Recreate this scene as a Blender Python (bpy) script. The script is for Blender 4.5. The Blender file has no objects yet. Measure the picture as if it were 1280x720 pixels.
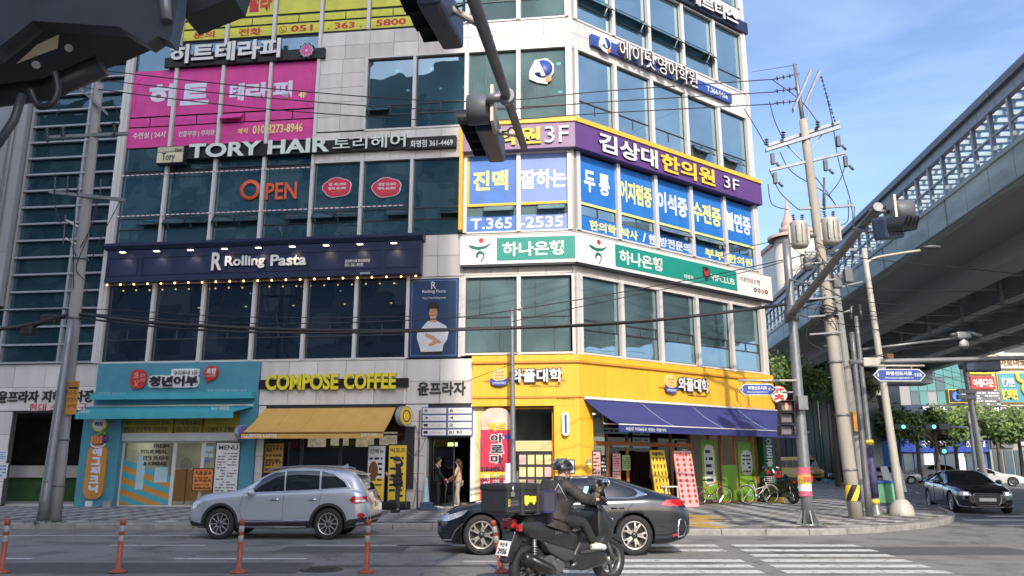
import bpy,bmesh,math,random
from math import sin,cos,tan,pi,radians,atan,atan2,sqrt
from mathutils import Vector,Matrix,geometry
from mathutils.bvhtree import BVHTree
random.seed(11)
S=bpy.context.scene
COL=S.collection
# camera
FPX=980.0
PITCH=atan(222/FPX)
CAMZ=1.55
cam=bpy.data.cameras.new('camera')
cam.sensor_width=36.0
cam.lens=36.0*FPX/1280
cam.clip_start=0.05
cam.clip_end=3000
camo=bpy.data.objects.new('camera',cam)
COL.objects.link(camo)
camo.location=(0,0,CAMZ)
camo.rotation_euler=(pi/2+PITCH,0,0)
S.camera=camo
# daylight
SUN_EL=radians(35)
SUN_AZ=radians(176)
sun_dir=Vector((sin(SUN_AZ)*cos(SUN_EL),cos(SUN_AZ)*cos(SUN_EL),sin(SUN_EL)))
sl=bpy.data.lights.new('sun','SUN')
sl.energy=2.0
sl.angle=radians(0.6)
sl.color=(1.0,0.91,0.79)
so=bpy.data.objects.new('sun',sl)
COL.objects.link(so)
so.rotation_euler=sun_dir.to_track_quat('Z','Y').to_euler()
so.location=(0,-30,60)
wd=bpy.data.worlds.new('World')
S.world=wd
wd.use_nodes=True
nt=wd.node_tree
bg=nt.nodes['Background']
sky=nt.nodes.new('ShaderNodeTexSky')
sky.sky_type='NISHITA'
sky.sun_disc=False
sky.sun_elevation=SUN_EL
sky.sun_rotation=SUN_AZ
sky.air_density=0.75
sky.dust_density=2.2
sky.ozone_density=2.2
tc=nt.nodes.new('ShaderNodeTexCoord')
mp=nt.nodes.new('ShaderNodeMapping')
mp.inputs['Scale'].default_value=(1.1,2.2,7.0)
mp.inputs['Rotation'].default_value=(0.15,0.25,0.3)
nz=nt.nodes.new('ShaderNodeTexNoise')
nz.inputs['Scale'].default_value=1.7
nz.inputs['Detail'].default_value=4
nz.inputs['Roughness'].default_value=0.6
nz.inputs['Distortion'].default_value=0.6
cr=nt.nodes.new('ShaderNodeValToRGB')
cr.color_ramp.elements[0].position=0.38
cr.color_ramp.elements[0].color=(0.0,0.0,0.0,1)
cr.color_ramp.elements[1].position=0.78
cr.color_ramp.elements[1].color=(0.27,0.27,0.27,1)
mx=nt.nodes.new('ShaderNodeMix')
mx.data_type='RGBA'
mx.inputs['B'].default_value=(3.2,3.9,4.8,1)
nt.links.new(tc.outputs['Generated'],mp.inputs['Vector'])
nt.links.new(mp.outputs['Vector'],nz.inputs['Vector'])
nt.links.new(nz.outputs['Fac'],cr.inputs['Fac'])
nt.links.new(cr.outputs['Color'],mx.inputs['Factor'])
nt.links.new(sky.outputs['Color'],mx.inputs['A'])
nt.links.new(mx.outputs['Result'],bg.inputs['Color'])
bg.inputs['Strength'].default_value=0.15
S.view_settings.view_transform='Standard'
S.view_settings.look='None'
S.view_settings.gamma=1.0
S.view_settings.exposure=1.15
S.view_settings.use_curve_mapping=False
S.render.engine='CYCLES'
S.cycles.max_bounces=7
S.cycles.diffuse_bounces=3
S.cycles.glossy_bounces=4
S.cycles.transmission_bounces=4
S.cycles.transparent_max_bounces=10
S.cycles.caustics_reflective=False
S.cycles.caustics_refractive=False
S.cycles.use_denoising=True
# materials
MATS={}
def srgb(r,g,b):
 f=lambda c:(c/255/12.92)if c/255<=0.04045 else((c/255+0.055)/1.055)**2.4
 return(f(r),f(g),f(b))
def mat(name,col,rough=0.6,metal=0.0,var=0.12,scale=6.0,bump=0.0,coat=0.0,emit=0.0,spec=0.5,detail=4,streak=False):
 """procedural material: base colour broken up by noise, optional relief"""
 if name in MATS:
  return MATS[name]
 m=bpy.data.materials.new(name)
 m.use_nodes=True
 t=m.node_tree
 b=t.nodes['Principled BSDF']
 b.inputs['Roughness'].default_value=rough
 b.inputs['Metallic'].default_value=metal
 b.inputs['Specular IOR Level'].default_value=spec
 if coat:
  b.inputs['Coat Weight'].default_value=coat
  b.inputs['Coat Roughness'].default_value=0.04
 co=t.nodes.new('ShaderNodeTexCoord')
 n=t.nodes.new('ShaderNodeTexNoise')
 n.inputs['Scale'].default_value=scale
 n.inputs['Detail'].default_value=detail
 src=co.outputs['Object']
 if streak:
  g=t.nodes.new('ShaderNodeMapping')
  g.inputs['Scale'].default_value=(1,1,0.12)
  t.links.new(src,g.inputs['Vector'])
  src=g.outputs['Vector']
 t.links.new(src,n.inputs['Vector'])
 r=t.nodes.new('ShaderNodeValToRGB')
 e=r.color_ramp.elements
 e[0].position=0.3
 e[1].position=0.72
 e[0].color=(*[max(0,c*(1-var))for c in col],1)
 e[1].color=(*[min(1,c*(1+var))for c in col],1)
 t.links.new(n.outputs['Fac'],r.inputs['Fac'])
 t.links.new(r.outputs['Color'],b.inputs['Base Color'])
 if emit:
  t.links.new(r.outputs['Color'],b.inputs['Emission Color'])
  b.inputs['Emission Strength'].default_value=emit
 if bump:
  n2=t.nodes.new('ShaderNodeTexNoise')
  n2.inputs['Scale'].default_value=scale*6
  n2.inputs['Detail'].default_value=5
  t.links.new(co.outputs['Object'],n2.inputs['Vector'])
  bp=t.nodes.new('ShaderNodeBump')
  bp.inputs['Strength'].default_value=bump
  bp.inputs['Distance'].default_value=0.01
  t.links.new(n2.outputs['Fac'],bp.inputs['Height'])
  t.links.new(bp.outputs['Normal'],b.inputs['Normal'])
 MATS[name]=m
 return m
def glass(name,tint,refl,rtint=(0.9,0.96,1.0),wav=0.02,body=None,bodyf=0.0):
 """coated architectural glass: mirror share + see-through share, slightly wavy"""
 if name in MATS:
  return MATS[name]
 m=bpy.data.materials.new(name)
 m.use_nodes=True
 t=m.node_tree
 t.nodes.remove(t.nodes['Principled BSDF'])
 out=t.nodes['Material Output']
 tr=t.nodes.new('ShaderNodeBsdfTransparent')
 tr.inputs['Color'].default_value=(*tint,1)
 gl=t.nodes.new('ShaderNodeBsdfGlossy')
 gl.inputs['Color'].default_value=(*rtint,1)
 gl.inputs['Roughness'].default_value=0.015
 co=t.nodes.new('ShaderNodeTexCoord')
 n=t.nodes.new('ShaderNodeTexNoise')
 n.inputs['Scale'].default_value=0.9
 n.inputs['Detail'].default_value=1
 t.links.new(co.outputs['Object'],n.inputs['Vector'])
 bp=t.nodes.new('ShaderNodeBump')
 bp.inputs['Strength'].default_value=1.0
 bp.inputs['Distance'].default_value=wav
 t.links.new(n.outputs['Fac'],bp.inputs['Height'])
 t.links.new(bp.outputs['Normal'],gl.inputs['Normal'])
 lw=t.nodes.new('ShaderNodeFresnel')
 lw.inputs['IOR'].default_value=1.45
 ad=t.nodes.new('ShaderNodeMath')
 ad.operation='ADD'
 ad.use_clamp=True
 ad.inputs[1].default_value=refl
 t.links.new(lw.outputs['Fac'],ad.inputs[0])
 ms=t.nodes.new('ShaderNodeMixShader')
 t.links.new(ad.outputs[0],ms.inputs['Fac'])
 src=tr.outputs[0]
 if bodyf:  # blotchy body tint painted in to suggest reflections and dirt
  df=t.nodes.new('ShaderNodeBsdfDiffuse')
  n3=t.nodes.new('ShaderNodeTexNoise')
  n3.inputs['Scale'].default_value=0.45
  n3.inputs['Detail'].default_value=3
  t.links.new(co.outputs['Object'],n3.inputs['Vector'])
  r3=t.nodes.new('ShaderNodeValToRGB')
  r3.color_ramp.elements[0].position=0.35
  r3.color_ramp.elements[0].color=(*[c*.7 for c in body],1)
  r3.color_ramp.elements[1].position=0.65
  r3.color_ramp.elements[1].color=(*[c*1.25 for c in body],1)
  t.links.new(n3.outputs['Fac'],r3.inputs['Fac'])
  t.links.new(r3.outputs['Color'],df.inputs['Color'])
  m2=t.nodes.new('ShaderNodeMixShader')
  m2.inputs['Fac'].default_value=bodyf
  t.links.new(tr.outputs[0],m2.inputs[1])
  t.links.new(df.outputs[0],m2.inputs[2])
  src=m2.outputs[0]
 t.links.new(src,ms.inputs[1])
 t.links.new(gl.outputs[0],ms.inputs[2])
 t.links.new(ms.outputs[0],out.inputs['Surface'])
 MATS[name]=m
 return m
def asphalt():
 m=bpy.data.materials.new('asphalt')
 m.use_nodes=True
 t=m.node_tree
 b=t.nodes['Principled BSDF']
 b.inputs['Roughness'].default_value=0.82
 co=t.nodes.new('ShaderNodeTexCoord')
 def noise(sc,det,vec=None):
  n=t.nodes.new('ShaderNodeTexNoise')
  n.inputs['Scale'].default_value=sc
  n.inputs['Detail'].default_value=det
  t.links.new(vec or co.outputs['Object'],n.inputs['Vector'])
  return n
 big=noise(0.35,4)
 fine=noise(34,5)
 g=t.nodes.new('ShaderNodeMapping')
 g.inputs['Scale'].default_value=(0.16,1.3,1)
 t.links.new(co.outputs['Object'],g.inputs['Vector'])
 lane=noise(0.9,3,g.outputs['Vector'])
 vo=t.nodes.new('ShaderNodeTexVoronoi')
 vo.feature='DISTANCE_TO_EDGE'
 vo.inputs['Scale'].default_value=0.33
 wv=noise(1.6,4)
 va=t.nodes.new('ShaderNodeVectorMath')
 va.operation='MULTIPLY_ADD'
 va.inputs[1].default_value=(0.9,0.9,0.9)
 t.links.new(wv.outputs['Color'],va.inputs[0])
 t.links.new(co.outputs['Object'],va.inputs[2])
 t.links.new(va.outputs[0],vo.inputs['Vector'])
 crk=t.nodes.new('ShaderNodeValToRGB')
 crk.color_ramp.elements[0].position=0.0
 crk.color_ramp.elements[0].color=(0.45,0.45,0.45,1)
 crk.color_ramp.elements[1].position=0.008
 crk.color_ramp.elements[1].color=(1,1,1,1)
 t.links.new(vo.outputs['Distance'],crk.inputs['Fac'])
 r1=t.nodes.new('ShaderNodeValToRGB')
 r1.color_ramp.elements[0].position=0.3
 r1.color_ramp.elements[0].color=(0.17,0.162,0.152,1)
 r1.color_ramp.elements[1].position=0.7
 r1.color_ramp.elements[1].color=(0.245,0.232,0.215,1)
 a1=t.nodes.new('ShaderNodeMix')
 a1.data_type='FLOAT'
 a1.inputs['Factor'].default_value=0.5
 t.links.new(big.outputs['Fac'],a1.inputs['A'])
 t.links.new(lane.outputs['Fac'],a1.inputs['B'])
 t.links.new(a1.outputs['Result'],r1.inputs['Fac'])
 r2=t.nodes.new('ShaderNodeValToRGB')
 r2.color_ramp.elements[0].position=0.25
 r2.color_ramp.elements[0].color=(0.62,0.62,0.62,1)
 r2.color_ramp.elements[1].position=0.75
 r2.color_ramp.elements[1].color=(1.35,1.35,1.35,1)
 t.links.new(fine.outputs['Fac'],r2.inputs['Fac'])
 m1=t.nodes.new('ShaderNodeMix');m1.data_type='RGBA';m1.blend_type='MULTIPLY';m1.inputs['Factor'].default_value=1
 t.links.new(r1.outputs['Color'],m1.inputs['A']);t.links.new(r2.outputs['Color'],m1.inputs['B'])
 m2=t.nodes.new('ShaderNodeMix');m2.data_type='RGBA';m2.blend_type='MULTIPLY';m2.inputs['Factor'].default_value=1
 t.links.new(m1.outputs['Result'],m2.inputs['A']);t.links.new(crk.outputs['Color'],m2.inputs['B'])
 st=noise(1.1,6)
 r4=t.nodes.new('ShaderNodeValToRGB')
 r4.color_ramp.elements[0].position=0.34
 r4.color_ramp.elements[0].color=(0.62,0.61,0.60,1)
 r4.color_ramp.elements[1].position=0.5
 r4.color_ramp.elements[1].color=(1,1,1,1)
 t.links.new(st.outputs['Fac'],r4.inputs['Fac'])
 m3=t.nodes.new('ShaderNodeMix');m3.data_type='RGBA';m3.blend_type='MULTIPLY';m3.inputs['Factor'].default_value=1
 t.links.new(m2.outputs['Result'],m3.inputs['A']);t.links.new(r4.outputs['Color'],m3.inputs['B'])
 t.links.new(m3.outputs['Result'],b.inputs['Base Color'])
 bp=t.nodes.new('ShaderNodeBump')
 bp.inputs['Strength'].default_value=0.5
 bp.inputs['Distance'].default_value=0.008
 t.links.new(fine.outputs['Fac'],bp.inputs['Height'])
 t.links.new(bp.outputs['Normal'],b.inputs['Normal'])
 return m
def roadpaint(name,col):
 """worn thermoplastic paint: asphalt shows through in flakes"""
 m=bpy.data.materials.new(name)
 m.use_nodes=True
 t=m.node_tree
 b=t.nodes['Principled BSDF']
 b.inputs['Roughness'].default_value=0.6
 co=t.nodes.new('ShaderNodeTexCoord')
 n=t.nodes.new('ShaderNodeTexNoise')
 n.inputs['Scale'].default_value=5.5
 n.inputs['Detail'].default_value=9
 n.inputs['Roughness'].default_value=0.72
 t.links.new(co.outputs['Object'],n.inputs['Vector'])
 r=t.nodes.new('ShaderNodeValToRGB')
 r.color_ramp.elements[0].position=0.36
 r.color_ramp.elements[0].color=(0.14,0.105,0.1,1)
 r.color_ramp.elements[1].position=0.47
 r.color_ramp.elements[1].color=(*col,1)
 e=r.color_ramp.elements.new(0.8)
 e.color=(*[c*0.86 for c in col],1)
 t.links.new(n.outputs['Fac'],r.inputs['Fac'])
 t.links.new(r.outputs['Color'],b.inputs['Base Color'])
 return m
# frames
class Frame:
 def __init__(s,M):
  s.M=M
 def w(s,x,y,z):
  return s.M@Vector((x,y,z))
def ray(px,py):
 a=px-640;b=360-py
 return Vector((a,FPX*cos(PITCH)-b*sin(PITCH),FPX*sin(PITCH)+b*cos(PITCH)))
def at_y(px,py,Y):
 d=ray(px,py)
 return Vector((0,0,CAMZ))+d*(Y/d.y)
def at_z(px,py,z=0.0):
 d=ray(px,py)
 return Vector((0,0,CAMZ))+d*((z-CAMZ)/d.z)
WORLD=Frame(Matrix.Identity(4))
class Face(Frame):
 """a wall plane: x to the right as seen from the street, y into the building, z up"""
 def __init__(s,o,rz):
  s.rz=rz
  s.M=Matrix.Translation(o)@Matrix.Rotation(rz,4,'Z')
  s.I=s.M.inverted()
 def hit(s,px,py,out=0.0):
  o=s.I@Vector((0,0,CAMZ))
  d=s.I.to_3x3()@ray(px,py)
  t=(-out-o.y)/d.y
  p=o+d*t
  return p.x,p.z
 def rect(s,x0,y0,x1,y1,out=0.0):
  """pixel rectangle -> (x0,x1,z0,z1) on the wall"""
  a=s.hit(x0,(y0+y1)/2,out);b=s.hit(x1,(y0+y1)/2,out)
  c=s.hit((x0+x1)/2,y0,out);d=s.hit((x0+x1)/2,y1,out)
  return a[0],b[0],d[1],c[1]
CORNER=Vector((82/1005*26.5,26.5,0))
L=Face(CORNER,radians(-6.9))
R=Face(CORNER,radians(36.7))
# mesh builder
class MB:
 def __init__(s):
  s.v=[];s.f=[];s.m=[];s.sm=[]
 def add(s,vs,fs,m=0,smooth=False):
  o=len(s.v)
  s.v.extend([tuple(v)for v in vs])
  for f in fs:
   s.f.append([i+o for i in f]);s.m.append(m);s.sm.append(smooth)
  return s
 def box(s,x0,x1,y0,y1,z0,z1,m=0):
  v=[(x0,y0,z0),(x1,y0,z0),(x1,y1,z0),(x0,y1,z0),(x0,y0,z1),(x1,y0,z1),(x1,y1,z1),(x0,y1,z1)]
  return s.add(v,[(0,3,2,1),(4,5,6,7),(0,1,5,4),(1,2,6,5),(2,3,7,6),(3,0,4,7)],m)
 def bbox(s,x0,x1,y0,y1,z0,z1,b=0.02,m=0):
  """bevelled box"""
  bm=bmesh.new()
  bmesh.ops.create_cube(bm,size=1)
  for v in bm.verts:
   v.co=Vector(((x0+x1)/2+v.co.x*(x1-x0),(y0+y1)/2+v.co.y*(y1-y0),(z0+z1)/2+v.co.z*(z1-z0)))
  bmesh.ops.bevel(bm,geom=bm.edges[:],offset=b,segments=2,affect='EDGES',profile=0.6)
  return s.frombm(bm,m)
 def frombm(s,bm,m=0,M=None,smooth=False):
  bm.verts.ensure_lookup_table()
  vs=[(M@v.co)if M else v.co.copy()for v in bm.verts]
  s.add(vs,[[v.index for v in f.verts]for f in bm.faces],m,smooth)
  bm.free()
  return s
 def xf(s,M,start=0):
  for i in range(start,len(s.v)):
   s.v[i]=tuple(M@Vector(s.v[i]))
  return s
 def tube(s,pts,r,n=8,m=0,closed=False,smooth=True,caps=True):
  pts=[Vector(p)for p in pts]
  k=len(pts)
  rs=r if isinstance(r,(list,tuple))else[r]*k
  rings=[]
  up=None
  for i,p in enumerate(pts):
   if closed:
    d=(pts[(i+1)%k]-pts[i-1])
   else:
    d=pts[min(i+1,k-1)]-pts[max(i-1,0)]
   d=d.normalized()if d.length>1e-9 else Vector((0,0,1))
   if up is None:
    a=Vector((0,0,1))if abs(d.z)<0.9 else Vector((1,0,0))
    up=(a-d*a.dot(d)).normalized()
   else:
    up=(up-d*up.dot(d))
    up=up.normalized()if up.length>1e-6 else d.orthogonal().normalized()
   sd=d.cross(up)
   rings.append([p+(up*cos(2*pi*j/n)+sd*sin(2*pi*j/n))*rs[i]for j in range(n)])
  vs=[v for rg in rings for v in rg]
  fs=[]
  for i in range(k if closed else k-1):
   a=i*n;b=((i+1)%k)*n
   for j in range(n):
    fs.append((a+j,a+(j+1)%n,b+(j+1)%n,b+j))
  s.add(vs,fs,m,smooth)
  if caps and not closed:
   o=len(s.v)-len(vs)
   s.f.append([o+j for j in range(n)][::-1]);s.m.append(m);s.sm.append(False)
   s.f.append([o+(k-1)*n+j for j in range(n)]);s.m.append(m);s.sm.append(False)
  return s
 def cyl(s,p,q,r,r2=None,n=12,m=0):
  return s.tube([p,q],[r,r if r2 is None else r2],n,m)
 def lathe(s,prof,n=16,m=0,M=None,smooth=True,arc=2*pi):
  """profile of (r, z) revolved about z"""
  full=abs(arc-2*pi)<1e-6
  k=n if full else n+1
  vs=[]
  for r_,z_ in prof:
   for j in range(k):
    a=arc*j/n
    vs.append(Vector((r_*cos(a),r_*sin(a),z_)))
  if M:vs=[M@v for v in vs]
  fs=[]
  for i in range(len(prof)-1):
   for j in range(n if full else n):
    j2=(j+1)%k
    fs.append((i*k+j,i*k+j2,(i+1)*k+j2,(i+1)*k+j))
  s.add(vs,fs,m,smooth)
  return s
 def prism(s,poly,d0,d1,ax='y',m=0,smooth=False):
  """2-D outline extruded along an axis: ax y -> (x,z) outline, z -> (x,y), x -> (y,z)"""
  n=len(poly)
  def P(a,b,d):
   return(a,d,b)if ax=='y' else((a,b,d)if ax=='z' else(d,a,b))
  vs=[P(a,b,d0)for a,b in poly]+[P(a,b,d1)for a,b in poly]
  fs=[list(range(n)),[n+i for i in range(n)][::-1]]
  s.add(vs,fs,m,False)
  o=len(s.v)-len(vs)
  for i in range(n):
   j=(i+1)%n
   s.f.append([o+j,o+i,o+n+i,o+n+j]);s.m.append(m);s.sm.append(smooth)
  return s
 def sphere(s,c,r,n=12,m=0,sc=(1,1,1)):
  bm=bmesh.new()
  bmesh.ops.create_uvsphere(bm,u_segments=n,v_segments=max(6,n//2+1),radius=r)
  return s.frombm(bm,m,Matrix.Translation(c)@Matrix.Diagonal((*sc,1)),True)
 def quad(s,a,b,c,d,m=0):
  return s.add([a,b,c,d],[(0,1,2,3)],m)
def flip_fix(me):
 bm=bmesh.new();bm.from_mesh(me)
 bmesh.ops.recalc_face_normals(bm,faces=bm.faces[:])
 bm.to_mesh(me);bm.free()
def mk(name,mb,mats,fix=True):
 me=bpy.data.meshes.new(name)
 me.from_pydata(mb.v,[],mb.f)
 if not isinstance(mats,(list,tuple)):mats=[mats]
 for m in mats:me.materials.append(m)
 me.polygons.foreach_set('material_index',mb.m)
 me.polygons.foreach_set('use_smooth',mb.sm)
 me.update()
 if fix:flip_fix(me)
 return me
class T:
 """one thing: an Empty at its base that parents its parts"""
 def __init__(s,name,label=None,cat=None,group=None,loc=(0,0,0),rz=0.0,frame=None,kind=None,tilt=None):
  s.o=bpy.data.objects.new(name,None)
  s.o.empty_display_size=0.3
  COL.objects.link(s.o)
  if frame is not None and frame is not WORLD:
   M=Matrix.Translation(frame.w(*loc))@Matrix.Rotation(frame.rz+rz,4,'Z')
   s.fr=frame
  else:
   M=Matrix.Translation(loc)@Matrix.Rotation(rz,4,'Z')
   if tilt:M=M@tilt
   s.fr=WORLD if frame is WORLD else Frame(M)
  s.M=M
  s.Mi=M.inverted()
  s.o.matrix_world=M
  tag(s.o,label,cat,group,kind)
 def part(s,name,mb,mats,parent=None,frame=None,label=None,kind=None,fix=True):
  A=s.Mi@(frame or s.fr).M
  if A!=Matrix.Identity(4):
   mb.xf(A)
  o=bpy.data.objects.new(name,mk(name,mb,mats,fix))
  COL.objects.link(o)
  o.parent=parent or s.o
  if label:o['label']=label
  if kind:o['kind']=kind
  return o
 def cube(s,name,x0,x1,y0,y1,z0,z1,m,parent=None,frame=None,kind=None,label=None,rot=None):
  """a plain box piece; alike pieces share one unit mesh"""
  o=bpy.data.objects.new(name,unit_cube(m))
  COL.objects.link(o)
  o.parent=parent or s.o
  A=s.Mi@(frame or s.fr).M
  B=A@Matrix.Translation(((x0+x1)/2,(y0+y1)/2,(z0+z1)/2))
  if rot is not None:B=B@rot
  if parent is not None:B=parent.matrix_local_inv@B if hasattr(parent,'matrix_local_inv')else B
  o.matrix_local=B@Matrix.Diagonal((abs(x1-x0),abs(y1-y0),abs(z1-z0),1))
  if kind:o['kind']=kind
  if label:o['label']=label
  return o
UC={}
def unit_cube(m):
 if m.name not in UC:
  bm=bmesh.new()
  bmesh.ops.create_cube(bm,size=1)
  me=bpy.data.meshes.new('piece_'+m.name)
  bm.to_mesh(me);bm.free()
  me.materials.append(m)
  UC[m.name]=me
 return UC[m.name]
def tag(o,label=None,cat=None,group=None,kind=None):
 if label:o['label']=label
 if cat:o['category']=cat
 if group:o['group']=group
 if kind:o['kind']=kind
 return o
def solo(name,mb,mats,label=None,cat=None,group=None,kind=None,loc=(0,0,0),rz=0.0,frame=None,fix=True):
 """a thing that is one mesh; vertices authored in the frame, origin at loc"""
 if frame is not None:
  M=Matrix.Translation(frame.w(*loc))@Matrix.Rotation(getattr(frame,'rz',0)+rz,4,'Z')
  mb.xf(M.inverted()@frame.M)
 else:
  M=Matrix.Translation(loc)@Matrix.Rotation(rz,4,'Z')
 o=bpy.data.objects.new(name,mk(name,mb,mats,fix))
 COL.objects.link(o)
 o.matrix_world=M
 return tag(o,label,cat,group,kind)
def copy_tree(o,parent=None):
 c=o.copy()
 COL.objects.link(c)
 c.parent=parent
 if parent is not None:c.matrix_parent_inverse=o.matrix_parent_inverse
 for ch in list(o.children):
  copy_tree(ch,c)
 return c
def dup(t,loc,rz,label=None,group=None):
 r=copy_tree(t.o if isinstance(t,T)else t)
 r.matrix_world=Matrix.Translation(loc)@Matrix.Rotation(rz,4,'Z')
 if label:r['label']=label
 if group:r['group']=group
 return r
# lettering
TXC={};TXO={}
def text_geo(s,bold=0.0,res=2,sp=1.0):
 key=(s,bold,res,sp)
 if key in TXC:return TXC[key]
 if 'o' not in TXO:
  TXO['o']=bpy.data.objects.new('t',bpy.data.curves.new('t','FONT'))
 o=TXO['o'];cu=o.data
 cu.body=s
 cu.size=1
 cu.resolution_u=res
 cu.offset=bold
 cu.extrude=0.05
 cu.space_character=sp
 me=bpy.data.meshes.new_from_object(o)
 vs=[v.co.copy()for v in me.vertices]
 fs=[list(p.vertices)for p in me.polygons]
 bpy.data.meshes.remove(me)
 TXC[key]=(vs,fs)
 return vs,fs
def text(mb,s,x0,x1,z0,z1,y=0.0,d=0.004,bold=0.02,m=0,res=2,slant=0.0,sp=1.0,vert=False):
 """lettering filling the rectangle, front at y-d, back at y (faces -y)"""
 if vert:
  n=len(s)
  h=(z1-z0)/n
  for i,ch in enumerate(s):
   if ch!=' ':
    text(mb,ch,x0,x1,z1-(i+1)*h+h*0.06,z1-i*h-h*0.06,y,d,bold,m,res)
  return mb
 vs,fs=text_geo(s,bold,res,sp)
 if not vs:return mb
 a0=min(v.x for v in vs);a1=max(v.x for v in vs)
 b0=min(v.y for v in vs);b1=max(v.y for v in vs)
 out=[]
 for v in vs:
  t=(v.y-b0)/max(b1-b0,1e-6)
  out.append((x0+(v.x-a0)/max(a1-a0,1e-6)*(x1-x0)+slant*t,(y-d)if v.z>0 else y,z0+t*(z1-z0)))
 mb.add(out,fs,m)
 return mb
def channel(th,s,x0,x1,z0,z1,mats,y=0.0,d=0.08,bold=0.03,res=3,name='letter',frame=None,parent=None):
 """raised letters, each glyph an object of its own; mats = (face, side)"""
 vs,fs=text_geo(s,bold,res)
 a0=min(v.x for v in vs);a1=max(v.x for v in vs)
 b0=min(v.y for v in vs);b1=max(v.y for v in vs)
 edges=[]
 for i in range(len(s)):
  if s[:i+1].strip():
   g=text_geo(s[:i+1].rstrip(),bold,res)[0]
   edges.append(max(v.x for v in g))
  else:edges.append(a0-1)
 groups={}
 for f in fs:
  cx=sum(vs[i].x for i in f)/len(f)
  k=next((i for i,e in enumerate(edges)if cx<=e+1e-4),len(s)-1)
  groups.setdefault(k,[]).append(f)
 for k,fl in sorted(groups.items()):
  used=sorted({i for f in fl for i in f})
  ix={u:i for i,u in enumerate(used)}
  mb=MB()
  for f in fl:
   front=all(vs[i].z>0 for i in f)
   mb.f.append([ix[i]for i in f]);mb.m.append(0 if front else 1);mb.sm.append(False)
  for u in used:
   v=vs[u]
   mb.v.append((x0+(v.x-a0)/(a1-a0)*(x1-x0),(y-d)if v.z>0 else y,z0+(v.y-b0)/(b1-b0)*(z1-z0)))
  th.part(name,mb,list(mats),frame=frame,fix=False,parent=parent)
def rows(mb,x0,x1,z0,z1,n,y,m=0,seed=1,fill=0.8):
 rnd=random.Random(seed)
 h=(z1-z0)/n
 for i in range(n):
  zz=z1-(i+0.5)*h
  x=x0
  while x<x1-0.01:
   w=rnd.uniform(0.3,1.6)*h*1.2
   e=min(x+w,x1)
   if rnd.random()<fill:
    mb.box(x,e,y-0.003,y,zz-h*0.22,zz+h*0.22,m)
   x=e+h*0.3
 return mb
def rounded(x0,x1,z0,z1,r,n=5):
 pts=[]
 for cx,cz,a0 in((x1-r,z1-r,0),(x0+r,z1-r,90),(x0+r,z0+r,180),(x1-r,z0+r,270)):
  for i in range(n+1):
   a=radians(a0+90*i/n)
   pts.append((cx+r*cos(a),cz+r*sin(a)))
 return pts
def circ(cx,cz,r,n=24,rz=None):
 return[(cx+r*cos(2*pi*i/n),cz+(rz or r)*sin(2*pi*i/n))for i in range(n)]
def catmull(pts,sub=4):
 pts=[Vector(p)for p in pts]
 out=[]
 for i in range(len(pts)-1):
  p0=pts[max(i-1,0)];p1=pts[i];p2=pts[i+1];p3=pts[min(i+2,len(pts)-1)]
  for k in range(sub):
   t=k/sub
   out.append(0.5*((2*p1)+(p2-p0)*t+(2*p0-5*p1+4*p2-p3)*t*t+(3*p1-p0-3*p2+p3)*t**3))
 out.append(pts[-1])
 return out
def sag(a,b,s,n=14):
 a=Vector(a);b=Vector(b)
 return[a.lerp(b,i/n)-Vector((0,0,s*4*(i/n)*(1-i/n)))for i in range(n+1)]
# ground, road, pavement
M_ASPH=asphalt()
M_WHITE_PAINT=roadpaint('worn_white_road_paint',(0.62,0.61,0.57))
M_YELLOW_PAINT=roadpaint('worn_yellow_road_paint',(0.60,0.36,0.05))
M_DUST=mat('dusty_ground',(0.16,0.15,0.13),0.9,scale=0.3,bump=0.2)
M_SLAB=mat('pavement_bedding',(0.20,0.19,0.175),0.9,scale=2,bump=0.3)
M_TILE_L=mat('pale_grey_paver',(0.36,0.35,0.33),0.85,var=0.2,scale=3.0,bump=0.4)
M_TILE_D=mat('dark_grey_paver',(0.125,0.12,0.125),0.85,var=0.22,scale=3.0,bump=0.4)
TL=[M_TILE_L,mat('pale_worn_paver',(.42,.40,.37),.85,var=.2,scale=3,bump=.4),mat('pale_stained_paver',(.29,.28,.26),.85,var=.3,scale=3,bump=.4)]
TD=[M_TILE_D,mat('dark_worn_paver',(.16,.155,.155),.85,var=.2,scale=3,bump=.4),mat('dark_stained_paver',(.095,.09,.09),.85,var=.3,scale=3,bump=.4)]
M_TACT=mat('yellow_tactile_paver',(0.42,0.27,0.06),0.8,var=0.25,scale=4,bump=0.3)
M_KERB=mat('kerb_granite',(0.27,0.26,0.245),0.85,var=0.25,scale=5,bump=0.5)
g=MB();g.box(-700,700,-300,1500,-0.12,-0.05)
solo('ground',g,M_DUST,kind='structure')
road=T('road',kind='structure')
r_=MB();r_.box(-160,160,-60,260,-0.05,0.0)
road.part('asphalt_surface',r_,M_ASPH)
kp=[at_z(x,y,0).xy for x,y in[(-900,661),(-300,661),(0,661),(300,661.5),(560,662),(700,665.5),(850,669),(1000,669.5),(1065,668),(1120,664),(1165,659.5),(1190,653),(1193,646),(1180,640)]]
kp.append(Vector((kp[-1].x+1.2,kp[-1].y+3.0)))
kp.append(Vector((20.0,46.0)))
kp.append(Vector((26.5,74.0)))
kerb=[v for v in catmull([(p.x,p.y,0)for p in kp],6)]
def resample(pts,step):
 out=[pts[0]];acc=0.0
 for i in range(1,len(pts)):
  a=pts[i-1];b=pts[i];d=(b-a).length
  while acc+d>=step:
   t=(step-acc)/d
   a=a.lerp(b,t);out.append(a.copy());d=(b-a).length;acc=0.0
  acc+=d
 return out
kerb=[p for p in resample(kerb,1.0)if p.x>-34]
PAVE_Z=0.14
side=T('pavement',kind='structure')
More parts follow.
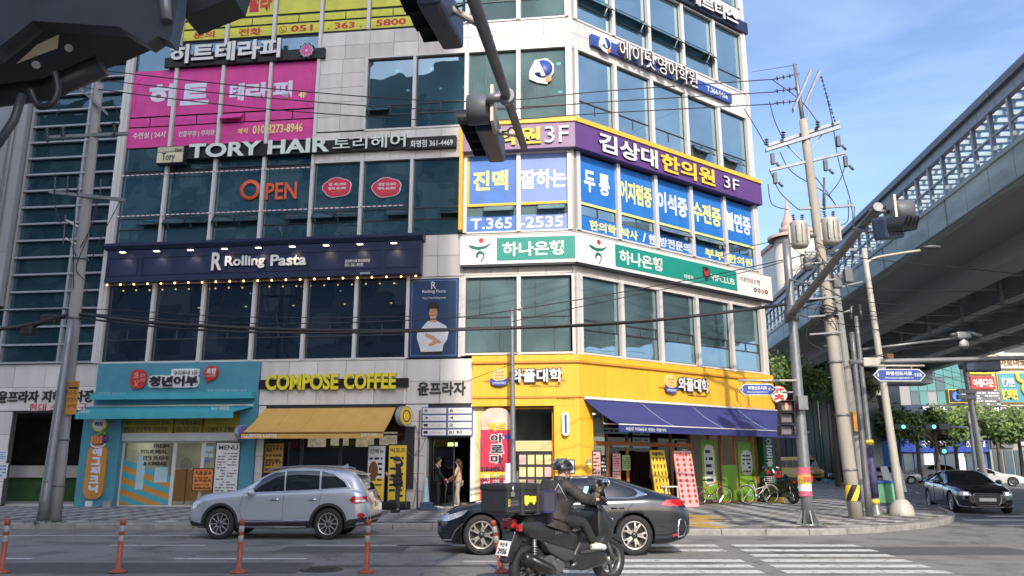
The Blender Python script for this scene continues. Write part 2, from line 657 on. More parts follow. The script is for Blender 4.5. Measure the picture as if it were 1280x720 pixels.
poly=[(p.x,p.y)for p in kerb]+[(40,85),(12,60),(12,34),(2.2,26.8),(-26,30.2),(-34,31)]
def inset(i,w):
 a=kerb[max(i-1,0)];b=kerb[min(i+1,len(kerb)-1)]
 d=(b-a).normalized()
 return Vector((-d.y,d.x,0))*w
sb=MB()
inner=[(kerb[i]+inset(i,0.2))for i in range(len(kerb))]
bp_=[(p.x,p.y)for p in inner]+[(20,74),(12,60),(14,36),(8,36),(2.2,30),(-26,33),(-34,34)]
tri=geometry.tessellate_polygon([[Vector((a,b,0))for a,b in bp_]])
sb.add([(a,b,PAVE_Z-0.02)for a,b in bp_],[list(t)for t in tri])
side.part('paving_bed',sb,M_SLAB)
for i in range(len(kerb)-1):
 a=kerb[i];b=kerb[i+1]
 ia=a+inset(i,0.19);ib=b+inset(i+1,0.19)
 k=MB()
 e=0.008
 d=(b-a).normalized()*e
 jt=random.uniform(-0.004,0.004)
 pl=[(a+d),(b-d),(ib-d),(ia+d)]
 ch=inset(i,0.02)
 top=[(a+d)+ch,(b-d)+ch,(ib-d),(ia+d)]
 vs=[(p.x,p.y,-0.02)for p in pl]+[(p.x,p.y,PAVE_Z-0.025+jt)for p in pl]+[(p.x,p.y,PAVE_Z+jt)for p in top]
 k.add(vs,[(0,3,2,1),(0,1,5,4),(1,2,6,5),(2,3,7,6),(3,0,4,7),(4,5,9,8),(5,6,10,9),(6,7,11,10),(7,4,8,11),(8,9,10,11)])
 side.part('kerb_stone',k,M_KERB)
def inpoly(x,y,pl):
 c=False;n=len(pl);j=n-1
 for i in range(n):
  xi,yi=pl[i];xj,yj=pl[j]
  if(yi>y)!=(yj>y)and x<(xj-xi)*(y-yi)/(yj-yi)+xi:c=not c
  j=i
 return c
ipoly=[(p.x+0,p.y)for p in inner]+[(20,74),(12,60),(14,36),(10.6,33.3),(2.2,27.0),(-26,30.4),(-34,31.4)]
ts=0.56
cands=[]
ca,sa=cos(radians(45)),sin(radians(45))
for i in range(-80,110):
 for j in range(-10,110):
  u=(i)*ts;v=(j)*ts
  x=u*ca-v*sa;y=u*sa+v*ca+6
  if y>50:continue
  cs=[(x+(du*ca-dv*sa)*ts/2,y+(du*sa+dv*ca)*ts/2)for du,dv in((-1,-1),(1,-1),(1,1),(-1,1))]
  if all(inpoly(*c,ipoly)for c in cs):
   cands.append((x,y,(i+j)%2 if False else(i%2^j%2)))
def vis_score(c):
 px=640+c[0]/c[1]*1005
 return c[1]+(60 if px<-30 or px>1310 else 0)
cands.sort(key=vis_score)
def is_tact(x,y):
 px=640+x/y*1005
 return(852<px<890 and y<24)or(850<px<1015 and y<18.9)
for n,(x,y,c)in enumerate(cands[:298]):
 m=random.choice(TL if c else TD)
 if is_tact(x,y):m=M_TACT
 side.cube('paving_tile',x-ts/2+.006,x+ts/2-.006,y-ts/2+.006,y+ts/2-.006,PAVE_Z-0.05,PAVE_Z+random.uniform(-0.003,0.003),m,rot=Matrix.Rotation(radians(45),4,'Z'))
for cc,m in((1,M_TILE_L),(0,M_TILE_D)):
 b=MB()
 for x,y,c in cands[298:]:
  if(c==1)==(cc==1):
   h=ts/2-.006
   z=PAVE_Z+random.uniform(-0.003,0.003)
   p=[(x+(du*ca-dv*sa)*h,y+(du*sa+dv*ca)*h)for du,dv in((-1,-1),(1,-1),(1,1),(-1,1))]
   b.add([(q[0],q[1],z)for q in p]+[(q[0],q[1],z-.04)for q in p],[(0,1,2,3),(0,4,5,1),(1,5,6,2),(2,6,7,3),(3,7,4,0)])
 side.part('paving_tiles',b,m,kind='stuff')
def paint(name,x0,x1,y0,y1,m,sk=0.0,z=0.004):
 b=MB()
 n=max(1,int((x1-x0)/1.0))
 b.add([(x0,y0,z),(x1,y0,z),(x1+sk,y1,z),(x0+sk,y1,z)],[(0,1,2,3)])
 return road.part(name,b,m,fix=False)
ys=[10.0,10.55,11.1,11.72,12.36,13.04,13.78,14.55,15.4,16.3]
for i,y in enumerate(ys):
 hgt=0.3+0.012*i
 xr=3.62+(y-11)*0.085
 if i not in(7,):
  paint('crossing_bar',0.7+random.uniform(-.05,.05),xr,y-hgt/2,y+hgt/2,M_WHITE_PAINT)
 paint('crossing_bar',xr+0.32,6.42+(y-11)*0.08+random.uniform(-.04,.04),y-hgt/2,y+hgt/2,M_WHITE_PAINT)
paint('centre_line',-34,-0.35,11.52,11.64,M_YELLOW_PAINT)
paint('centre_line',-34,-0.35,11.18,11.30,M_YELLOW_PAINT)
paint('edge_line',-34,-1.4,18.55,18.68,M_WHITE_PAINT)
for x0,x1 in[(-8,-6.1),(-4.1,-1.2),(-2.3,-0.1),(-13,-10.5)]:
 paint('lane_dash',x0,x1,16.3,16.42,M_WHITE_PAINT)
for x0,x1 in[(-11,-8.2),(-5.75,-3.5),(-0.8,0.0)]:
 paint('lane_dash',x0,x1,14.0 if x0<-1 else 13.6,14.13 if x0<-1 else 13.72,M_WHITE_PAINT)
for px0,px1,py,h in[(1135,1175,650.5,.25),(1142,1178,647,.3),(1240,1330,646,.5),(1210,1330,651,.5),(1255,1330,658,.5)]:
 a=at_z(px0,py,0);b_=at_z(px1,py,0)
 paint('street_marking',a.x,b_.x,a.y,a.y+h,M_WHITE_PAINT)
for k in range(9):
 y0=34+k*6
 b=MB();sk=0.45
 x0=18+(y0-34)*0.42
 b.add([(x0,y0,.004),(x0+.15,y0,.004),(x0+.15+1.2,y0+2.8,.004),(x0+1.2,y0+2.8,.004)],[(0,1,2,3)])
 road.part('lane_dash',b,M_WHITE_PAINT,fix=False)
b=MB();b.lathe([(0,.012),(.30,.012),(.33,.006),(.34,-.01)],28,M=Matrix.Translation((-2.9,12.6,0)))
for a in range(6):
 b.box(-2.9-.2,-2.9+.2,12.42+a*.07,12.445+a*.07,.012,.017)
for i,(x0,x1,y0,y1)in enumerate(((-9.5,-3.2,12.2,13.5),(4.8,9.6,14.6,16.0),(-4.4,-2.0,15.0,16.1),(7.6,12.5,9.4,12.2),(14,22,24.5,26.4),(-15,-11,14.6,15.9))):
 q=MB();n_=8;rn=random.Random(i)
 pp=[(x0+(x1-x0)*k/n_,y0+rn.uniform(-.04,.04))for k in range(n_+1)]+[(x1-(x1-x0)*k/n_,y1+rn.uniform(-.04,.04))for k in range(n_+1)]
 q.add([(a_,b_,.0022)for a_,b_ in pp],[list(range(len(pp)))])
 road.part('asphalt_patch',q,mat('patched_asphalt',(.088,.086,.084),.85,var=.2,scale=3,bump=.5),fix=False)
M_TYREMK=mat('tyre_mark',(.075,.073,.07),.75,var=.3,scale=4)
for pts_ in([(-20,13.1),(-6,13.0),(3,13.2)],):
 q=MB();cc_=catmull([(a_,b_,.0031)for a_,b_ in pts_],8)
 for a_,b_ in zip(cc_,cc_[1:]):
  d_=(b_-a_).normalized();n_=Vector((-d_.y,d_.x,0))*.09
  q.quad(a_-n_,b_-n_,b_+n_,a_+n_)
 road.part('tyre_mark',q,M_TYREMK,fix=False)
road.part('manhole_cover',b,mat('cast_iron',(.06,.055,.05),.6,.5,bump=.4))
M_ORANGE=mat('orange_post_plastic',(0.33,0.065,0.032),0.45,var=0.18,scale=9)
M_REFL=mat('grey_reflective_band',(0.30,0.29,0.28),0.45,var=0.15,scale=20)
M_BLACKP=mat('black_rubber',(0.02,0.02,0.02),0.7)
def post():
 t=T('delineator_post')
 b=MB();b.lathe([(0,.0),(.13,.0),(.13,.02),(.07,.045),(.040,.06),(.036,.70),(.043,.705),(.043,.745),(.03,.76),(0,.765)],16)
 t.part('shaft',b,M_ORANGE)
 for z0 in(.44,.58):
  b=MB();b.lathe([(.0375,z0),(.0405,z0+.004),(.0400,z0+.086),(.0370,z0+.09)],16)
  t.part('reflective_band',b,M_REFL)
 for a in range(4):
  b=MB();b.cyl((.1*cos(a*pi/2+.78),.1*sin(a*pi/2+.78),.018),(.1*cos(a*pi/2+.78),.1*sin(a*pi/2+.78),.034),.012,n=6)
  t.part('bolt',b,M_BLACKP)
 return t
PG='orange delineator posts along the centre line'
pl=post()
lab=['straight orange bollard post at the far left edge of the road','orange bollard post between the left utility pole and the silver car','orange bollard post in front of the middle of the silver car','orange bollard post behind which the rear bumper of the silver car ends','leaning orange bollard post beside the rear wheel of the scooter']
for i,px in enumerate((1,147,298,458,628)):
 p=at_z(px,716,0)
 if i==0:
  o=pl.o;o.matrix_world=Matrix.Translation(p);tag(o,lab[0],'bollard',PG)
 else:
  o=dup(pl,p,i*.4,lab[i],PG);o['category']='bollard'
 if i==1:o.matrix_world=o.matrix_world@Matrix.Rotation(radians(-4),4,'X')
 if i==4:o.matrix_world=Matrix.Translation(p)@Matrix.Rotation(radians(-11),4,'Y')@Matrix.Rotation(.5,4,'Z')
def tuft(x,y,z,r,n,label):
 b=MB();rnd=random.Random(int(x*100))
 for i in range(n):
  a=rnd.uniform(0,6.28);q=r*sqrt(rnd.random());bx=x+q*cos(a);by=y+q*sin(a)
  h=rnd.uniform(.05,.16);dx=rnd.uniform(-.06,.06);dy=rnd.uniform(-.06,.06)
  b.add([(bx-.006,by,z),(bx+.006,by,z),(bx+dx,by+dy,z+h)],[(0,1,2)])
 solo('weeds',b,mat('weed_green',(.06,.1,.025),.7,var=.4),label,'weeds',kind='stuff',loc=(x,y,z),frame=WORLD,fix=False)
# the corner building
M_STONE=mat('beige_cladding_stone',(0.60,0.565,0.53),0.55,var=0.15,scale=1.4,bump=0.08,streak=True)
M_STONE2=mat('beige_cladding_stone_pale',(0.64,0.605,0.57),0.55,var=0.13,scale=1.2,bump=0.08,streak=True)
M_STONE3=mat('beige_cladding_stone_dull',(0.55,0.52,0.49),0.6,var=0.12,scale=1.8,bump=0.08,streak=True)
M_JOINT=mat('dark_joint',(0.09,0.085,0.08),0.9)
M_ALU=mat('white_aluminium_mullion',(0.60,0.585,0.56),0.4,0.1,var=0.06,scale=2,streak=True)
M_ALUG=mat('grey_aluminium',(0.36,0.37,0.38),0.4,0.35,var=0.08,scale=2,streak=True)
M_FRAME=mat('dark_window_frame',(0.045,0.05,0.055),0.45,0.2)
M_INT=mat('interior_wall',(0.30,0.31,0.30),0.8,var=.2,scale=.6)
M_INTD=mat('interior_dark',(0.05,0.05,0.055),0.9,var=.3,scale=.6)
M_CEIL=mat('ceiling',(0.42,0.43,0.42),0.9)
G_DARK=glass('dark_restaurant_glass',(0.20,0.25,0.30),0.09,(.7,.85,1.0),.012,(.02,.034,.06),.35)
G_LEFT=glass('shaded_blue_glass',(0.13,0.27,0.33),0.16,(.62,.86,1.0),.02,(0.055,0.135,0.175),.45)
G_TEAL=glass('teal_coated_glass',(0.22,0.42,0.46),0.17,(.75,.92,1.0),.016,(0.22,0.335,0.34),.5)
G_RIGHT=glass('sky_coated_glass',(0.20,0.40,0.46),0.34,(.72,.90,1.0),.014,(0.17,0.285,0.325),.5)
G_WING=glass('wing_curtain_glass',(0.15,0.26,0.30),0.05,(.6,.85,.95),.02,(0.025,0.065,0.085),.5)
G_CLEAR=glass('clear_shop_glass',(0.80,0.84,0.84),0.03,(1,1,1),.004)
M_LAMP=mat('lit_downlight',(1.0,0.93,0.78),.4,emit=9.0,var=0)
M_LAMPW=mat('lit_warm_lamp',(1.0,0.56,0.16),.4,emit=14.0,var=0)
bd=T('corner_building','six storey corner building clad in beige stone with glass shopfronts and many signs','building',loc=tuple(CORNER))
DEP=12.0
def fw(face,x,y,z):
 return face.w(x,y,z)
def foot(d0,d1=None,xl=-25.6,xr=10.5):
 a=L.w(xl,d0,0);c0=CORNER
 n1=L.M.to_3x3()@Vector((0,1,0));n2=R.M.to_3x3()@Vector((0,1,0))
 det=n1.x*n2.y-n1.y*n2.x
 px=(d0*n2.y-n1.y*d0)/det;py=(n1.x*d0-d0*n2.x)/det
 c=Vector((CORNER.x+px,CORNER.y+py,0))
 b=R.w(xr,d0,0)
 return a,c,b
def slab(z0,z1,m,name,d=0.24):
 a,c,b=foot(d)
 b2=R.w(10.5,DEP,0);a2=L.w(-25.6,DEP,0)
 mb=MB()
 mb.prism([(a.x,a.y),(c.x,c.y),(b.x,b.y),(b2.x,b2.y),(a2.x,a2.y)],z0,z1,'z')
 bd.part(name,mb,m,frame=WORLD)
for z in(0.1,4.55,8.95,13.2,17.4,21.6,25.6):
 slab(z-(.1 if z<1 else.35),z+.1,M_CEIL,'floor_slab')
for z0,z1 in((.2,4.2),(4.65,8.6),(9.05,12.85),(13.3,17.05),(17.5,21.25),(21.7,25.25)):
 a,c,b=foot(5.5)
 mb=MB()
 a2,c2,b2=foot(5.7)
 mb.prism([(a.x,a.y),(c.x,c.y),(b.x,b.y),(b2.x,b2.y),(c2.x,c2.y),(a2.x,a2.y)],z0,z1,'z')
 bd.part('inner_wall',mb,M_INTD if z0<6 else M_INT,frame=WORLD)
mb=MB();mb.box(10.52,10.8,0.1,DEP,0,25.7);bd.part('end_wall',mb,M_STONE,frame=R)
mb=MB();mb.box(-25.9,-25.62,0.1,DEP,0,25.7);bd.part('end_wall',mb,M_STONE,frame=L)
a=L.w(-25.6,DEP,0);b=R.w(10.5,DEP,0)
mb=MB();mb.prism([(a.x,a.y),(b.x,b.y),(b.x,b.y+.3),(a.x,a.y+.3)],0,25.7,'z');bd.part('rear_wall',mb,M_STONE,frame=WORLD)
NPAN=[0]
def clad(face,x0,x1,z0,z1,pw=0.96,ph=0.62,y=0.0,backing=True,ms=(M_STONE,M_STONE2,M_STONE3,M_STONE)):
 if backing:
  mb=MB();mb.box(x0+.002,x1-.002,y+0.004,y+0.22,z0,z1)
  bd.part('wall',mb,M_JOINT,frame=face)
 nx=max(1,round((x1-x0)/pw));nz=max(1,round((z1-z0)/ph))
 wx=(x1-x0)/nx;hz=(z1-z0)/nz
 for i in range(nx):
  for j in range(nz):
   NPAN[0]+=1
   bd.cube('stone_panel',x0+i*wx+.007,x0+(i+1)*wx-.007,y-.028+random.uniform(-.002,.002),y+.004,z0+j*hz+.007,z0+(j+1)*hz-.007,random.choice(ms),frame=face)
def window(face,x0,x1,z0,z1,gm,bars=(),vbars=(),fr=0.035,y=0.05,sash=(),fmat=None,split=True):
 """dark inner frame with its panes; bars = transoms, sash = (xa, xb, za, zb) tilted-out vents"""
 fmat=fmat or M_FRAME
 mb=MB()
 mb.box(x0,x1,y,y+.06,z0,z0+fr);mb.box(x0,x1,y,y+.06,z1-fr,z1)
 mb.box(x0,x0+fr,y,y+.06,z0+fr,z1-fr);mb.box(x1-fr,x1,y,y+.06,z0+fr,z1-fr)
 for b in bars:mb.box(x0+fr,x1-fr,y,y+.06,b-.02,b+.02)
 for v in vbars:mb.box(v[0]-.018,v[0]+.018,y+.002,y+.058,v[1],v[2])
 w=bd.part('window',mb,fmat,frame=face)
 zs=[z0+fr]+sorted(bars)+[z1-fr]
 for a,b in zip(zs,zs[1:]):
  p=MB();p.box(x0+fr,x1-fr,y+.03,y+.036,a+(.02 if a>z0+fr else 0),b-(.02 if b<z1-fr else 0))
  bd.part('pane',p,gm,parent=w,frame=face)
 for xa,xb,za,zb in sash:
  s_=MB();s0=len(s_.v)
  h=zb-za
  s_.box(xa,xb,-.03,.0,-h,-h+.03);s_.box(xa,xb,-.03,0,-.03,0);s_.box(xa,xa+.03,-.03,0,-h,0);s_.box(xb-.03,xb,-.03,0,-h,0)
  s_.box(xa+.03,xb-.03,-.018,-.012,-h+.03,-.03,1)
  s_.xf(Matrix.Translation((0,y-.005,zb))@Matrix.Rotation(radians(-38),4,'X'))
  bd.part('vent_sash',s_,[fmat,gm],parent=w,frame=face)
 return w
def mullion(face,x,z0,z1,w=.13,y0=-.1,m=None):
 bd.cube('mullion',x-w/2,x+w/2,y0,.12,z0,z1,m or M_ALU,frame=face)
def rail(face,x0,x1,z,h=.07,y0=-.06,m=None):
 bd.cube('sill_rail',x0,x1,y0,.12,z-h/2,z+h/2,m or M_ALU,frame=face)
LM=[-17.4,-15.5,-13.55,-11.6,-9.68,-7.78,-5.88,-3.88,-1.93,-0.1]
RM=[0.22,2.22,4.25,6.32,8.42,10.42]
def bay(ms,i):return ms[i]+.065,ms[i+1]-.065
# left face windows
for i in range(6):
 x0,x1=bay(LM,i)
 window(L,x0,x1,5.24,8.14,G_DARK,bars=(6.05,),vbars=[((x0+x1)/2,6.05,6.45),(x1-.12,6.05,6.45)])
for i in(7,8):
 x0,x1=bay(LM,i)
 window(L,x0,x1,5.34,8.02,G_TEAL,bars=(6.25,6.6),vbars=[((x0+x1)/2,6.25,6.6),(x0+.5,6.6,8.0),((x0+x1)/2+.3,5.36,6.25)])
for i in range(9):
 x0,x1=bay(LM,i)
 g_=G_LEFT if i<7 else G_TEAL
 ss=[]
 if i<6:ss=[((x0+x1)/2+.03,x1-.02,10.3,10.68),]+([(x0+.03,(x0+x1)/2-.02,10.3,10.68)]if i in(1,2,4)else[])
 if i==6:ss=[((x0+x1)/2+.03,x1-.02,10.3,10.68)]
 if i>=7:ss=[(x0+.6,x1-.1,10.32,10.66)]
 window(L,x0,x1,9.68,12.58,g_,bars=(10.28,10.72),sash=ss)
for i in range(9):
 if i==4:continue
 x0,x1=bay(LM,i)
 g_=G_LEFT if i<7 else G_TEAL
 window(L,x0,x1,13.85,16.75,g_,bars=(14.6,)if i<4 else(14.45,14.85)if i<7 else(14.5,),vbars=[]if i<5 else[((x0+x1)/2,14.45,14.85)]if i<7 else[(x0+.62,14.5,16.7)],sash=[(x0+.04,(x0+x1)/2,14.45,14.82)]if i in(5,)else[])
 if i>=7:
  window(L,x0,x1,18.05,20.9,G_TEAL,bars=(18.9,))
  window(L,x0,x1,22.3,25.2,G_TEAL,bars=(23.0,))
for i in range(4):
 x0,x1=bay(LM,i)
 window(L,x0,x1,12.62,13.81,G_LEFT)
 window(L,x0,x1,16.79,18.0,G_LEFT)
for i in range(7):
 x0,x1=bay(LM,i)
 window(L,x0,x1,18.05,20.9,G_LEFT,bars=(18.95,18.55))
 window(L,x0,x1,20.95,25.2,G_LEFT,bars=(23,))
for i,x in enumerate(LM):
 if i<=6:mullion(L,x,5.2,8.14,.12)
 if i in(7,8):mullion(L,x,5.24,8.06,.14)
 w=.12 if i<7 else.15
 if i<=4:mullion(L,x,9.66,25.3,.12)
 else:
  mullion(L,x,9.66,12.6,w)
  mullion(L,x,13.84,16.8,w)
  mullion(L,x,18.02,20.95,w)
  mullion(L,x,22.25,25.3,w)
rail(L,LM[0],LM[6],5.2);rail(L,LM[7],LM[9],5.3);rail(L,LM[7],LM[9],8.05)
rail(L,LM[4],LM[9],12.62);rail(L,LM[7],LM[9],9.66,.06)
rail(L,LM[5],LM[9],16.8);rail(L,LM[5],LM[9],13.82);rail(L,LM[6],LM[9],18.02,.06)
# left face stone
clad(L,-9.62,-0.02,16.83,17.98,.98,.575)
clad(L,-9.62,-7.85,13.85,16.83,.9,.6)
clad(L,-9.62,-0.02,12.66,13.8,.98,.57)
clad(L,-17.4,-0.02,8.1,9.64,.98,.77)
clad(L,-9.62,-0.02,20.98,22.22,.98,.62)
clad(L,-17.4,-0.02,25.32,26.2,1.9,.88)
clad(L,-5.82,-3.95,5.2,8.08,.93,.72)
# right face
for i in range(5):
 x0,x1=bay(RM,i)
 gA=G_RIGHT
 window(R,x0,x1,5.34,8.02,gA,bars=(6.15,6.5),vbars=[((x0+x1)/2,6.15,6.5),(x0+.12,6.15,6.5),(x1-.12,6.15,6.5)])
 window(R,x0,x1,9.72,12.58,G_RIGHT,bars=(10.3,10.72),vbars=[(x0+.95,10.3,10.72)],sash=[((x0+x1)/2-.9,x1-.1,10.3,10.66)]if i in(2,3)else[])
 window(R,x0,x1,13.9,16.72,gA,bars=(14.75,),vbars=[(x0+.95,14.35,14.75)],sash=[((x0+x1)/2-.7,x1-.5,14.2,14.6)]if i in(3,4)else[])
 window(R,x0,x1,18.02,20.9,gA,bars=(18.75,),sash=[(x0+.05,x1-.05,18.8,19.3)]if i in(0,1,2,3)else[])
 window(R,x0,x1,22.3,25.2,gA,bars=(23.0,))
for x in RM:
 for z0,z1 in((5.24,8.08),(9.68,12.64),(13.84,16.8),(17.98,20.96),(22.25,25.3)):
  mullion(R,x,z0,z1,.17)
for z in(5.3,8.06,13.86,16.78,17.99,20.94,9.69):rail(R,.1,10.5,z,.07)
mullion(L,-.04,5.24,8.06,.10);mullion(R,.07,5.24,8.06,.10)
clad(R,0.03,10.52,8.1,9.66,1.04,.78)
clad(R,0.03,10.52,12.68,13.82,1.04,.57)
clad(R,0.03,10.52,16.82,17.95,1.04,.56)
clad(R,0.03,10.52,20.98,22.22,1.04,.62)
clad(R,0.03,10.52,25.32,26.2,1.04,.88)
mb=MB();mb.tube([CORNER+Vector((0,.03,5.2)),CORNER+Vector((0,.03,26.2))],.085,10);bd.part('corner_post',mb,M_ALU,frame=WORLD)
bd.cube('edge_trim',10.44,10.62,-.14,.1,5.2,26.2,M_ALU,frame=R)
M_CURT=mat('pale_cyan_curtain',(0.30,0.55,0.62),.8,var=.35,scale=5)
for i in range(5):
 x0,x1=bay(RM,i)
 mb=MB();n=18
 for k in range(n):
  xa=x0+(x1-x0)*k/n;xb=x0+(x1-x0)*(k+1)/n
  ya=.22+.035*(k%2);yb=.22+.035*((k+1)%2)
  zt=18.68+.03*sin(k*2.1+i)
  mb.quad((xa,ya,18.05),(xb,yb,18.05),(xb,yb,zt),(xa,ya,zt))
 bd.part('curtain',mb,M_CURT,frame=R,fix=False)
def lights(face,pts,z,m,name='ceiling_light',r=.09):
 for x,y in pts:
  mb=MB();mb.lathe([(0,z-.012),(r,z-.012),(r*1.15,z)],12,M=Matrix.Translation((x,y,0)))
  bd.part(name,mb,m,frame=face)
M_BLIND=mat('pale_roller_blind',(.62,.66,.62),.8,var=.12,scale=2,streak=True)
for f_,ms_,i,a_,b_,z0,z1 in((L,LM,7,.5,1.0,6.7,8.0),(L,LM,8,.0,.62,6.65,8.0),(L,LM,7,.0,.22,5.35,8.0),(L,LM,8,.72,1.0,5.4,8.0),(R,RM,0,.0,.55,5.4,8.0),(R,RM,3,.1,1.0,6.5,8.0),(R,RM,4,.0,.5,6.5,8.0),(L,LM,7,.35,1,14.6,16.7),(L,LM,8,.0,.3,15.2,16.7),(L,LM,5,.0,.45,15.4,16.7),(L,LM,6,.3,1,15.9,16.7),(R,RM,1,.0,.4,14.8,16.7),(R,RM,3,.5,1,15.4,16.7),(L,LM,2,0,.5,10.8,12.5),(L,LM,6,.1,.9,11.4,12.5)):
 x0,x1=bay(ms_,i);w_=x1-x0
 bd.cube('blind',x0+w_*a_+.03,x0+w_*b_-.03,.2,.215,z0,z1,M_BLIND,frame=f_)
lights(R,[(x,y)for x in(.8,2.4,4.2,6.0,7.8)for y in(1.6,3.4)],17.05-.0,M_LAMP)
lights(L,[(x,y)for x in(-7,-5.6,-4.6)for y in(1.5,3.2)],17.05,M_LAMP,r=.06)
lights(L,[(-16.3+1.3*k,2.0+(k%3))for k in range(9)],8.6,M_LAMP,r=.035)
M_DARKMETAL=mat('dark_metal',(.04,.04,.045),.45,.6)
for k,x in enumerate((-14.5,-12.6,-10.7,-8.7,-6.9)):
 mb=MB();mb.lathe([(.03,7.6),(.05,7.58),(.16,7.48),(.15,7.475),(.04,7.5)],14,0,Matrix.Translation((x,1.4,0)))
 mb.cyl((x,1.4,7.6),(x,1.4,8.6),.008,n=5)
 o=bd.part('pendant_lamp',mb,M_DARKMETAL,frame=L)
 mb=MB();mb.sphere((x,1.4,7.5),.05,8);bd.part('bulb',mb,M_LAMPW,frame=L,parent=o)
# left wing: curtain wall of long horizontal tubes
WX0,WX1=-21.35,-17.55
for k in range(31):
 z=5.25+k*.672
 if z>25.5:break
 bd.cube('horizontal_fin',WX0-4.1 if k<4 else WX0,WX1,-.12,.0,z-.035,z+.035,M_ALUG,frame=L)
 zt=z+.672
 if k<30:
  for xa,xb in((WX0,-19.0),(-19.0,WX1)):
   mb=MB();mb.box(xa+.03,xb-.03,.05,.056,z,zt-.01)
   bd.part('curtain_pane',mb,G_WING,frame=L)
  if k<3:
   mb=MB();mb.box(WX0-4.1,WX0-.03,.05,.056,z,zt-.01)
   bd.part('curtain_pane',mb,G_WING,frame=L)
for x in(-19.0,-21.38):
 bd.cube('mullion',x-.05,x+.05,-.1,.1,5.2,25.3,M_ALUG,frame=L)
bd.cube('edge_trim',-17.62,-17.46,-.16,.12,5.2,26.2,M_ALU,frame=L)
M_PIL=mat('grey_metal_panel',(.33,.34,.35),.5,.15,var=.1,scale=1,streak=True)
for k in range(9):
 z0=7.4+k*2.1
 bd.cube('metal_panel',-22.15,-21.5,-.32,.1,z0,z0+2.09,M_PIL,frame=L)
 bd.cube('metal_panel',-23.4,-22.18,-.22,.1,z0,z0+2.09,M_PIL,frame=L)
 bd.cube('metal_panel',-25.6,-23.43,-.12,.1,z0,z0+2.09,M_PIL,frame=L)
mb=MB();mb.tube([L.w(-21.9,-.42,6.8),L.w(-21.9,-.42,24)],.05,8);bd.part('drain_pipe',mb,M_PIL,frame=WORLD)
mb=MB();mb.tube([L.w(-22.1,-.40,6.8),L.w(-22.1,-.40,24)],.035,8);bd.part('drain_pipe',mb,M_PIL,frame=WORLD)
clad(L,-25.6,-17.0,3.5,5.2,1.2,.85)
# signs and films on the facade
def col(name,r,g,b,rough=.5,emit=0.0,var=.08,**k):
 c=srgb(r,g,b);g_=sum(c)/3
 return mat(name,tuple((x*.93+g_*.07)*.84 for x in c),rough,emit=emit,var=var,scale=3,**k)
C_WHITE=col('white_sign_face',232,232,228)
C_WHITEG=col('lit_white_acrylic',226,236,226,.4)
C_BLACK=col('black_sign',22,22,26,.5)
C_CHAR=col('charcoal_sign',45,45,50,.5)
C_PINK=col('magenta_film',226,54,156,.45,var=.12,bump=.5)
C_YELF=col('lemon_film',222,222,62,.5,var=.12,bump=.5)
C_YEL=col('yellow_letter',245,205,30,.45)
C_RED=col('red_letter',205,42,30,.5)
C_REDP=col('crimson_sticker',214,38,78,.45)
C_NAVY=col('navy_fascia',32,42,76,.45,var=.1)
C_NAVYD=col('navy_poster',34,62,104,.4,var=.15)
C_PURP=col('purple_fascia',98,58,128,.45,var=.06)
C_PURPL=col('pale_purple_fascia',150,120,155,.5,var=.06)
C_GOLD=col('yellow_trim',242,190,22,.45)
C_BLUE=col('cornflower_film',60,120,205,.45,var=.12,bump=.5)
C_BLUEL=col('pale_blue_film',122,150,215,.45,var=.05)
C_BLUES=col('bright_blue_film',8,118,205,.45,var=.12,bump=.5)
C_LEM=col('pale_yellow_letter',250,240,130,.45)
C_GRN=col('bank_green',0,148,130,.45,var=.04)
C_GRND=col('bank_green_dark',0,110,100,.45)
C_SGN=col('off_white_sign',238,234,226,.45)
C_ORG=col('orange_sign',232,140,60,.5)
C_ROYAL=col('royal_blue_sign',44,76,160,.45)
C_TEAL=col('teal_fascia',74,148,168,.5,var=.08)
C_TEALA=col('turquoise_awning',62,172,186,.6,var=.06)
C_YBLD=col('yellow_shop_wall',252,190,8,.5,var=.10,streak=True)
C_YBLD2=col('ochre_trim',222,150,18,.5)
C_BROWN=col('brown_frame',120,72,30,.5)
C_GREY=col('grey_print',110,108,112,.6)
C_SALM=col('openwork_orange',232,92,52,.45)
C_INK=col('dark_ink',34,34,48,.6)
C_BULB=mat('glowing_bulb',(1,.52,.16),.4,emit=4,var=0)
C_LETY=col('lemon_letter',240,224,20,.4)
C_TAN=col('mustard_awning',214,166,76,.75,var=.06)
C_AWN=col('blue_violet_awning',50,56,122,.75,var=.06)
def sign(name,label,face,px,out=0.1,cat='sign',group=None):
 x0,x1,z0,z1=face.rect(*px,out)
 t=T(name,label,cat,group,loc=((x0+x1)/2,-out,z0),frame=face)
 t.r=(x0,x1,z0,z1);t.face=face
 return t
def fr(face,px,out=0.1):
 return face.rect(*px,out)
def lett(t,s,px,out,mats,bold=.025,d=.012,name='lettering',res=2,**k):
 x0,x1,z0,z1=t.face.rect(*px,out)
 mb=MB();text(mb,s,x0,x1,z0,z1,-out,d,bold,0,res,**k)
 return t.part(name,mb,mats,fix=False)
def board(t,px,out,m,th=.06,name='board',r=0.0):
 x0,x1,z0,z1=t.face.rect(*px,out)
 mb=MB()
 if r:mb.prism(rounded(x0,x1,z0,z1,r),-out,-out+th,'y')
 else:mb.box(x0,x1,-out,-out+th,z0,z1)
 return t.part(name,mb,m)
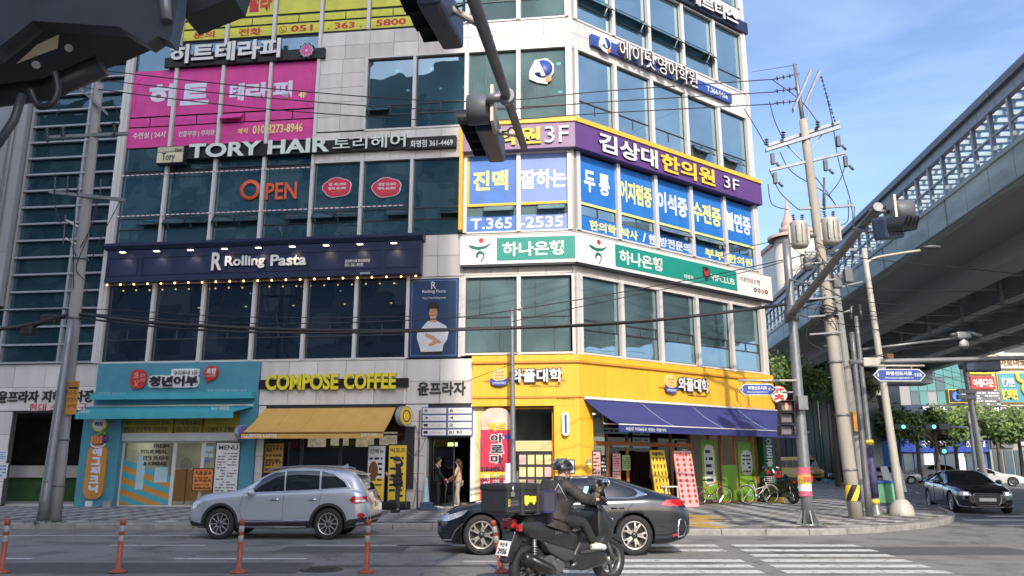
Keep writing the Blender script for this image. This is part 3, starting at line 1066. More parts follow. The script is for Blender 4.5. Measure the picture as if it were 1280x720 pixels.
# yellow clinic films across the fifth floor
t=T('window_film','lemon yellow film across the fifth floor windows with red phone number 051 363 5800','window film',loc=(-11.7,-.02,18.05),frame=L);t.face=L
for i in range(6):
 x0,x1=bay(LM,i)
 for z0,z1 in((18.09,18.52),(18.60,18.90),(19.0,20.9),(20.97,22.9)):
  parts=[(x0+.02,x1-.02)]if z0!=18.6 else[(x0+.02,(x0+x1)/2-.02),((x0+x1)/2+.02,x1-.02)]
  for xa,xb in parts:
   t.cube('film_panel',xa,xb,.018,.026,z0,z1,C_YELF)
def tx(t,s,x0,x1,z0,z1,y,m,bold=.03,d=.006,**k):
 mb=MB();text(mb,s,x0,x1,z0,z1,y,d,bold,0,**k);return t.part('lettering',mb,m,fix=False)
tx(t,'문의',-15.0,-14.1,18.15,18.46,.018,C_RED)
tx(t,'전화',-13.1,-12.15,18.13,18.46,.018,C_RED)
tx(t,'051',-10.95,-10.05,18.16,18.45,.018,C_RED)
tx(t,'. 363 .',-9.45,-8.05,18.16,18.45,.018,C_RED)
tx(t,'5800',-7.5,-6.3,18.16,18.45,.018,C_RED)
tx(t,'&',-13.35,-12.85,19.15,19.85,.018,C_RED,bold=.05)
tx(t,'필라',-12.8,-11.8,19.15,19.95,.018,C_RED,bold=.05)
mb=MB();mb.tube([(-11.27+.15*cos(a*pi/9),.012,18.31+.15*sin(a*pi/9))for a in range(18)],.014,5,closed=True)
mb.tube([(-11.33,.012,18.38),(-11.32,.012,18.3),(-11.25,.012,18.24),(-11.19,.012,18.24)],.018,5)
t.part('phone_emblem',mb,C_RED)
# white channel letter sign on black bar
t=T('shop_sign','white brush style Korean letters with pink flower emblem on black bar above magenta film','sign',loc=(-12,-.16,16.9),frame=L);t.face=L
x0,x1,z0,z1=L.rect(207,64,406,84,.12)
t.cube('backing_bar',x0,x1,-.16,-.04,16.88,17.3,C_BLACK)
channel(t,'히트테라피',L.hit(212,80,.2)[0],L.hit(351,68,.2)[0],16.95,17.78,(C_WHITE,C_CHAR),y=-.16,d=.1,bold=.035)
fx,fz=L.hit(383,63,.22)
mb=MB()
mb.prism([(fx+(.31+.035*cos(10*a))*cos(a),fz+(.31+.035*cos(10*a))*sin(a))for a in[2*pi*k/60 for k in range(60)]],-.2,-.12,'y',0)
for k in range(10):
 a=2*pi*k/10
 mb.prism(circ(fx+.19*cos(a),fz+.19*sin(a),.068,12),-.212,-.2,'y',1)
mb.prism(circ(fx,fz,.15,18),-.216,-.2,'y',1)
mb.prism(circ(fx,fz,.05,10),-.22,-.2,'y',2)
t.part('flower_emblem',mb,[C_CHAR,col('flower_pink',222,90,170),C_WHITE])
mb=MB()
for k in range(10):
 a=2*pi*k/10
 mb.tube([(fx+.19*cos(a)+.072*cos(b),-.215,fz+.19*sin(a)+.072*sin(b))for b in[a+(-1.9+3.8*q/6)for q in range(7)]],.012,4)
t.part('petal_outline',mb,C_WHITE)
# magenta film with white letters
t=T('window_film','magenta film across four fourth floor windows with white Korean letters and phone number','window film',loc=(-13.5,-.02,13.8),frame=L);t.face=L
for i in range(4):
 x0,x1=bay(LM,i)
 t.cube('film_panel',x0+.02,x1-.02,.018,.026,14.9,16.86,C_PINK)
 t.cube('film_panel',x0+.02,(x0+x1)/2-.02,.018,.026,14.48,14.84,C_PINK)
 t.cube('film_panel',(x0+x1)/2+.02,x1-.02,.018,.026,14.48,14.84,C_PINK)
 t.cube('film_panel',x0+.02,x1-.02,.018,.026,13.72,14.43,C_PINK)
 t.cube('film_panel',x0+.02,x1-.02,.016,.022,13.6,13.73,C_PINK)
C_SILV=col('silver_white_letter',225,228,245,.45)
def lp(s,px,m,out=.0,bold=.03,d=.012,t_=None,face=L,**k):
 x0,x1,z0,z1=face.rect(*px,out)
 mb=MB();text(mb,s,x0,x1,z0,z1,-out+.016,d,bold,0,**k)
 return(t_ or t).part('lettering',mb,m,fix=False)
lp('히',(186,105,217,133),C_SILV,bold=.045);lp('트',(226,104,261,131),C_SILV,bold=.045)
lp('테',(287,104,305,126),C_SILV,bold=.04);lp('라',(307,103,336,124),C_SILV,bold=.045);lp('피',(341,101,365,123),C_SILV,bold=.045)
lp('4F',(373,114,383,122),C_LEM)
lp('수면실 | 24시',(166,165,206,174),C_WHITE,bold=.01);lp('연중무휴 | 주차장',(223,163,268,171),C_WHITE,bold=.01)
lp('예약',(297,160,310,167),C_LEM,bold=.01);lp('010-8273-8946',(316,155,378,166),C_LEM,bold=.015)
mb=MB()
xs=[L.hit(176,130)[0],L.hit(170,130)[0]]
zz0,zz1=15.0,16.6
X0=LM[0]+.25;X1=LM[4]-.25
pts=[(X0+.2,zz1),(X0,zz1-.2),(X0,zz0+.2),(X0+.2,zz0)]
for(a,b),(c,d)in zip(pts,pts[1:]):mb.tube([(a,.014,b),(c,.014,d)],.007,4)
pts=[(X1-.2,zz1),(X1,zz1-.2),(X1,zz0+.2),(X1-.2,zz0)]
for(a,b),(c,d)in zip(pts,pts[1:]):mb.tube([(a,.014,b),(c,.014,d)],.007,4)
t.part('border_line',mb,C_REDP)
mb=MB();mb.box(-.42,.42,-.02,.02,-.36,0);mb.xf(Matrix.Translation((L.hit(291,147)[0],.0,14.8))@Matrix.Rotation(radians(-40),4,'X'))
t.part('vent_sash',mb,C_PINK)
# salon sign
t=T('shop_sign','pale green salon letters reading TORY HAIR on a black bar above the third floor','sign',loc=(-10,-.2,12.85),frame=L);t.face=L
xa=L.hit(228,190,.2)[0];xb=L.hit(570,178,.2)[0];xm=L.hit(507,180,.2)[0]
t.cube('backing_bar',xa,xm,-.2,-.03,12.95,13.42,C_BLACK)
t.cube('phone_board',xm+.01,xb,-.23,-.03,12.92,13.36,C_BLACK)
channel(t,'TORY HAIR',L.hit(236,190,.28)[0],L.hit(412,183,.28)[0],12.93,13.52,(C_WHITEG,C_CHAR),y=-.2,d=.09,bold=.035)
channel(t,'토리헤어',L.hit(416,183,.28)[0],L.hit(507,180,.28)[0],12.98,13.5,(C_WHITEG,C_CHAR),y=-.2,d=.09,bold=.01)
lp('화명점 361-4469',(513,174,566,183),C_WHITE,out=.245,bold=.015)
x0,x1,z0,z1=L.rect(196,183,230,204,.34)
mb=MB();mb.box(x0,x1,-.36,-.05,z0,z1);mb.box(x0+.03,x1-.03,-.365,-.36,z0+.03,z1-.25,1);mb.box(x0+.03,x1-.03,-.364,-.36,z1-.22,z1-.03,2)
t.part('logo_box',mb,[C_CHAR,col('cream_box',222,214,178),col('khaki_box',196,190,160)])
lp('Tory',(202,191,218,203),C_INK,out=.385,bold=.0);lp('Hair',(219,185,228,189),C_INK,out=.385,bold=.0)
# OPEN and the two price stickers
t=T('window_lettering','orange OPEN lettering with a big ring O stuck on third floor glass','lettering',loc=(-12,.03,11),frame=L);t.face=L
ox,oz=L.hit(312,237)
mb=MB();mb.lathe([(.26,.0),(.41,.0),(.41,.012),(.26,.012)],32,M=Matrix.Translation((ox,.035,oz))@Matrix.Rotation(pi/2,4,'X'))
t.part('ring_letter',mb,C_SALM)
lp('PEN',(332,228,371,249),C_SALM,out=-.02,bold=.02)
for(cx,l1,l2,lab)in((405+16,'펌 40,000','염색 40,000','pink cloud shaped price sticker reading 40,000 on the salon window'),(483,'셋팅 50,000','매직 60,000','pink cloud shaped price sticker reading 50,000 and 60,000 on the salon window')):
 px_,pz_=L.hit(cx,234)
 t=T('price_sticker',lab,'sticker','cloud stickers on the salon window',loc=(px_,.03,pz_),frame=L);t.face=L
 mb=MB();mb2=MB()
 def cloud(s_):
  pts=[]
  for k in range(72):
   a=2*pi*k/72
   q=s_*(1+.10*abs(sin(2.5*a+.3)))
   pts.append((px_+.50*q*cos(a),pz_+.345*q*sin(a)))
  return pts
 mb2.prism(cloud(1.06),.026,.03,'y');mb.prism(cloud(1.0),.018,.026,'y')
 t.part('border',mb2,C_WHITE);t.part('sticker_face',mb,C_REDP)
 for s_,z_ in((l1,.06),(l2,-.10)):
  mb=MB();text(mb,s_,px_-.33,px_+.35,pz_+z_,pz_+z_+.13,.018,.006,.02);t.part('lettering',mb,C_WHITE,fix=False)
 mb=MB();text(mb,'시술 후 적립됩니다',px_-.2,px_+.2,pz_-.2,pz_-.14,.018,.006,.0);t.part('lettering',mb,C_ORG,fix=False)
t=T('dashed_light_string','dashed red and white light strip running across the salon windows','light string',loc=(-13,-.12,10.75),frame=L)
for z in(10.78,12.42):
 for k in range(56):
  xx=-17.3+k*(11.3/56 if z<12 else 7.6/56)
  mb=MB()
 mb=MB();mb2=MB()
 xe=-5.95 if z<12 else-9.7
 n=int((xe+17.3)/.2)
 for k in range(n):
  xx=-17.3+k*.2
  mb.box(xx,xx+.13,-.125,-.105,z-.018,z+.018);mb2.box(xx+.13,xx+.2,-.122,-.108,z-.012,z+.012)
 t.part('tube',mb,C_WHITE);t.part('gaps',mb2,C_REDP)
# pasta restaurant fascia
t=T('shop_fascia','navy restaurant fascia with cornice, spot lamps and white letters reading Rolling Pasta','fascia',loc=(-11.5,-.4,8.15),frame=L);t.face=L
FX0=L.hit(133,330,.38)[0];FX1=L.hit(526,320,.38)[0]
mb=MB();mb.box(FX0,FX1,-.38,-.03,8.14,9.36);t.part('fascia_board',mb,C_NAVY)
mb=MB();mb.prism([(-.03,9.37),(-.42,9.37),(-.46,9.42),(-.52,9.50),(-.52,9.6),(-.03,9.64)],FX0-.1,FX1+.08,'x');t.part('cornice',mb,C_NAVY)
mb=MB();mb.box(FX0,FX1,-.41,-.382,8.14,8.24);t.part('base_moulding',mb,C_NAVY)
def ring(mb,x0,x1,z0,z1,y,w=.035,d=.02,m=0):
 mb.box(x0,x1,y-d,y,z0,z0+w,m);mb.box(x0,x1,y-d,y,z1-w,z1,m);mb.box(x0,x0+w,y-d,y,z0+w,z1-w,m);mb.box(x1-w,x1,y-d,y,z0+w,z1-w,m)
for a,b in((FX0+.08,FX0+1.25),(FX0+1.4,FX1-1.45),(FX1-1.3,FX1-.1)):
 mb=MB();ring(mb,a,b,8.38,9.08,-.38);t.part('panel_moulding',mb,C_NAVY)
channel(t,'Rolling',L.hit(281,328,.45)[0],L.hit(331,327,.45)[0],8.50,8.98,(C_WHITE,C_CHAR),y=-.385,d=.07,bold=.03)
channel(t,'Pasta',L.hit(338,327,.45)[0],L.hit(383,327,.45)[0],8.56,8.98,(C_WHITE,C_CHAR),y=-.385,d=.07,bold=.03)
channel(t,'R',L.hit(264,332,.45)[0],L.hit(277,332,.45)[0],8.46,9.14,(C_WHITE,C_CHAR),y=-.385,d=.07,bold=.03)
lp('롤링파스타 부산화명점',(431,324,462,328),C_WHITE,out=.402,bold=.0);lp('051-361-9292',(431,329,454,333),C_WHITE,out=.402,bold=.0)
lp('알통떡강정',(450,340,462,343),C_WHITE,out=.43,bold=.0)
for i in range(9):
 x=L.hit(155+42.2*i,314,.6)[0]
 mb=MB();mb.cyl((x,-.38,9.27),(x,-.66,9.27),.015,n=6);mb.bbox(x-.12,x+.12,-.74,-.6,9.2,9.27,.015)
 o=t.part('spot_lamp',mb,C_NAVY)
 mb=MB();mb.box(x-.1,x+.1,-.725,-.615,9.185,9.2);t.part('lamp_lens',mb,mat('lit_spot_lens',(1,.8,.5),.4,emit=2.5,var=0),parent=o)
 ld=bpy.data.lights.new('spot_lamp_light','SPOT');ld.energy=8;ld.spot_size=radians(95);ld.spot_blend=.8;ld.color=(1,.8,.55);ld.shadow_soft_size=.08
 lo=bpy.data.objects.new('spot_lamp_light',ld);COL.objects.link(lo)
 lo.location=L.w(x,-.67,9.17);lo.rotation_euler=(Vector(L.w(x,-.67,9.17))-Vector(L.w(x,-.36,8.6))).to_track_quat('Z','Y').to_euler()
t=T('bulb_string','row of small warm bulbs hanging under the navy fascia','light string',loc=(-11.5,-.42,8.1),frame=L)
mb=MB()
N=23
bx=[FX0+.15+(FX1-FX0-.3)*i/(N-1)for i in range(N)]
for a,b in zip(bx,bx[1:]):mb.tube([(a,-.42,8.1),((a+b)/2,-.42,8.06),(b,-.42,8.1)],.008,4)
t.part('wire',mb,C_BLACK)
for i,x in enumerate(bx):
 mb=MB();mb.sphere((x,-.42,8.04),.034,8);t.part('bulb',mb,C_BULB)
 mb=MB();mb.sphere((x+.2,.9+.3*(i%3),8.0-.25*(i%2)),.010,6);t.part('bulb',mb,C_BULB)
# chef poster
t=T('poster','tall navy poster of a smiling cook with folded arms and white jacket','poster',loc=(-4.9,-.06,5.05),frame=L);t.face=L
PX0,PX1,PZ0,PZ1=L.rect(512,348,573,447,.08)
t.cube('board',PX0,PX1,-.08,-.03,PZ0,PZ1,C_NAVYD)
mb=MB();ring(mb,PX0+.06,PX1-.06,PZ0+.07,PZ1-.07,-.08,.015,.004);t.part('border_line',mb,col('pale_blue_line',120,150,190))
def onp(px,py,out=.09):return L.hit(px,py,out)
lp('R',(539,352,545,361),C_WHITE,out=.097,t_=t,bold=.0)
lp('Rolling Pasta',(528,362,557,367),C_WHITE,out=.097,t_=t,bold=.0);lp('King of the Rolling pasta',(528,371,557,374),C_WHITE,out=.097,t_=t,bold=-.005)
sk=col('printed_skin',205,150,120);jk=col('printed_white_jacket',214,216,222);hr=col('printed_black',28,24,26)
cx,_=onp(542,400)
zc=onp(541,392)[1]
mb=MB()
mb.prism([onp(x,y)for x,y in[(527,410),(534,402),(541,400),(548,402),(557,407),(561,413),(559,424),(554,431),(553,439),(526,440),(524,432),(521,422),(522,413)]],-.088,-.081,'y');t.part('printed_jacket',mb,jk)
mb=MB();mb.prism([onp(x,y)for x,y in[(526,440),(553,439),(553,443),(526,443)]],-.088,-.081,'y');t.part('printed_apron',mb,hr)
mb=MB();mb.prism(circ(*onp(541.5,391),.15,20,.235),-.09,-.081,'y');mb.prism([onp(x,y)for x,y in[(538,397),(545,397),(546,403),(537,403)]],-.0885,-.081,'y')
mb.prism([onp(x,y)for x,y in[(532,416),(542,420),(552,428),(549,430),(540,425),(531,420)]],-.092,-.081,'y');mb.prism([onp(x,y)for x,y in[(535,431),(542,426),(549,424),(550,427),(543,431),(536,433)]],-.094,-.081,'y')
t.part('printed_skin',mb,sk)
mb=MB();mb.prism([onp(x,y)for x,y in[(534,390),(534,383),(538,378),(545,378),(549,383),(549,390),(546,386),(537,386)]],-.094,-.081,'y');ring(mb,*[onp(537,389)[0],onp(541.2,389)[0],onp(541,390.5)[1],onp(541,387.5)[1]],-.09,.008,.005);ring(mb,*[onp(542,389)[0],onp(546.3,389)[0],onp(541,390.5)[1],onp(541,387.5)[1]],-.09,.008,.005)
t.part('printed_cap_and_glasses',mb,hr)
# oriental clinic: purple fascia on both faces
t=T('shop_fascia','purple fascia with yellow trim wrapping the corner above the third floor, reading 3F','fascia',loc=(0,0,12.6),frame=L);t.face=L
PO=.34
cxl=PO*tan(radians((36.7+6.9)/2))
def strip(z0,z1,o,m,name,xl=-3.92,xr=10.72):
 for f,xa,s_ in((L,xl,-1),(R,xr,1)):
  k0=.04;cc=o*tan(radians(21.8));ci=k0*tan(radians(21.8))
  if f is L:pl_=[(xa,-o),(cc,-o),(ci,-k0),(xa,-k0)]
  else:pl_=[(-cc,-o),(xa,-o),(xa,-k0),(-ci,-k0)]
  mb=MB();mb.prism(pl_,z0,z1,'z');t.part(name,mb,m if f is R or name=='trim' else C_PURPL,frame=f)
strip(12.66,13.62,PO,C_PURP,'fascia_board')
strip(13.625,13.8,PO+.05,C_GOLD,'trim')
mb=MB();mb.box(-4.05,-3.925,-PO-.05,-.04,9.7,13.8);t.part('trim',mb,C_GOLD,frame=L)
def chn(s_,face,x0p,x1p,yp,z0,z1,mm,d=.07,o=PO,bold=.03,th=None):
 channel(th or t,s_,face.hit(x0p,yp,o+d)[0],face.hit(x1p,yp,o+d)[0],z0,z1,mm,y=-o,d=d,bold=bold,frame=face)
C_YSIDE=col('dark_yellow_side',150,100,10)
chn('한의원',L,587,676,172,12.8,13.45,(C_YEL,C_YSIDE))
chn('3F',L,681,711,172,12.82,13.45,(C_WHITE,C_CHAR),bold=.0)
chn('김상대',R,749,822,190,12.76,13.5,(C_WHITE,C_CHAR))
chn('한의원',R,827,893,210,12.76,13.5,(C_YEL,C_YSIDE))
chn('3F',R,905,924,230,12.9,13.42,(C_WHITE,C_CHAR),bold=.0)
mb=MB();mb.tube([R.w(1.0+k,-PO-.05,12.72)for k in range(0,9)],.012,4)
# blue films
t=T('window_film','blue clinic film on the two sunny third floor windows, reading T.365-2535','window film',loc=(-1.9,-.02,9.75),frame=L);t.face=L
for i,m in((7,C_BLUE),(8,C_BLUEL)):
 x0,x1=bay(LM,i)
 t.cube('film_panel',x0,x1,.03,.04,10.72,12.58,m)
 t.cube('film_panel',x0,x1,.03,.04,9.71,10.29,C_BLUE if i==7 else C_BLUEL)
 t.cube('trim',x0-.05,x1+.05,.015,.03,10.66,10.76,C_GOLD)
t.cube('trim',LM[7]+.07,LM[7]+.14,.015,.03,10.76,12.58,C_GOLD)
def films(s_,face,px,m,**k):
 x0,x1,z0,z1=face.rect(*px,0)
 mb=MB();text(mb,s_,x0,x1,z0,z1,.029,.008,k.pop('bold',.035),0,**k);t.part('lettering',mb,m,frame=face,fix=False)
films('진맥',L,(591,213,635,238),C_LEM);films('잘하는',L,(650,211,708,235),C_WHITE)
films('T.365',L,(588,272,640,286),C_WHITE,bold=.02);films('-2535',L,(649,270,704,284),C_WHITE,bold=.02)
t=T('window_film','bright blue clinic film listing treatments on five third floor windows of the right face','window film',loc=(5,-.02,9.75),frame=R);t.face=R
words=[('두 통',C_WHITE),('어지럼증',C_LEM),('이석증',C_WHITE),('수전증',C_LEM),('불면증',C_WHITE)]
for i,(s_,m)in enumerate(words):
 x0,x1=bay(RM,i)
 t.cube('film_panel',x0,x1,.03,.04,10.78,12.58,C_BLUES)
 t.cube('film_panel',x0,x1,.03,.04,9.74,10.29,C_BLUES)
 t.cube('trim',x0,x1,.015,.03,10.70,10.79,C_LEM)
 mb=MB();text(mb,s_,x0+(.3 if i==0 else.1),x1-(.3 if i==0 else.1),11.25,12.1,.029,.008,.035);t.part('lettering',mb,m,fix=False)
for s_,a,b,m in(('한의학',.8,2.12,C_LEM),('박사',2.42,3.25,C_LEM),('/',3.5,3.7,C_WHITE),('한',3.85,4.2,C_WHITE),('방전문의',4.45,6.2,C_WHITE),('부부',7.1,8.3,C_LEM),('한의원',8.6,10.2,C_LEM)):
 mb=MB();text(mb,s_,a,b,9.82,10.2,.029,.008,.03);t.part('lettering',mb,m,fix=False)
# bank sign, both faces
for f,lab in((L,'white and green bank sign box with striding figure emblem, left of the corner'),(R,'long white and green bank sign box with VIPCLUB shield on the right face')):
 t=T('bank_sign',lab,'sign','green bank signs under the third floor',loc=(-2 if f is L else 5,-.3,8.42),frame=f);t.face=f
 if f is L:xa,xb,ga,gb=-3.98,.10,L.hit(621,310,.3)[0],L.hit(719,310,.3)[0]
 else:xa,xb,ga,gb=-.10,11.0,R.hit(769,320,.3)[0],R.hit(921,350,.3)[0]
 mb=MB();mb.box(xa,xb,-.3,-.04,8.42,9.47);t.part('sign_box',mb,C_SGN)
 mb=MB();mb.box(xa+.02,xb-.02,-.28,-.05,8.35,8.42);mb.box(xa,xb,-.26,-.05,9.47,9.5);t.part('sign_edge',mb,C_CHAR)
 mb=MB();mb.box(ga,gb,-.305,-.3,8.53,9.36);t.part('green_panel',mb,C_GRN)
 ex=L.hit(600,316,.31)[0]if f is L else R.hit(748,318,.31)[0]
 s_=1.0 if f is L else 1.05
 mb=MB()
 mb.prism([(ex+s_*a,9.0+b)for a,b in[(-.42,.10),(-.36,.13),(-.1,.06),(.15,.08),(.44,.2),(.2,-.0),(-.05,-.06),(-.3,.0)]],-.31,-.3,'y')
 pts=catmull([(ex+s_*a,-.302,9.0+b)for a,b in[(-.10,-.34),(-.10,-.22),(.0,-.14),(.12,-.20),(.12,-.34),(.03,-.50)]],5)
 mb.tube(pts,[.022+.034*sin(pi*min(1,i/18))for i in range(len(pts))],8);k0=len(mb.v)-len(pts)*8
 for i in range(k0,len(mb.v)):v_=mb.v[i];mb.v[i]=(v_[0],-.302+(v_[1]+.302)*.2,v_[2])
 t.part('emblem_figure',mb,C_GRND)
 mb=MB();mb.prism(circ(ex+.04,9.29,.09,16),-.31,-.3,'y');t.part('emblem_dot',mb,C_RED)
 if f is L:tq=(L.hit(628,310,.31)[0],L.hit(705,310,.31)[0])
 else:tq=(R.hit(774,320,.31)[0],R.hit(828,330,.31)[0])
 mb=MB();text(mb,'하나은행',tq[0],tq[1],8.68,9.2,-.306,.01,.03);t.part('lettering',mb,C_WHITE,fix=False)
 if f is R:
  mb=MB();text(mb,'화명동',R.hit(855,345,.31)[0],R.hit(867,345,.31)[0],8.62,8.78,-.306,.006,.01);t.part('lettering',mb,C_WHITE,fix=False)
  mb=MB();text(mb,'VIPCLUB',R.hit(889,348,.31)[0],R.hit(918,352,.31)[0],8.76,9.02,-.306,.006,.01);t.part('lettering',mb,C_WHITE,fix=False)
  sx=R.hit(883,345,.31)[0]
  mb=MB();mb.prism([(sx-.22,9.22),(sx,9.27),(sx+.22,9.22),(sx+.2,8.9),(sx,8.66),(sx-.2,8.9)],-.31,-.305,'y');t.part('shield',mb,C_CHAR)
  mb=MB();mb.prism([(sx-.18,9.19),(sx,9.05),(sx+.18,9.19),(sx+.05,8.8),(sx-.1,8.95)],-.316,-.31,'y');t.part('shield_wing',mb,C_RED)
  mb=MB();text(mb,'외환전문은행',R.hit(926,354,.31)[0],R.hit(950,356,.31)[0],9.0,9.2,-.301,.006,.0);t.part('lettering',mb,C_INK,fix=False)
  for q,m in enumerate((C_PURP,C_GREY,C_ORG,C_INK)):
   mb=MB();mb.lathe([(.045,0),(.1,0),(.1,.012),(.045,.012)],16,M=Matrix.Translation((9.82+q*.25,-.3,8.75))@Matrix.Rotation(pi/2,4,'X'));t.part('round_emblem',mb,m)
# english academy sign on the right face
t=T('shop_sign','white Korean channel letters of an English academy on a blue bar under the fifth floor','sign',loc=(4.5,-.2,17.1),frame=R);t.face=R
xa=R.hit(740,50,.2)[0];xb=R.hit(915,125,.2)[0];xc=R.hit(872,107,.2)[0]
t.cube('backing_bar',xa,xb,-.2,-.04,17.1,17.55,C_ROYAL)
C_SIDE=col('grey_letter_side',120,112,110)
channel(t,'에이닷',R.hit(775,70,.36)[0],R.hit(820,90,.36)[0],16.98,17.72,(C_WHITE,C_SIDE),y=-.2,d=.17,bold=.0)
channel(t,'영어학원',R.hit(823,90,.36)[0],R.hit(872,110,.36)[0],16.98,17.72,(C_WHITE,C_SIDE),y=-.2,d=.17,bold=.0)
ax,az=R.hit(757,55,.3)
def a_logo(t,ax,az,s_,y,frame):
 mb=MB();mb.prism([(ax+s_*a,az+s_*b)for a,b in[(-.40,.08),(-.2,.5),(.25,.55),(.5,.3),(.5,-.05),(.32,-.3),(.25,-.5),(-.1,-.42),(-.42,-.25)]],y-.05,y,'y');t.part('logo_board',mb,C_WHITE,frame=frame)
 mb=MB();mb.lathe([(0,0),(.36*s_,0),(.36*s_,.012),(0,.012)],28,M=Matrix.Translation((ax+.1*s_,y-.05,az+.12*s_))@Matrix.Rotation(pi/2,4,'X'));t.part('logo_disc',mb,C_ROYAL,frame=frame)
 mb=MB();text(mb,'A',ax-.4*s_,ax+.2*s_,az-.18*s_,az+.46*s_,y-.062,.02,.05);t.part('lettering',mb,C_WHITE,fix=False,frame=frame)
 mb=MB();mb.prism(circ(ax+.3*s_,az-.3*s_,.12*s_,16),y-.075,y-.05,'y');t.part('logo_dot',mb,C_ORG,frame=frame)
a_logo(t,ax,az,.66,-.2,R)
mb=MB();text(mb,'T.364-5466',R.hit(884,112,.21)[0],R.hit(910,124,.21)[0],17.2,17.44,-.2,.008,.01);t.part('lettering',mb,C_WHITE,fix=False)
t=T('window_emblem','big white A emblem with blue disc and orange dot on fourth floor glass','emblem',loc=(-1,-.02,15.2),frame=L);t.face=L
ax,az=L.hit(677,90,0)
a_logo(t,ax-.05,az,1.0,.046,L)
t=T('shop_sign','dark blue sign bar with white Korean letters at the top right of the building','sign',loc=(7.5,-.2,21.2),frame=R);t.face=R
t.cube('backing_bar',4.5,10.75,-.22,-.04,21.0,21.55,C_NAVY)
channel(t,'메르디스',R.hit(862,5,.33)[0],R.hit(922,22,.33)[0],21.05,21.75,(C_WHITE,C_SIDE),y=-.22,d=.13,bold=.03)
# coffee sign
t=T('shop_sign','yellow letters reading COMPOSE COFFEE on a black bar on the stone wall','sign',loc=(-8.6,-.2,4.3),frame=L);t.face=L
x0=L.hit(320,485,.15)[0];x1=L.hit(510,480,.15)[0]
t.cube('backing_bar',x0,x1,-.14,-.04,4.19,4.5,C_BLACK)
C_LYS=col('olive_letter_side',140,130,20)
channel(t,'COMPOSE',L.hit(332,480,.22)[0],L.hit(423,478,.22)[0],4.12,4.68,(C_LETY,C_LYS),y=-.14,d=.1,bold=.038)
channel(t,'COFFEE',L.hit(430,478,.22)[0],L.hit(495,478,.22)[0],4.12,4.68,(C_LETY,C_LYS),y=-.14,d=.1,bold=.038)
for s_,px in(('가성비최고 대용량 커피',(331,458,360,462)),('컴포즈커피 화명점',(472,455,497,459)),('추가설치시',(490,491,507,495))):
 lp(s_,px,C_INK,out=.033,t_=t,bold=.0,d=.004)
for s_,px,lab in(('윤프라자',(522,477,582,494),'dark Korean letters fixed on the stone wall above the building entrance'),('윤프라자 지하주차장',(-3,488,117,503),'dark Korean letters above the basement parking entrance')):
 t=T('wall_lettering',lab,'lettering','building name letters',loc=(L.hit((px[0]+px[2])/2,490)[0],-.04,4),frame=L);t.face=L
 x0,x1,z0,z1=L.rect(*px,.07)
 channel(t,s_,x0,x1,z0,z1,(C_CHAR,C_BLACK),y=-.03,d=.05,bold=.02)
 if 'parking' in lab:
  x0,x1,z0,z1=L.rect(36,504,108,514,.05)
  mb=MB();text(mb,'현대 소유입구',x0,x1,z0,z1,-.03,.02,.0);t.part('lettering',mb,C_REDP,fix=False)
# ground floor shops
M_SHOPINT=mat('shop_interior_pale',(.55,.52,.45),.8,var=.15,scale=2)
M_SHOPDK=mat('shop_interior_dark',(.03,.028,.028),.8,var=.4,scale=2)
M_FLOORT=mat('shop_floor',(.22,.2,.18),.5,var=.2)
C_OCHRE=col('ochre_lower_wall',206,140,40,.6)
C_LIME=col('lime_green_panel',128,182,32,.5,var=.06)
C_DGRN=col('dark_green_panel',16,96,62,.5)
C_POSTW=col('poster_white',225,224,222,.5)
C_POSTP=col('poster_pink',236,180,176,.5,var=.1)
C_POSTG=col('poster_green',170,208,140,.5,var=.1)
C_WOOD=col('orange_brown_timber',190,112,40,.55,var=.1)
C_LBL=col('pale_blue_board',170,205,214,.5)
C_CREAM=col('cream_blind',226,214,150,.6)
Z0=PAVE_Z
def room(face,x0,x1,d,z1,mw,mf,mc,low=None,y0=.3):
 mb=MB();mb.box(x0,x1,y0+d,y0+d+.1,Z0,z1);bd.part('shop_wall',mb,mw,frame=face)
 for x in(x0,x1):
  mb=MB();mb.box(x-.05,x+.05,y0,y0+d,Z0,z1);bd.part('shop_wall',mb,mw,frame=face)
 mb=MB();mb.box(x0,x1,.0,y0+d,Z0-.1,Z0+.02);bd.part('shop_floor',mb,mf,frame=face)
 mb=MB();mb.box(x0,x1,y0,y0+d,z1,z1+.05);bd.part('shop_ceiling',mb,mc,frame=face)
 if low:
  mb=MB();mb.box(x0+.06,x1-.06,y0+d-.02,y0+d,Z0,Z0+1.25);bd.part('shop_wall',mb,low,frame=face)
def hx(face,px,py,o=0.0):return face.hit(px,py,o)[0]
def hz(face,px,py,o=0.0):return face.hit(px,py,o)[1]
# sushi shop
SX0=hx(L,101,580);SX1=hx(L,320,560)
WX=hx(L,147,600);CX=hx(L,298,570)
t=T('shop_fascia','teal fascia and columns of the sushi shop with white outlined Korean letters','fascia',loc=((SX0+SX1)/2,-.2,Z0),frame=L);t.face=L
mb=MB();mb.box(-17.3,SX1,-.16,.25,3.62,5.16);t.part('fascia_board',mb,C_TEAL)
mb=MB();mb.box(SX0,WX,-.13,.3,Z0,3.62);t.part('column',mb,C_TEAL)
mb=MB();mb.box(CX,SX1,-.13,.3,Z0,3.62);t.part('column',mb,C_TEAL)
xa=hx(L,114,490,.5);xb=hx(L,315,487,.5)
mb=MB();mb.box(xa,xb,-.55,-.17,3.83,4.05);t.part('slim_sign_box',mb,C_TEALA)
lp('기장맛집 010-9231',(120,490,157,494),C_LBL,out=.57,t_=t,bold=.0,d=.004);lp('부산 화명점 051)365-1210',(259,486,308,490),C_LBL,out=.57,t_=t,bold=.0,d=.004)
t2=T('slim_awning','turquoise slim retractable awning over the sushi shopfront','awning',loc=((xa+xb)/2,-.2,3.3),frame=L);t2.face=L
xl=hx(L,95,514,.95);xr=hx(L,292,508,.95)
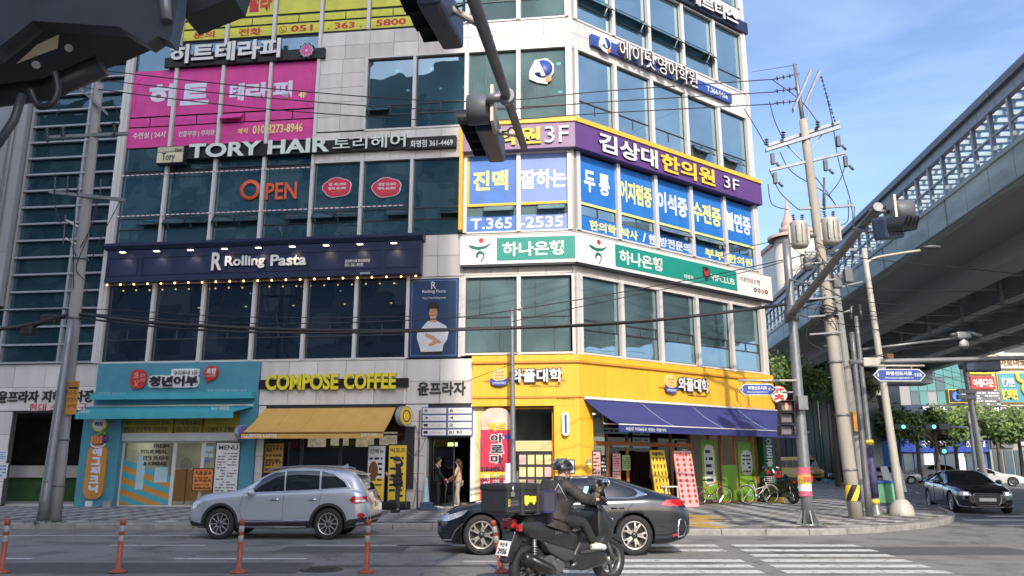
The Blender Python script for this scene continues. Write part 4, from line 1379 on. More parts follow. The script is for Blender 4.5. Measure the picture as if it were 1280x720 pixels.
mb=MB();mb.add([(xa,-.18,3.60),(xb-.05,-.18,3.60),(xr,-.95,3.36),(xl,-.95,3.36),(xa,-.18,3.57),(xb-.05,-.18,3.57),(xr,-.95,3.33),(xl,-.95,3.33)],[(0,1,2,3),(7,6,5,4),(0,4,5,1),(1,5,6,2),(2,6,7,3),(3,7,4,0)])
t2.part('canopy',mb,C_TEALA)
mb=MB();mb.box(xl,xr,-.96,-.94,3.13,3.345);t2.part('valance',mb,C_TEALA)
lp('우리동네부',(97,513,112,517),C_WHITE,out=.98,t_=t2,bold=.0,d=.004);lp('부산 화명점',(264,508,286,513),C_WHITE,out=.98,t_=t2,bold=.0,d=.004)
mb=MB();mb.tube([(xb-.05,-.2,3.62),(xa,-.2,3.62)],.035,8);t2.part('roller',mb,C_WHITE)
for x in(xb-.5,xa+.6):
 mb=MB();mb.tube([(x,-.2,3.4),(x-.3,-.6,3.3),(x,-.94,3.33)],.02,6);t2.part('folding_arm',mb,M_ALUG)
def plate(t,s_,px,out,m_in,m_out,grow=.035,d=.04,bold=.05):
 x0,x1,z0,z1=t.face.rect(*px,out)
 mb=MB();text(mb,s_,x0-grow,x1+grow,z0-grow,z1+grow,-out,.03,.14);t.part('letter_back',mb,m_out,fix=False)
 mb=MB();text(mb,s_,x0,x1,z0,z1,-out-.03,.02,bold);t.part('lettering',mb,m_in,fix=False)
mb=MB();X0_,X1_,Z0_,Z1_=L.rect(186,470,249,484,.2)
mb.prism(rounded(X0_,X1_,Z0_-.02,Z1_+.02,.15),-.23,-.17,'y');t.part('letter_back',mb,C_WHITE)
plate(t,'청년어부',(187,470,248,483),.235,C_INK,C_WHITE)
X0_,X1_,Z0_,Z1_=L.rect(215,461,249,470,.2)
mb=MB();mb.prism(rounded(X0_,X1_,Z0_,Z1_,.05),-.24,-.17,'y');t.part('letter_back',mb,C_WHITE)
lp('우리동네 1등',(217,463,247,469),C_INK,out=.26,t_=t,bold=.0)
X0_,X1_,Z0_,Z1_=L.rect(164,462,183,486,.2)
mb=MB();mb.prism(rounded(X0_,X1_,Z0_,Z1_,.24),-.25,-.17,'y');t.part('red_badge',mb,C_RED)
lp('漁',(167,465,173,473),C_POSTP,out=.27,t_=t,bold=.0);lp('父',(167,475,173,483),C_POSTP,out=.27,t_=t,bold=.0)
lp('김초',(175,467,181,471),C_POSTP,out=.27,t_=t,bold=.0);lp('전문',(175,473,181,477),C_POSTP,out=.27,t_=t,bold=.0)
bx_,bz_=L.hit(264,466,.25)
mb=MB();mb.prism(circ(bx_,bz_,.26,26),-.26,-.17,'y');mb.prism([(bx_-.15,bz_-.2),(bx_+.02,bz_-.24),(bx_-.14,bz_-.36)],-.26,-.17,'y');t.part('red_bubble',mb,C_RED)
lp('초밥',(258,460,270,467),C_WHITE,out=.28,t_=t,bold=.03);lp('도시락',(259,468,269,471),C_WHITE,out=.28,t_=t,bold=.0)
C_LITY=col('mustard_light_panel',178,160,40,.5,var=.25)
for px,l1,l2 in(((149,516,217,543),'저탄고지 키토김밥과 함께','맛있고 건강하게 다이어트'),((219,516,253,543),'단체 예약 환영','051.365.1210'),((256,516,303,543),'','간편하고 균형잡힌')):
 X0_,X1_,Z0_,Z1_=L.rect(*px,-.1)
 tt=T('light_panel','mustard light panel over the sushi door reading '+(l2 if 'x' in l2 else{'맛':'two rows of Korean text','0':'051.365.1210','간':'one row of Korean text'}[l2[0]]),'sign','light panels over the sushi door',loc=(X0_,.1,Z0_),frame=L);tt.face=L
 tt.cube('panel',X0_+.01,X1_-.01,.06,.2,Z0_+.01,Z1_-.01,C_LITY)
 h=Z1_-Z0_;w=X1_-X0_
 mb=MB()
 if l1:text(mb,l1,X0_+w*.12,X1_-w*.08,Z0_+h*.42,Z0_+h*.62,.058,.004,.0)
 text(mb,l2,X0_+w*.10,X1_-w*.08,Z0_+h*.12,Z0_+h*.34,.058,.004,.02)
 tt.part('lettering',mb,C_INK,fix=False)
def sf(face,xs,z0,z1,y=.06,w=.05,m=M_ALU,trans=(),gm=G_CLEAR,name='shop_window',panes=True):
 for a,b in zip(xs,xs[1:]):
  mb=MB();ring(mb,a,b,z0,z1,y+.07,w,.07)
  for tz in trans:mb.box(a+w,b-w,y,y+.07,tz-w/2,tz+w/2)
  o=bd.part(name,mb,m,frame=face)
  if panes:
   mb=MB();mb.box(a+w,b-w,y+.03,y+.036,z0+w,z1-w);bd.part('pane',mb,gm,parent=o,frame=face)
ZL=hz(L,200,552)
xs=[WX,hx(L,213,600),hx(L,249,600),CX]
sf(L,xs,Z0,ZL+.02,.1,.06)
mb=MB();mb.box(WX,CX,-.02,.3,ZL+.02,ZL+.3);bd.part('shop_lintel',mb,M_ALU,frame=L)
mb=MB();mb.box(WX,CX,.22,.3,ZL+.3,3.6);bd.part('shop_lintel',mb,C_OCHRE,frame=L)
room(L,WX,CX,3.2,ZL+.3,M_SHOPINT,M_FLOORT,M_CEIL,C_OCHRE)
for x in(-15.3,-13.8,-12.6):
 mb=MB();mb.box(x-.5,x+.5,1.4,1.55,ZL+.2,ZL+.24);bd.part('ceiling_light',mb,M_LAMP,frame=L)
t=T('window_film','teal and ochre striped film with slogan FRESH YOUR MEAL on the sushi shop window','window film',loc=((xs[0]+xs[1])/2,.1,Z0),frame=L);t.face=L
a0,a1=xs[0]+.06,xs[1]-.06
zb=Z0+.08
for k in range(9):
 m=C_TEALA if k%2==0 else C_OCHRE
 ztl=zb+1.55-k*.2;ztr=zb+.95-k*.2
 pts=[(a0,max(zb,ztl-.2)),(a0,max(zb,ztl))]
 if ztr>zb:pts+=[(a1,ztr),(a1,max(zb,ztr-.2))]
 else:
  u=(ztl-zb)/.6
  if u<=0:continue
  pts+=[(a0+(a1-a0)*min(1,u),zb)]
 if ztr-.2<zb<ztl-.2:pts.append((a0+(a1-a0)*(ztl-.2-zb)/.6,zb))
 mb=MB();mb.prism(pts,.12,.126,'y');t.part('stripe',mb,m)
for s_,px in(('FRESH',(192,555,211,560)),('YOUR MEAL.',(175,562,210,567)),("IT'S SUSHI",(179,570,210,575)),('& KIMBAB.',(179,577,209,582))):
 lp(s_,px,C_INK,out=-.095,t_=t,bold=.03,d=.006)
mb=MB();mb.box(hx(L,168,590),hx(L,178,590),.118,.124,hz(L,170,612),hz(L,170,571));t.part('paper',mb,C_LBL)
mb=MB();mb.box(hx(L,191,590),hx(L,207,590),.118,.124,hz(L,200,603),hz(L,200,584));t.part('paper',mb,C_LBL)
t=T('standing_fan','dark standing fan behind the sushi shop door','fan',loc=(hx(L,230,630,-1.5),1.4,Z0),frame=L)
fx=hx(L,230,630,-1.4)
mb=MB();mb.lathe([(0,Z0+.02),(.2,Z0+.02),(.2,Z0+.05),(.03,Z0+.07)],16,M=Matrix.Translation((fx,1.4,0)));mb.cyl((fx,1.4,Z0),(fx,1.4,Z0+1.3),.018);t.part('stand',mb,C_BLACK)
mb=MB()
for r in(.06,.12,.18,.22):mb.tube([(fx+r*cos(a*pi/8),1.3,Z0+1.45+r*sin(a*pi/8))for a in range(16)],.006,4,closed=True)
for a in range(10):mb.cyl((fx,1.28,Z0+1.45),(fx+.22*cos(a*pi/5),1.3,Z0+1.45+.22*sin(a*pi/5)),.004,n=4)
t.part('fan_head',mb,C_BLACK)
def boardstand(name,label,px,face,out,m,ink,n,seed,cat='sign board',lean=0,title=None,mt=None,group=None,cols=1,pict=None):
 x0,x1,z0,z1=face.rect(*px,out)
 z0=max(z0,Z0)
 t=T(name,label,cat,group,loc=((x0+x1)/2,-out,z0),frame=face);t.face=face
 t.cube('board',x0,x1,-out,-out+.05,z0,z1,m)
 mb=MB();ring(mb,x0-.02,x1+.02,z0-.0,z1+.02,-out-.002,.03,.012);t.part('frame',mb,C_CHAR if m is not C_OCHRE else C_BROWN)
 h=z1-z0;w=x1-x0
 if title:
  mb=MB();text(mb,title,x0+w*.1,x1-w*.1,z1-h*.13,z1-h*.05,-out-.001,.004,.02);t.part('lettering',mb,mt or ink,fix=False)
 mb=MB()
 for c in range(cols):
  rows(mb,x0+w*(.08+c*.88/cols),x0+w*(.08+(c+.85)*.88/cols),z0+h*.05,z1-h*(.17 if title else.06),n,-out-.001,seed=seed+c)
 t.part('print',mb,ink,kind='stuff')
 if pict:
  mb=MB();rnd=random.Random(seed)
  for k in range(pict[0]):
   for q in range(pict[1]):
    cxx=x0+w*(.16+.68*k/max(1,pict[0]-1));czz=z0+h*(.14+.68*q/max(1,pict[1]-1))
    mb.prism(circ(cxx,czz,w*.5/pict[0]*.6,10,h*.32/pict[1]*.6),-out-.006,-out-.002,'y')
  t.part('printed_dishes',mb,pict[2])
 return t
boardstand('menu_board','orange menu board with dish photos standing at the sushi shop door',(241,586,266,614),L,.12,C_ORG,C_BROWN,5,1,title='오늘의메뉴',mt=C_RED,pict=(4,3,C_BROWN))
boardstand('menu_board','tall pale grey menu board with two columns on the right sushi shop column',(268,553,298,626),L,.15,C_POSTW,C_GREY,16,2,cols=2,title='MENU',mt=C_INK)
mb=MB()
t=T('window_stickers','small blue and white stickers on the narrow sushi shop pane','stickers',loc=(hx(L,256,565),.09,1.9),frame=L)
for px in((255,558,266,564),(255,566,260,571),(261,567,266,572),(256,574,262,578)):
 x0,x1,z0,z1=L.rect(*px,-.1);t.cube('sticker',x0,x1,.11,.116,z0,z1,C_LBL if px[0]%2 else C_BLUE)
t=T('blade_sign','tall rounded ochre sign with white Korean letters and carrot emblem on the teal column','sign',loc=(hx(L,118,590),-.2,1.2),frame=L);t.face=L
px0,px1=hx(L,103,600,.2),hx(L,133,590,.2)
zt=hz(L,120,556,.2);zb=hz(L,117,624,.2)
mb=MB();mb.prism(rounded(px0+.1,px1-.04,zb,zt,.3),-.24,-.14,'y');t.part('sign_panel',mb,C_OCHRE)
mb=MB();text(mb,'에그피크닉',(px0+px1)/2-.14,(px0+px1)/2+.22,zb+.2,zt-.1,-.245,.02,.05,vert=True);t.part('lettering',mb,C_SILV,fix=False)
mb=MB();cx_=(px0+px1)/2+.04
for k in range(4):mb.bbox(cx_-.3+k*.11,cx_-.21+k*.11,-.25,-.17,zt+.04,zt+.3+.04*(k%2),.02)
t.part('carrot_emblem',mb,C_ORG)
mb=MB()
for k,(dx,dz)in enumerate(((.02,.38),(.12,.42),(.22,.4))):mb.sphere((cx_+dx-.05,-.2,zt+dz),.07,8)
t.part('leaf_emblem',mb,C_LIME)
mb=MB();mb.sphere((cx_+.2,-.2,zt+.2),.13,10,sc=(1,.5,1));t.part('aubergine_emblem',mb,C_PURP)
mb=MB();mb.tube([(cx_+.3*cos(a),-.26,zt+.12+.22*sin(a))for a in[pi+.35+(pi-.7)*k/8 for k in range(9)]],.03,6);t.part('smile_emblem',mb,C_WHITE)
t=T('round_sign','small round lit badge sign with yellow rim above the ochre blade sign','sign',loc=(hx(L,124,530),-.2,3),frame=L);t.face=L
rx,rzz=L.hit(124,530,.25)
mb=MB();mb.prism(circ(rx,rzz,.27,26),-.26,-.15,'y');t.part('rim',mb,C_LETY)
mb=MB();mb.prism(circ(rx,rzz,.22,26),-.265,-.255,'y');t.part('face',mb,C_WHITE)
mb=MB();text(mb,'떠킹',rx-.15,rx+.15,rzz-.08,rzz+.08,-.266,.01,.04);t.part('lettering',mb,C_PURP,fix=False)
mb=MB();mb.bbox(hx(L,111,628),hx(L,119,628),-.2,-.13,hz(L,115,633),hz(L,115,626),.01)
solo('electric_box',mb,C_POSTW,'small grey electric box under the ochre blade sign','box',loc=(hx(L,115,628),-.2,.4),frame=L)
mb=MB();mb.bbox(hx(L,129,640,.4),hx(L,139,640,.4),-.5,-.3,Z0,Z0+.22,.015)
solo('concrete_block',mb,M_KERB,'small concrete block at the foot of the teal column','block',loc=(hx(L,134,640,.4),-.4,Z0),frame=L)
# basement entrance
mb=MB();mb.box(-25.6,-17.45,4.2,4.3,0,3.6);bd.part('shop_wall',mb,M_SHOPDK,frame=L)
mb=MB();mb.box(-25.6,-17.45,.0,4.2,3.42,3.5);bd.part('shop_ceiling',mb,M_SHOPDK,frame=L)
mb=MB();mb.box(-17.55,-17.40,.0,4.2,.1,3.5);bd.part('shop_wall',mb,M_SHOPDK,frame=L)
mb=MB();mb.box(-25.6,-17.45,2.6,2.7,.14,1.1);bd.part('ramp_wall',mb,col('dull_green_paint',52,88,44,.7,var=.2),frame=L)
mb=MB();mb.box(-25.6,-17.45,2.4,2.75,1.1,1.55);bd.part('ramp_wall',mb,M_STONE3,frame=L)
mb=MB();mb.box(-25.6,-17.45,.0,4.2,.05,.142);bd.part('shop_floor',mb,M_FLOORT,frame=L)
clad(L,-22.4,-20.55,.16,3.48,.9,.8)
mb=MB();mb.box(hx(L,98,603,.1),hx(L,104,603,.1),.3,.4,hz(L,100,607,.1),hz(L,100,600,.1));bd.part('lamp',mb,M_LAMP,frame=L)
for px,s_ in(((0,563,9,576),1),((0,579,9,598),2)):
 x0,x1,z0,z1=L.rect(*px,.04)
 t=T('notice',('upper' if s_==1 else 'lower')+' white notice stuck on the stone pier at the far left','notice',loc=(x0,-.04,z0),frame=L)
 t.cube('sheet',x0-.3,x1,-.04,-.03,z0,z1,C_POSTW)
 mb=MB();rows(mb,x0-.25,x1-.05,z0+.04,z1-.04,4,-.041,seed=s_);t.part('print',mb,C_BLUE)
# coffee shop
KX0=hx(L,320,600);KX1=hx(L,499,600)
clad(L,SX1,KX1+.05,3.62,5.18,.95,.78)
clad(L,KX1+.05,-5.85,3.62,5.18,.95,.78)
clad(L,SX1+.01,KX0+.2,Z0,3.6,.45,.6)
clad(L,KX1+.15,-5.15,Z0,3.6,.5,.58)
clad(L,-5.85,-3.52,3.62,5.16,.95,.78)
sf(L,[KX0+.2,-9.6,-8.2,-6.9,KX1+.15],Z0,3.3,.25,.06,M_FRAME,trans=(2.6,),gm=glass('dark_cafe_glass',(.45,.47,.48),.05,(1,1,1),.004))
mb=MB();mb.box(KX0+.2,KX1+.15,.0,.3,3.3,3.62);bd.part('shop_lintel',mb,C_CHAR,frame=L)
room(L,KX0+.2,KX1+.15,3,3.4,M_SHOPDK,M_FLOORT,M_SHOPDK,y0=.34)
mb=MB();mb.box(-10.2,-7,2.2,2.7,Z0,1.2);bd.part('counter',mb,C_BROWN,frame=L)
for k,(x,z)in enumerate(((-10.1,2.5),(-9.2,2.55),(-8.2,2.5),(-7.3,2.55))):
 mb=MB();mb.box(x-.35,x+.35,3.0,3.05,z-.25,z+.25);bd.part('menu_screen',mb,mat('lit_menu_screen',(.75,.6,.4),.4,emit=.8,var=.4,scale=8),frame=L)
t=T('awning','mustard yellow cloth awning over the coffee shop','awning',loc=(-8.7,-.1,3.4),frame=L);t.face=L
AO=1.35
ax0=hx(L,332,512,.05);ax1=hx(L,495,510,.05);azb=hz(L,410,510,.05)
bx0=hx(L,302,541,AO);bx1=hx(L,479,541,AO);azf=hz(L,390,541,AO)
mb=MB()
n=5
for k in range(n):
 u0=k/n;u1=(k+1)/n
 def P(u,v,dz=0):
  top=Vector((ax0+(ax1-ax0)*u,-.06,azb));bot=Vector((bx0+(bx1-bx0)*u,-AO,azf))
  p=top.lerp(bot,v);p.z-=.06*sin(pi*v)+dz;return p
 for q in range(4):
  mb.quad(P(u0,q/4),P(u1,q/4),P(u1,(q+1)/4),P(u0,(q+1)/4));mb.quad(P(u0,q/4,.012),P(u0,(q+1)/4,.012),P(u1,(q+1)/4,.012),P(u1,q/4,.012))
 mb.tube([P(u1,v/4,-.006)for v in range(5)],.006,4)
t.part('canopy',mb,C_TAN,fix=False)
zv=hz(L,390,548,AO)
mb=MB();mb.box(bx0,bx1,-AO-.01,-AO+.01,zv,azf);t.part('valance',mb,C_TAN)
mb=MB();mb.cyl((bx0,-AO,azf),(bx1,-AO,azf),.03);t.part('front_bar',mb,C_BROWN)
for x in(ax0+.4,ax1-.4):
 mb=MB();mb.tube([(x,-.05,azb-.25),(x-.35,-AO*.5,azf+.02),(x-.1,-AO,azf)],.022,6);t.part('folding_arm',mb,M_ALUG)
lp('COMPOSE COFFEE',(304,541,346,547),C_WHITE,out=AO+.028,t_=t,bold=.01,d=.004);lp('컴포즈 커피',(451,541,471,546),C_WHITE,out=AO+.028,t_=t,bold=.01,d=.004)
boardstand('menu_board','mustard menu board on the coffee shop glass left of the silver car roof',(330,554,354,592),L,-.15,C_TAN,C_BROWN,5,5,title='MENU',pict=(5,4,C_BROWN))
def roundsign(label,face,px,py,r,out,thick,m1,m2,s_=None,arm=True):
 x,z=face.hit(px,py,out)
 t=T('round_sign',label,'sign',loc=(x,-out,z),frame=face);t.face=face
 mb=MB();M=Matrix.Translation((x,-out,z))@Matrix.Rotation(radians(65),4,'Z')@Matrix.Rotation(pi/2,4,'X')
 mb.lathe([(0,-thick),(r,-thick),(r,thick),(0,thick)],28,M=M,smooth=False);t.part('drum',mb,m1)
 mb=MB();mb.lathe([(0,thick),(r*.88,thick),(r*.88,thick+.012),(0,thick+.012)],28,M=M,smooth=False);t.part('face',mb,m2)
 mb=MB();mb.lathe([(r*.5,thick+.013),(r*.62,thick+.013),(r*.62,thick+.02),(r*.5,thick+.02)],24,M=M,smooth=False);t.part('ring_emblem',mb,C_CHAR if m2 is not C_BLUE else C_RED)
 mb=MB();mb.cyl((x,-out+r*.9,z),(x,0,z),.03);t.part('arm',mb,M_ALUG)
roundsign('steel drum shaped round yellow sign at the right end of the coffee shop awning',L,505,520,.33,.6,.1,M_ALUG,C_YEL)
roundsign('small round blue and red blade sign between the sushi shop and the coffee shop',L,302,540,.24,.55,.09,M_ALUG,C_BLUE)
def xbanner(label,px,out,m,m2,seed,title):
 t=boardstand('standing_banner',label,px,L,out,m,C_INK,9,seed,'banner',title=title)
 x0,x1,z0,z1=L.rect(*px,out)
 mb=MB();mb.bbox(x0-.12,x1+.12,-out-.2,-out+.25,Z0,Z0+.26,.06);t.part('water_base',mb,C_BLACK)
 mb=MB();mb.cyl(((x0+x1)/2,-out+.08,Z0+.2),((x0+x1)/2,-out+.08,z1),.015);t.part('pole',mb,C_BLACK)
 if m2:
  mb=MB();mb.box(x0+.02,x1-.02,-out-.004,-out,Z0+.3,Z0+1.0);t.part('print',mb,m2)
  mb=MB();mb.prism(circ((x0+x1)/2-.1,Z0+1.25,.16,16,.3),-out-.006,-out,'y');t.part('printed_cup',mb,C_BROWN)
xbanner('white standing banner with coffee cup print behind the silver car',(459,557,481,634),.45,C_POSTW,C_YEL,3,'신메뉴')
xbanner('yellow standing banner behind the woman in black, with black water base',(485,556,508,634),.45,C_YEL,None,4,'빅포즈')
mb=MB();mb.box(hx(L,505,580,.1),hx(L,517,580,.1),-.12,-.04,hz(L,510,611,.1),hz(L,510,533,.1))
solo('dark_sign_case',mb,C_CHAR,'tall narrow dark sign case on the pier right of the coffee shop','sign case',loc=(hx(L,511,580),-.1,.8),frame=L)
# building entrance
DX0=hx(L,533,600);DX1=hx(L,588,600)
DZ=hz(L,560,547)
bd.cube('door_jamb',-5.15,DX0,-.05,.3,Z0,3.6,M_ALU,frame=L)
bd.cube('door_jamb',DX1,DX1+.16,-.05,.3,Z0,3.6,C_SGN,frame=L)
mb=MB();mb.box(DX0,DX1,.0,.2,DZ,3.6);bd.part('door_head',mb,C_CHAR,frame=L)
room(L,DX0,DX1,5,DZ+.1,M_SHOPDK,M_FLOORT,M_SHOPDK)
sf(L,[DX0,(DX0+DX1)/2+.1],Z0,DZ,.5,.04,M_FRAME)
mb=MB();mb.box(DX0+.4,DX0+.75,1.5,1.52,DZ-.25,DZ-.12);bd.part('exit_lamp',mb,mat('lit_exit_lamp',(.5,.8,.2),.4,emit=1.5,var=.1),frame=L)
t=T('directory_board','white floor directory with numbers 1 to 6 and B1 B2 over the building entrance','sign',loc=(-4.4,-.1,2.6),frame=L);t.face=L
x0,x1,z0,z1=L.rect(527,509,591,545,.1)
t.cube('board',x0,x1,-.1,-.02,z0,z1,col('blue_grey_board',96,108,150))
names=[('5','6'),('3','4'),('1','2'),('1','B₁ B₂')]
h=(z1-z0)/4
for r in range(4):
 for c in range(2):
  a=x0+.04+c*(x1-x0)/2;b=a+(x1-x0)/2-.08;zb_=z1-(r+1)*h+.03;zt_=z1-r*h-.03
  o=t.cube('plate',a,b,-.115,-.1,zb_,zt_,C_SGN)
  s_=names[r][c].replace('₁','1').replace('₂','2')
  mb=MB();text(mb,s_,a+.04,a+(.18 if len(s_)==1 else.5),zb_+.05,zt_-.04,-.115,.005,.02);rows(mb,a+(.3 if len(s_)==1 else.6),b-.08,zb_+.08,zt_-.08,2,-.116,seed=r*2+c)
  t.part('lettering',mb,C_INK,fix=False)
t=T('wall_cables','grey pipe and looping cables on the stone pier beside the entrance','cables',loc=(-5.6,-.06,Z0),frame=L)
for pts,r in(([(-5.35,-.06,Z0),(-5.35,-.06,3.4)],.025),([(-5.5,-.07,2.9),(-5.3,-.12,2.2),(-5.75,-.1,1.5),(-5.4,-.1,1.0),(-5.5,-.06,.2)],.01),([(-5.9,-.07,2.4),(-5.6,-.14,1.9),(-5.3,-.14,2.0),(-5.1,-.1,2.5)],.01)):
 mb=MB();mb.tube(catmull(pts,6)if len(pts)>2 else pts,r,6);t.part('cable' if r<.02 else 'pipe',mb,C_GREY)
mb=MB();mb.bbox(-5.15,-4.55,-.95,-.6,Z0,Z0+.1,.04);mb.bbox(-5.08,-4.65,-.88,-.66,Z0+.06,Z0+.26,.05)
solo('banner_base',mb,col('blue_grey_plastic',60,84,110),'blue grey plastic weight lying beside the entrance','weight',loc=(-4.8,-.8,Z0),frame=L)
mb=MB();mb.lathe([(.16,0),(.15,.02),(.06,.9),(.05,1.0),(0,1.02)],12,M=Matrix.Translation((-5.0,-.35,Z0)))
solo('traffic_cone_cover',mb,C_LBL,'pale rolled plastic sheet standing at the entrance jamb','plastic sheet',loc=(-5.0,-.35,Z0),frame=L)
# waffle shop, both faces
t=T('shop_fascia','bright yellow fascia and walls of the waffle shop wrapping the corner','fascia',loc=(0,0,Z0),frame=L);t.face=L
YO=.28
def strip2(z0,z1,o,m,name,xl=-3.5,xr=10.62,k0=.02):
 cc=o*tan(radians(21.8));ci=k0*tan(radians(21.8))
 for f in(L,R):
  pl_=[(xl,-o),(cc,-o),(ci,-k0),(xl,-k0)]if f is L else[(-cc,-o),(xr,-o),(xr,-k0),(-ci,-k0)]
  mb=MB();mb.prism(pl_,z0,z1,'z');t.part(name,mb,m,frame=f)
strip2(3.82,4.92,YO,C_YBLD,'fascia_board')
strip2(4.925,5.0,YO+.07,C_YBLD2,'cornice');strip2(5.005,5.2,YO+.03,C_YBLD,'cornice',xl=-3.52)
strip2(3.76,3.815,YO+.02,C_YBLD2,'lower_trim');strip2(3.5,3.755,YO-.02,C_YBLD,'lower_board')
M_SEAM=mat('cladding_seam',(.30,.19,.02),.7)
for k in range(3):t.cube('seam',-3.5+.95*(k+1),-3.492+.95*(k+1),-YO-.0015,-YO+.01,3.83,4.91,M_SEAM,frame=L)
for k in range(9):t.cube('seam',1.05*(k+1),1.05*(k+1)+.008,-YO-.0015,-YO+.01,3.83,4.91,M_SEAM,frame=R)
YX=hx(L,693,560,.26)
mb=MB();mb.prism([(YX,-.26),(.26*tan(radians(21.8)),-.26),(0,.0),(YX,.0)],Z0,3.495,'z');t.part('wall',mb,C_YBLD,frame=L)
YR=hx(R,742,560,.26)
mb=MB();mb.prism([(-.26*tan(radians(21.8)),-.26),(YR,-.26),(YR,.3),(.1,.3),(0,0)],Z0,3.495,'z');t.part('wall',mb,C_YBLD,frame=R)
def waffle_logo(face,px,sc):
 x0,x1,z0,z1=face.rect(*px,YO+.1)
 h=z1-z0;w=x1-x0
 nm=T('shop_sign','white outlined Korean letters with waffle badge on yellow fascia, '+('facing the road' if face is L else 'above the blue awning'),'sign','waffle shop signs',loc=(x0,-YO,z0),frame=face);nm.face=face
 by=-YO
 cxx=x0+h*.62;czz=z0+h*.62
 mb=MB();mb.prism(circ(cxx,czz,h*.40,24,h*.46),by-.1,by,'y',0)
 nm.part('waffle_badge',mb,col('waffle_cream',238,214,140))
 mb=MB()
 for k in(-1,0,1):
  mb.box(cxx+k*h*.18-.012,cxx+k*h*.18+.012,by-.106,by-.1,czz-h*.25,czz+h*.3);mb.box(cxx-h*.3,cxx+h*.3,by-.106,by-.1,czz+k*h*.18-.012,czz+k*h*.18+.012)
 nm.part('waffle_grid',mb,C_YBLD2)
 mb=MB();pts=[(cxx-h*.55,czz-h*.15),(cxx-h*.2,czz-h*.3),(cxx+h*.2,czz-h*.3),(cxx+h*.55,czz-h*.15),(cxx+h*.5,czz-h*.5),(cxx+h*.15,czz-h*.62),(cxx-h*.15,czz-h*.62),(cxx-h*.5,czz-h*.5)]
 mb.prism(pts,by-.12,by-.1,'y');nm.part('ribbon',mb,C_ROYAL)
 mb=MB();text(mb,'COFFEE&WAFFLE',cxx-h*.4,cxx+h*.4,czz-h*.52,czz-h*.38,by-.12,.004,.0);nm.part('lettering',mb,C_WHITE,fix=False)
 mb=MB();text(mb,'와플대학',x0+h*1.25-.03,x1+.03,z0+h*.2-.03,z1+.03,by-.06,.03,.10);nm.part('letter_back',mb,C_INK,fix=False)
 mb=MB();text(mb,'와플대학',x0+h*1.25,x1,z0+h*.2,z1,by-.09,.02,.03);nm.part('lettering',mb,C_WHITE,fix=False)
 mb=MB();mb.box(x0-h*.3,x1+h*.15,by-.03,by,z0+h*.28,z0+h*.36);nm.part('underline',mb,C_YBLD2)
 mb=MB();text(mb,'waffle university',x0+w*.55,x1-w*.02,z0-h*.12,z0+h*.05,by,.012,-.005);nm.part('lettering',mb,C_INK,fix=False)
waffle_logo(L,(611,461,703,482),1);waffle_logo(R,(830,472,886,493),1)
lp('부산화명캠퍼스',(696,496,719,500),C_BROWN,out=YO+.0,t_=t,bold=.0,d=.006)
WL0=hx(L,594,600);
sf(L,[WL0+.3,hx(L,641,600),YX-.02],Z0,3.48,.05,.07,C_YBLD2,trans=(2.3,))
mb=MB();mb.box(DX1+.16,WL0+.3,-.05,.25,Z0,3.5);bd.part('wall',mb,C_CREAM,frame=L)
room(L,WL0+.3,YX,2.6,3.5,M_SHOPINT,M_FLOORT,M_CEIL,y0=.16)
for k in range(5):
 bd.cube('blind_slat',hx(L,641,560)+.08,YX-.1,.02,.05,2.02+k*.07,2.08+k*.07,C_CREAM,frame=L)
for k in range(22):
 bd.cube('shutter_slat',WL0,hx(L,641,600)-.05,-.02+.0,.04,Z0+.02+k*.105,Z0+.115+k*.105,C_CREAM,frame=L)
t=T('notice_rack','dark rack of cream order notices in the waffle shop window behind the grey pole','notices',loc=(-1.6,0,1),frame=L);t.face=L
x0=hx(L,648,590);x1=YX-.1
t.cube('back_panel',x0,x1,.03,.05,Z0+.4,1.98,C_CHAR)
nx,nz=4,4
for i in range(nx):
 for j in range(nz):
  w=(x1-x0)/nx;hh=1.6/nz
  t.cube('notice',x0+i*w+.03,x0+(i+1)*w-.03,.018,.03,1.95-(j+1)*hh+.04,1.95-j*hh-.05,C_CREAM if(i*3+j)%5 else C_POSTP)
x0,x1,z0,z1=L.rect(601,510,639,622,.35)
t=T('standing_banner','crimson standing banner with Korean massage lettering and rounded pink photo top','banner',loc=((x0+x1)/2,-.35,Z0),frame=L);t.face=L
zt=z1
mb=MB();mb.prism(rounded(x0+.02,x1-.02,zt-1.0,zt,.35,6),-.37,-.345,'y');t.part('photo_top',mb,col('skin_pink_print',235,200,180,var=.25))
mb=MB();mb.box(x0,x1,-.39,-.34,Z0+.25,zt-.72);t.part('panel',mb,C_REDP)
mb=MB();mb.box(x0,x1,-.394,-.388,z0+.62,z0+.82);t.part('phone_band',mb,C_YEL)
for s_,px,m in(('하트',(610,528,633,539),C_YEL),('아',(613,543,629,553),C_CHAR),('로',(613,556,629,566),C_CHAR),('마',(613,569,629,579),C_CHAR),('010-4404-0',(601,583,630,590),C_INK)):
 X=L.rect(*px,.4)
 if m is C_CHAR:
  mb=MB();text(mb,s_,X[0]-.03,X[1]+.03,X[2]-.03,X[3]+.03,-.39,.006,.09);t.part('letter_back',mb,C_WHITE,fix=False)
 lp(s_,px,m,out=.415,t_=t,bold=.04,d=.01)
for i,s_ in enumerate(('개인샤워','수면실완비','주차장완비')):
 X=L.rect(604+i*12,592,612+i*12,628,.4)
 mb=MB();text(mb,s_,X[0],X[1],X[2],X[3],-.39,.006,.03,vert=True);t.part('lettering',mb,C_WHITE,fix=False)
mb=MB();mb.lathe([(0,Z0),(.32,Z0),(.32,Z0+.06),(.05,Z0+.1),(.02,Z0+.3)],20,M=Matrix.Translation(((x0+x1)/2,-.36,0)));t.part('base',mb,C_BLACK)
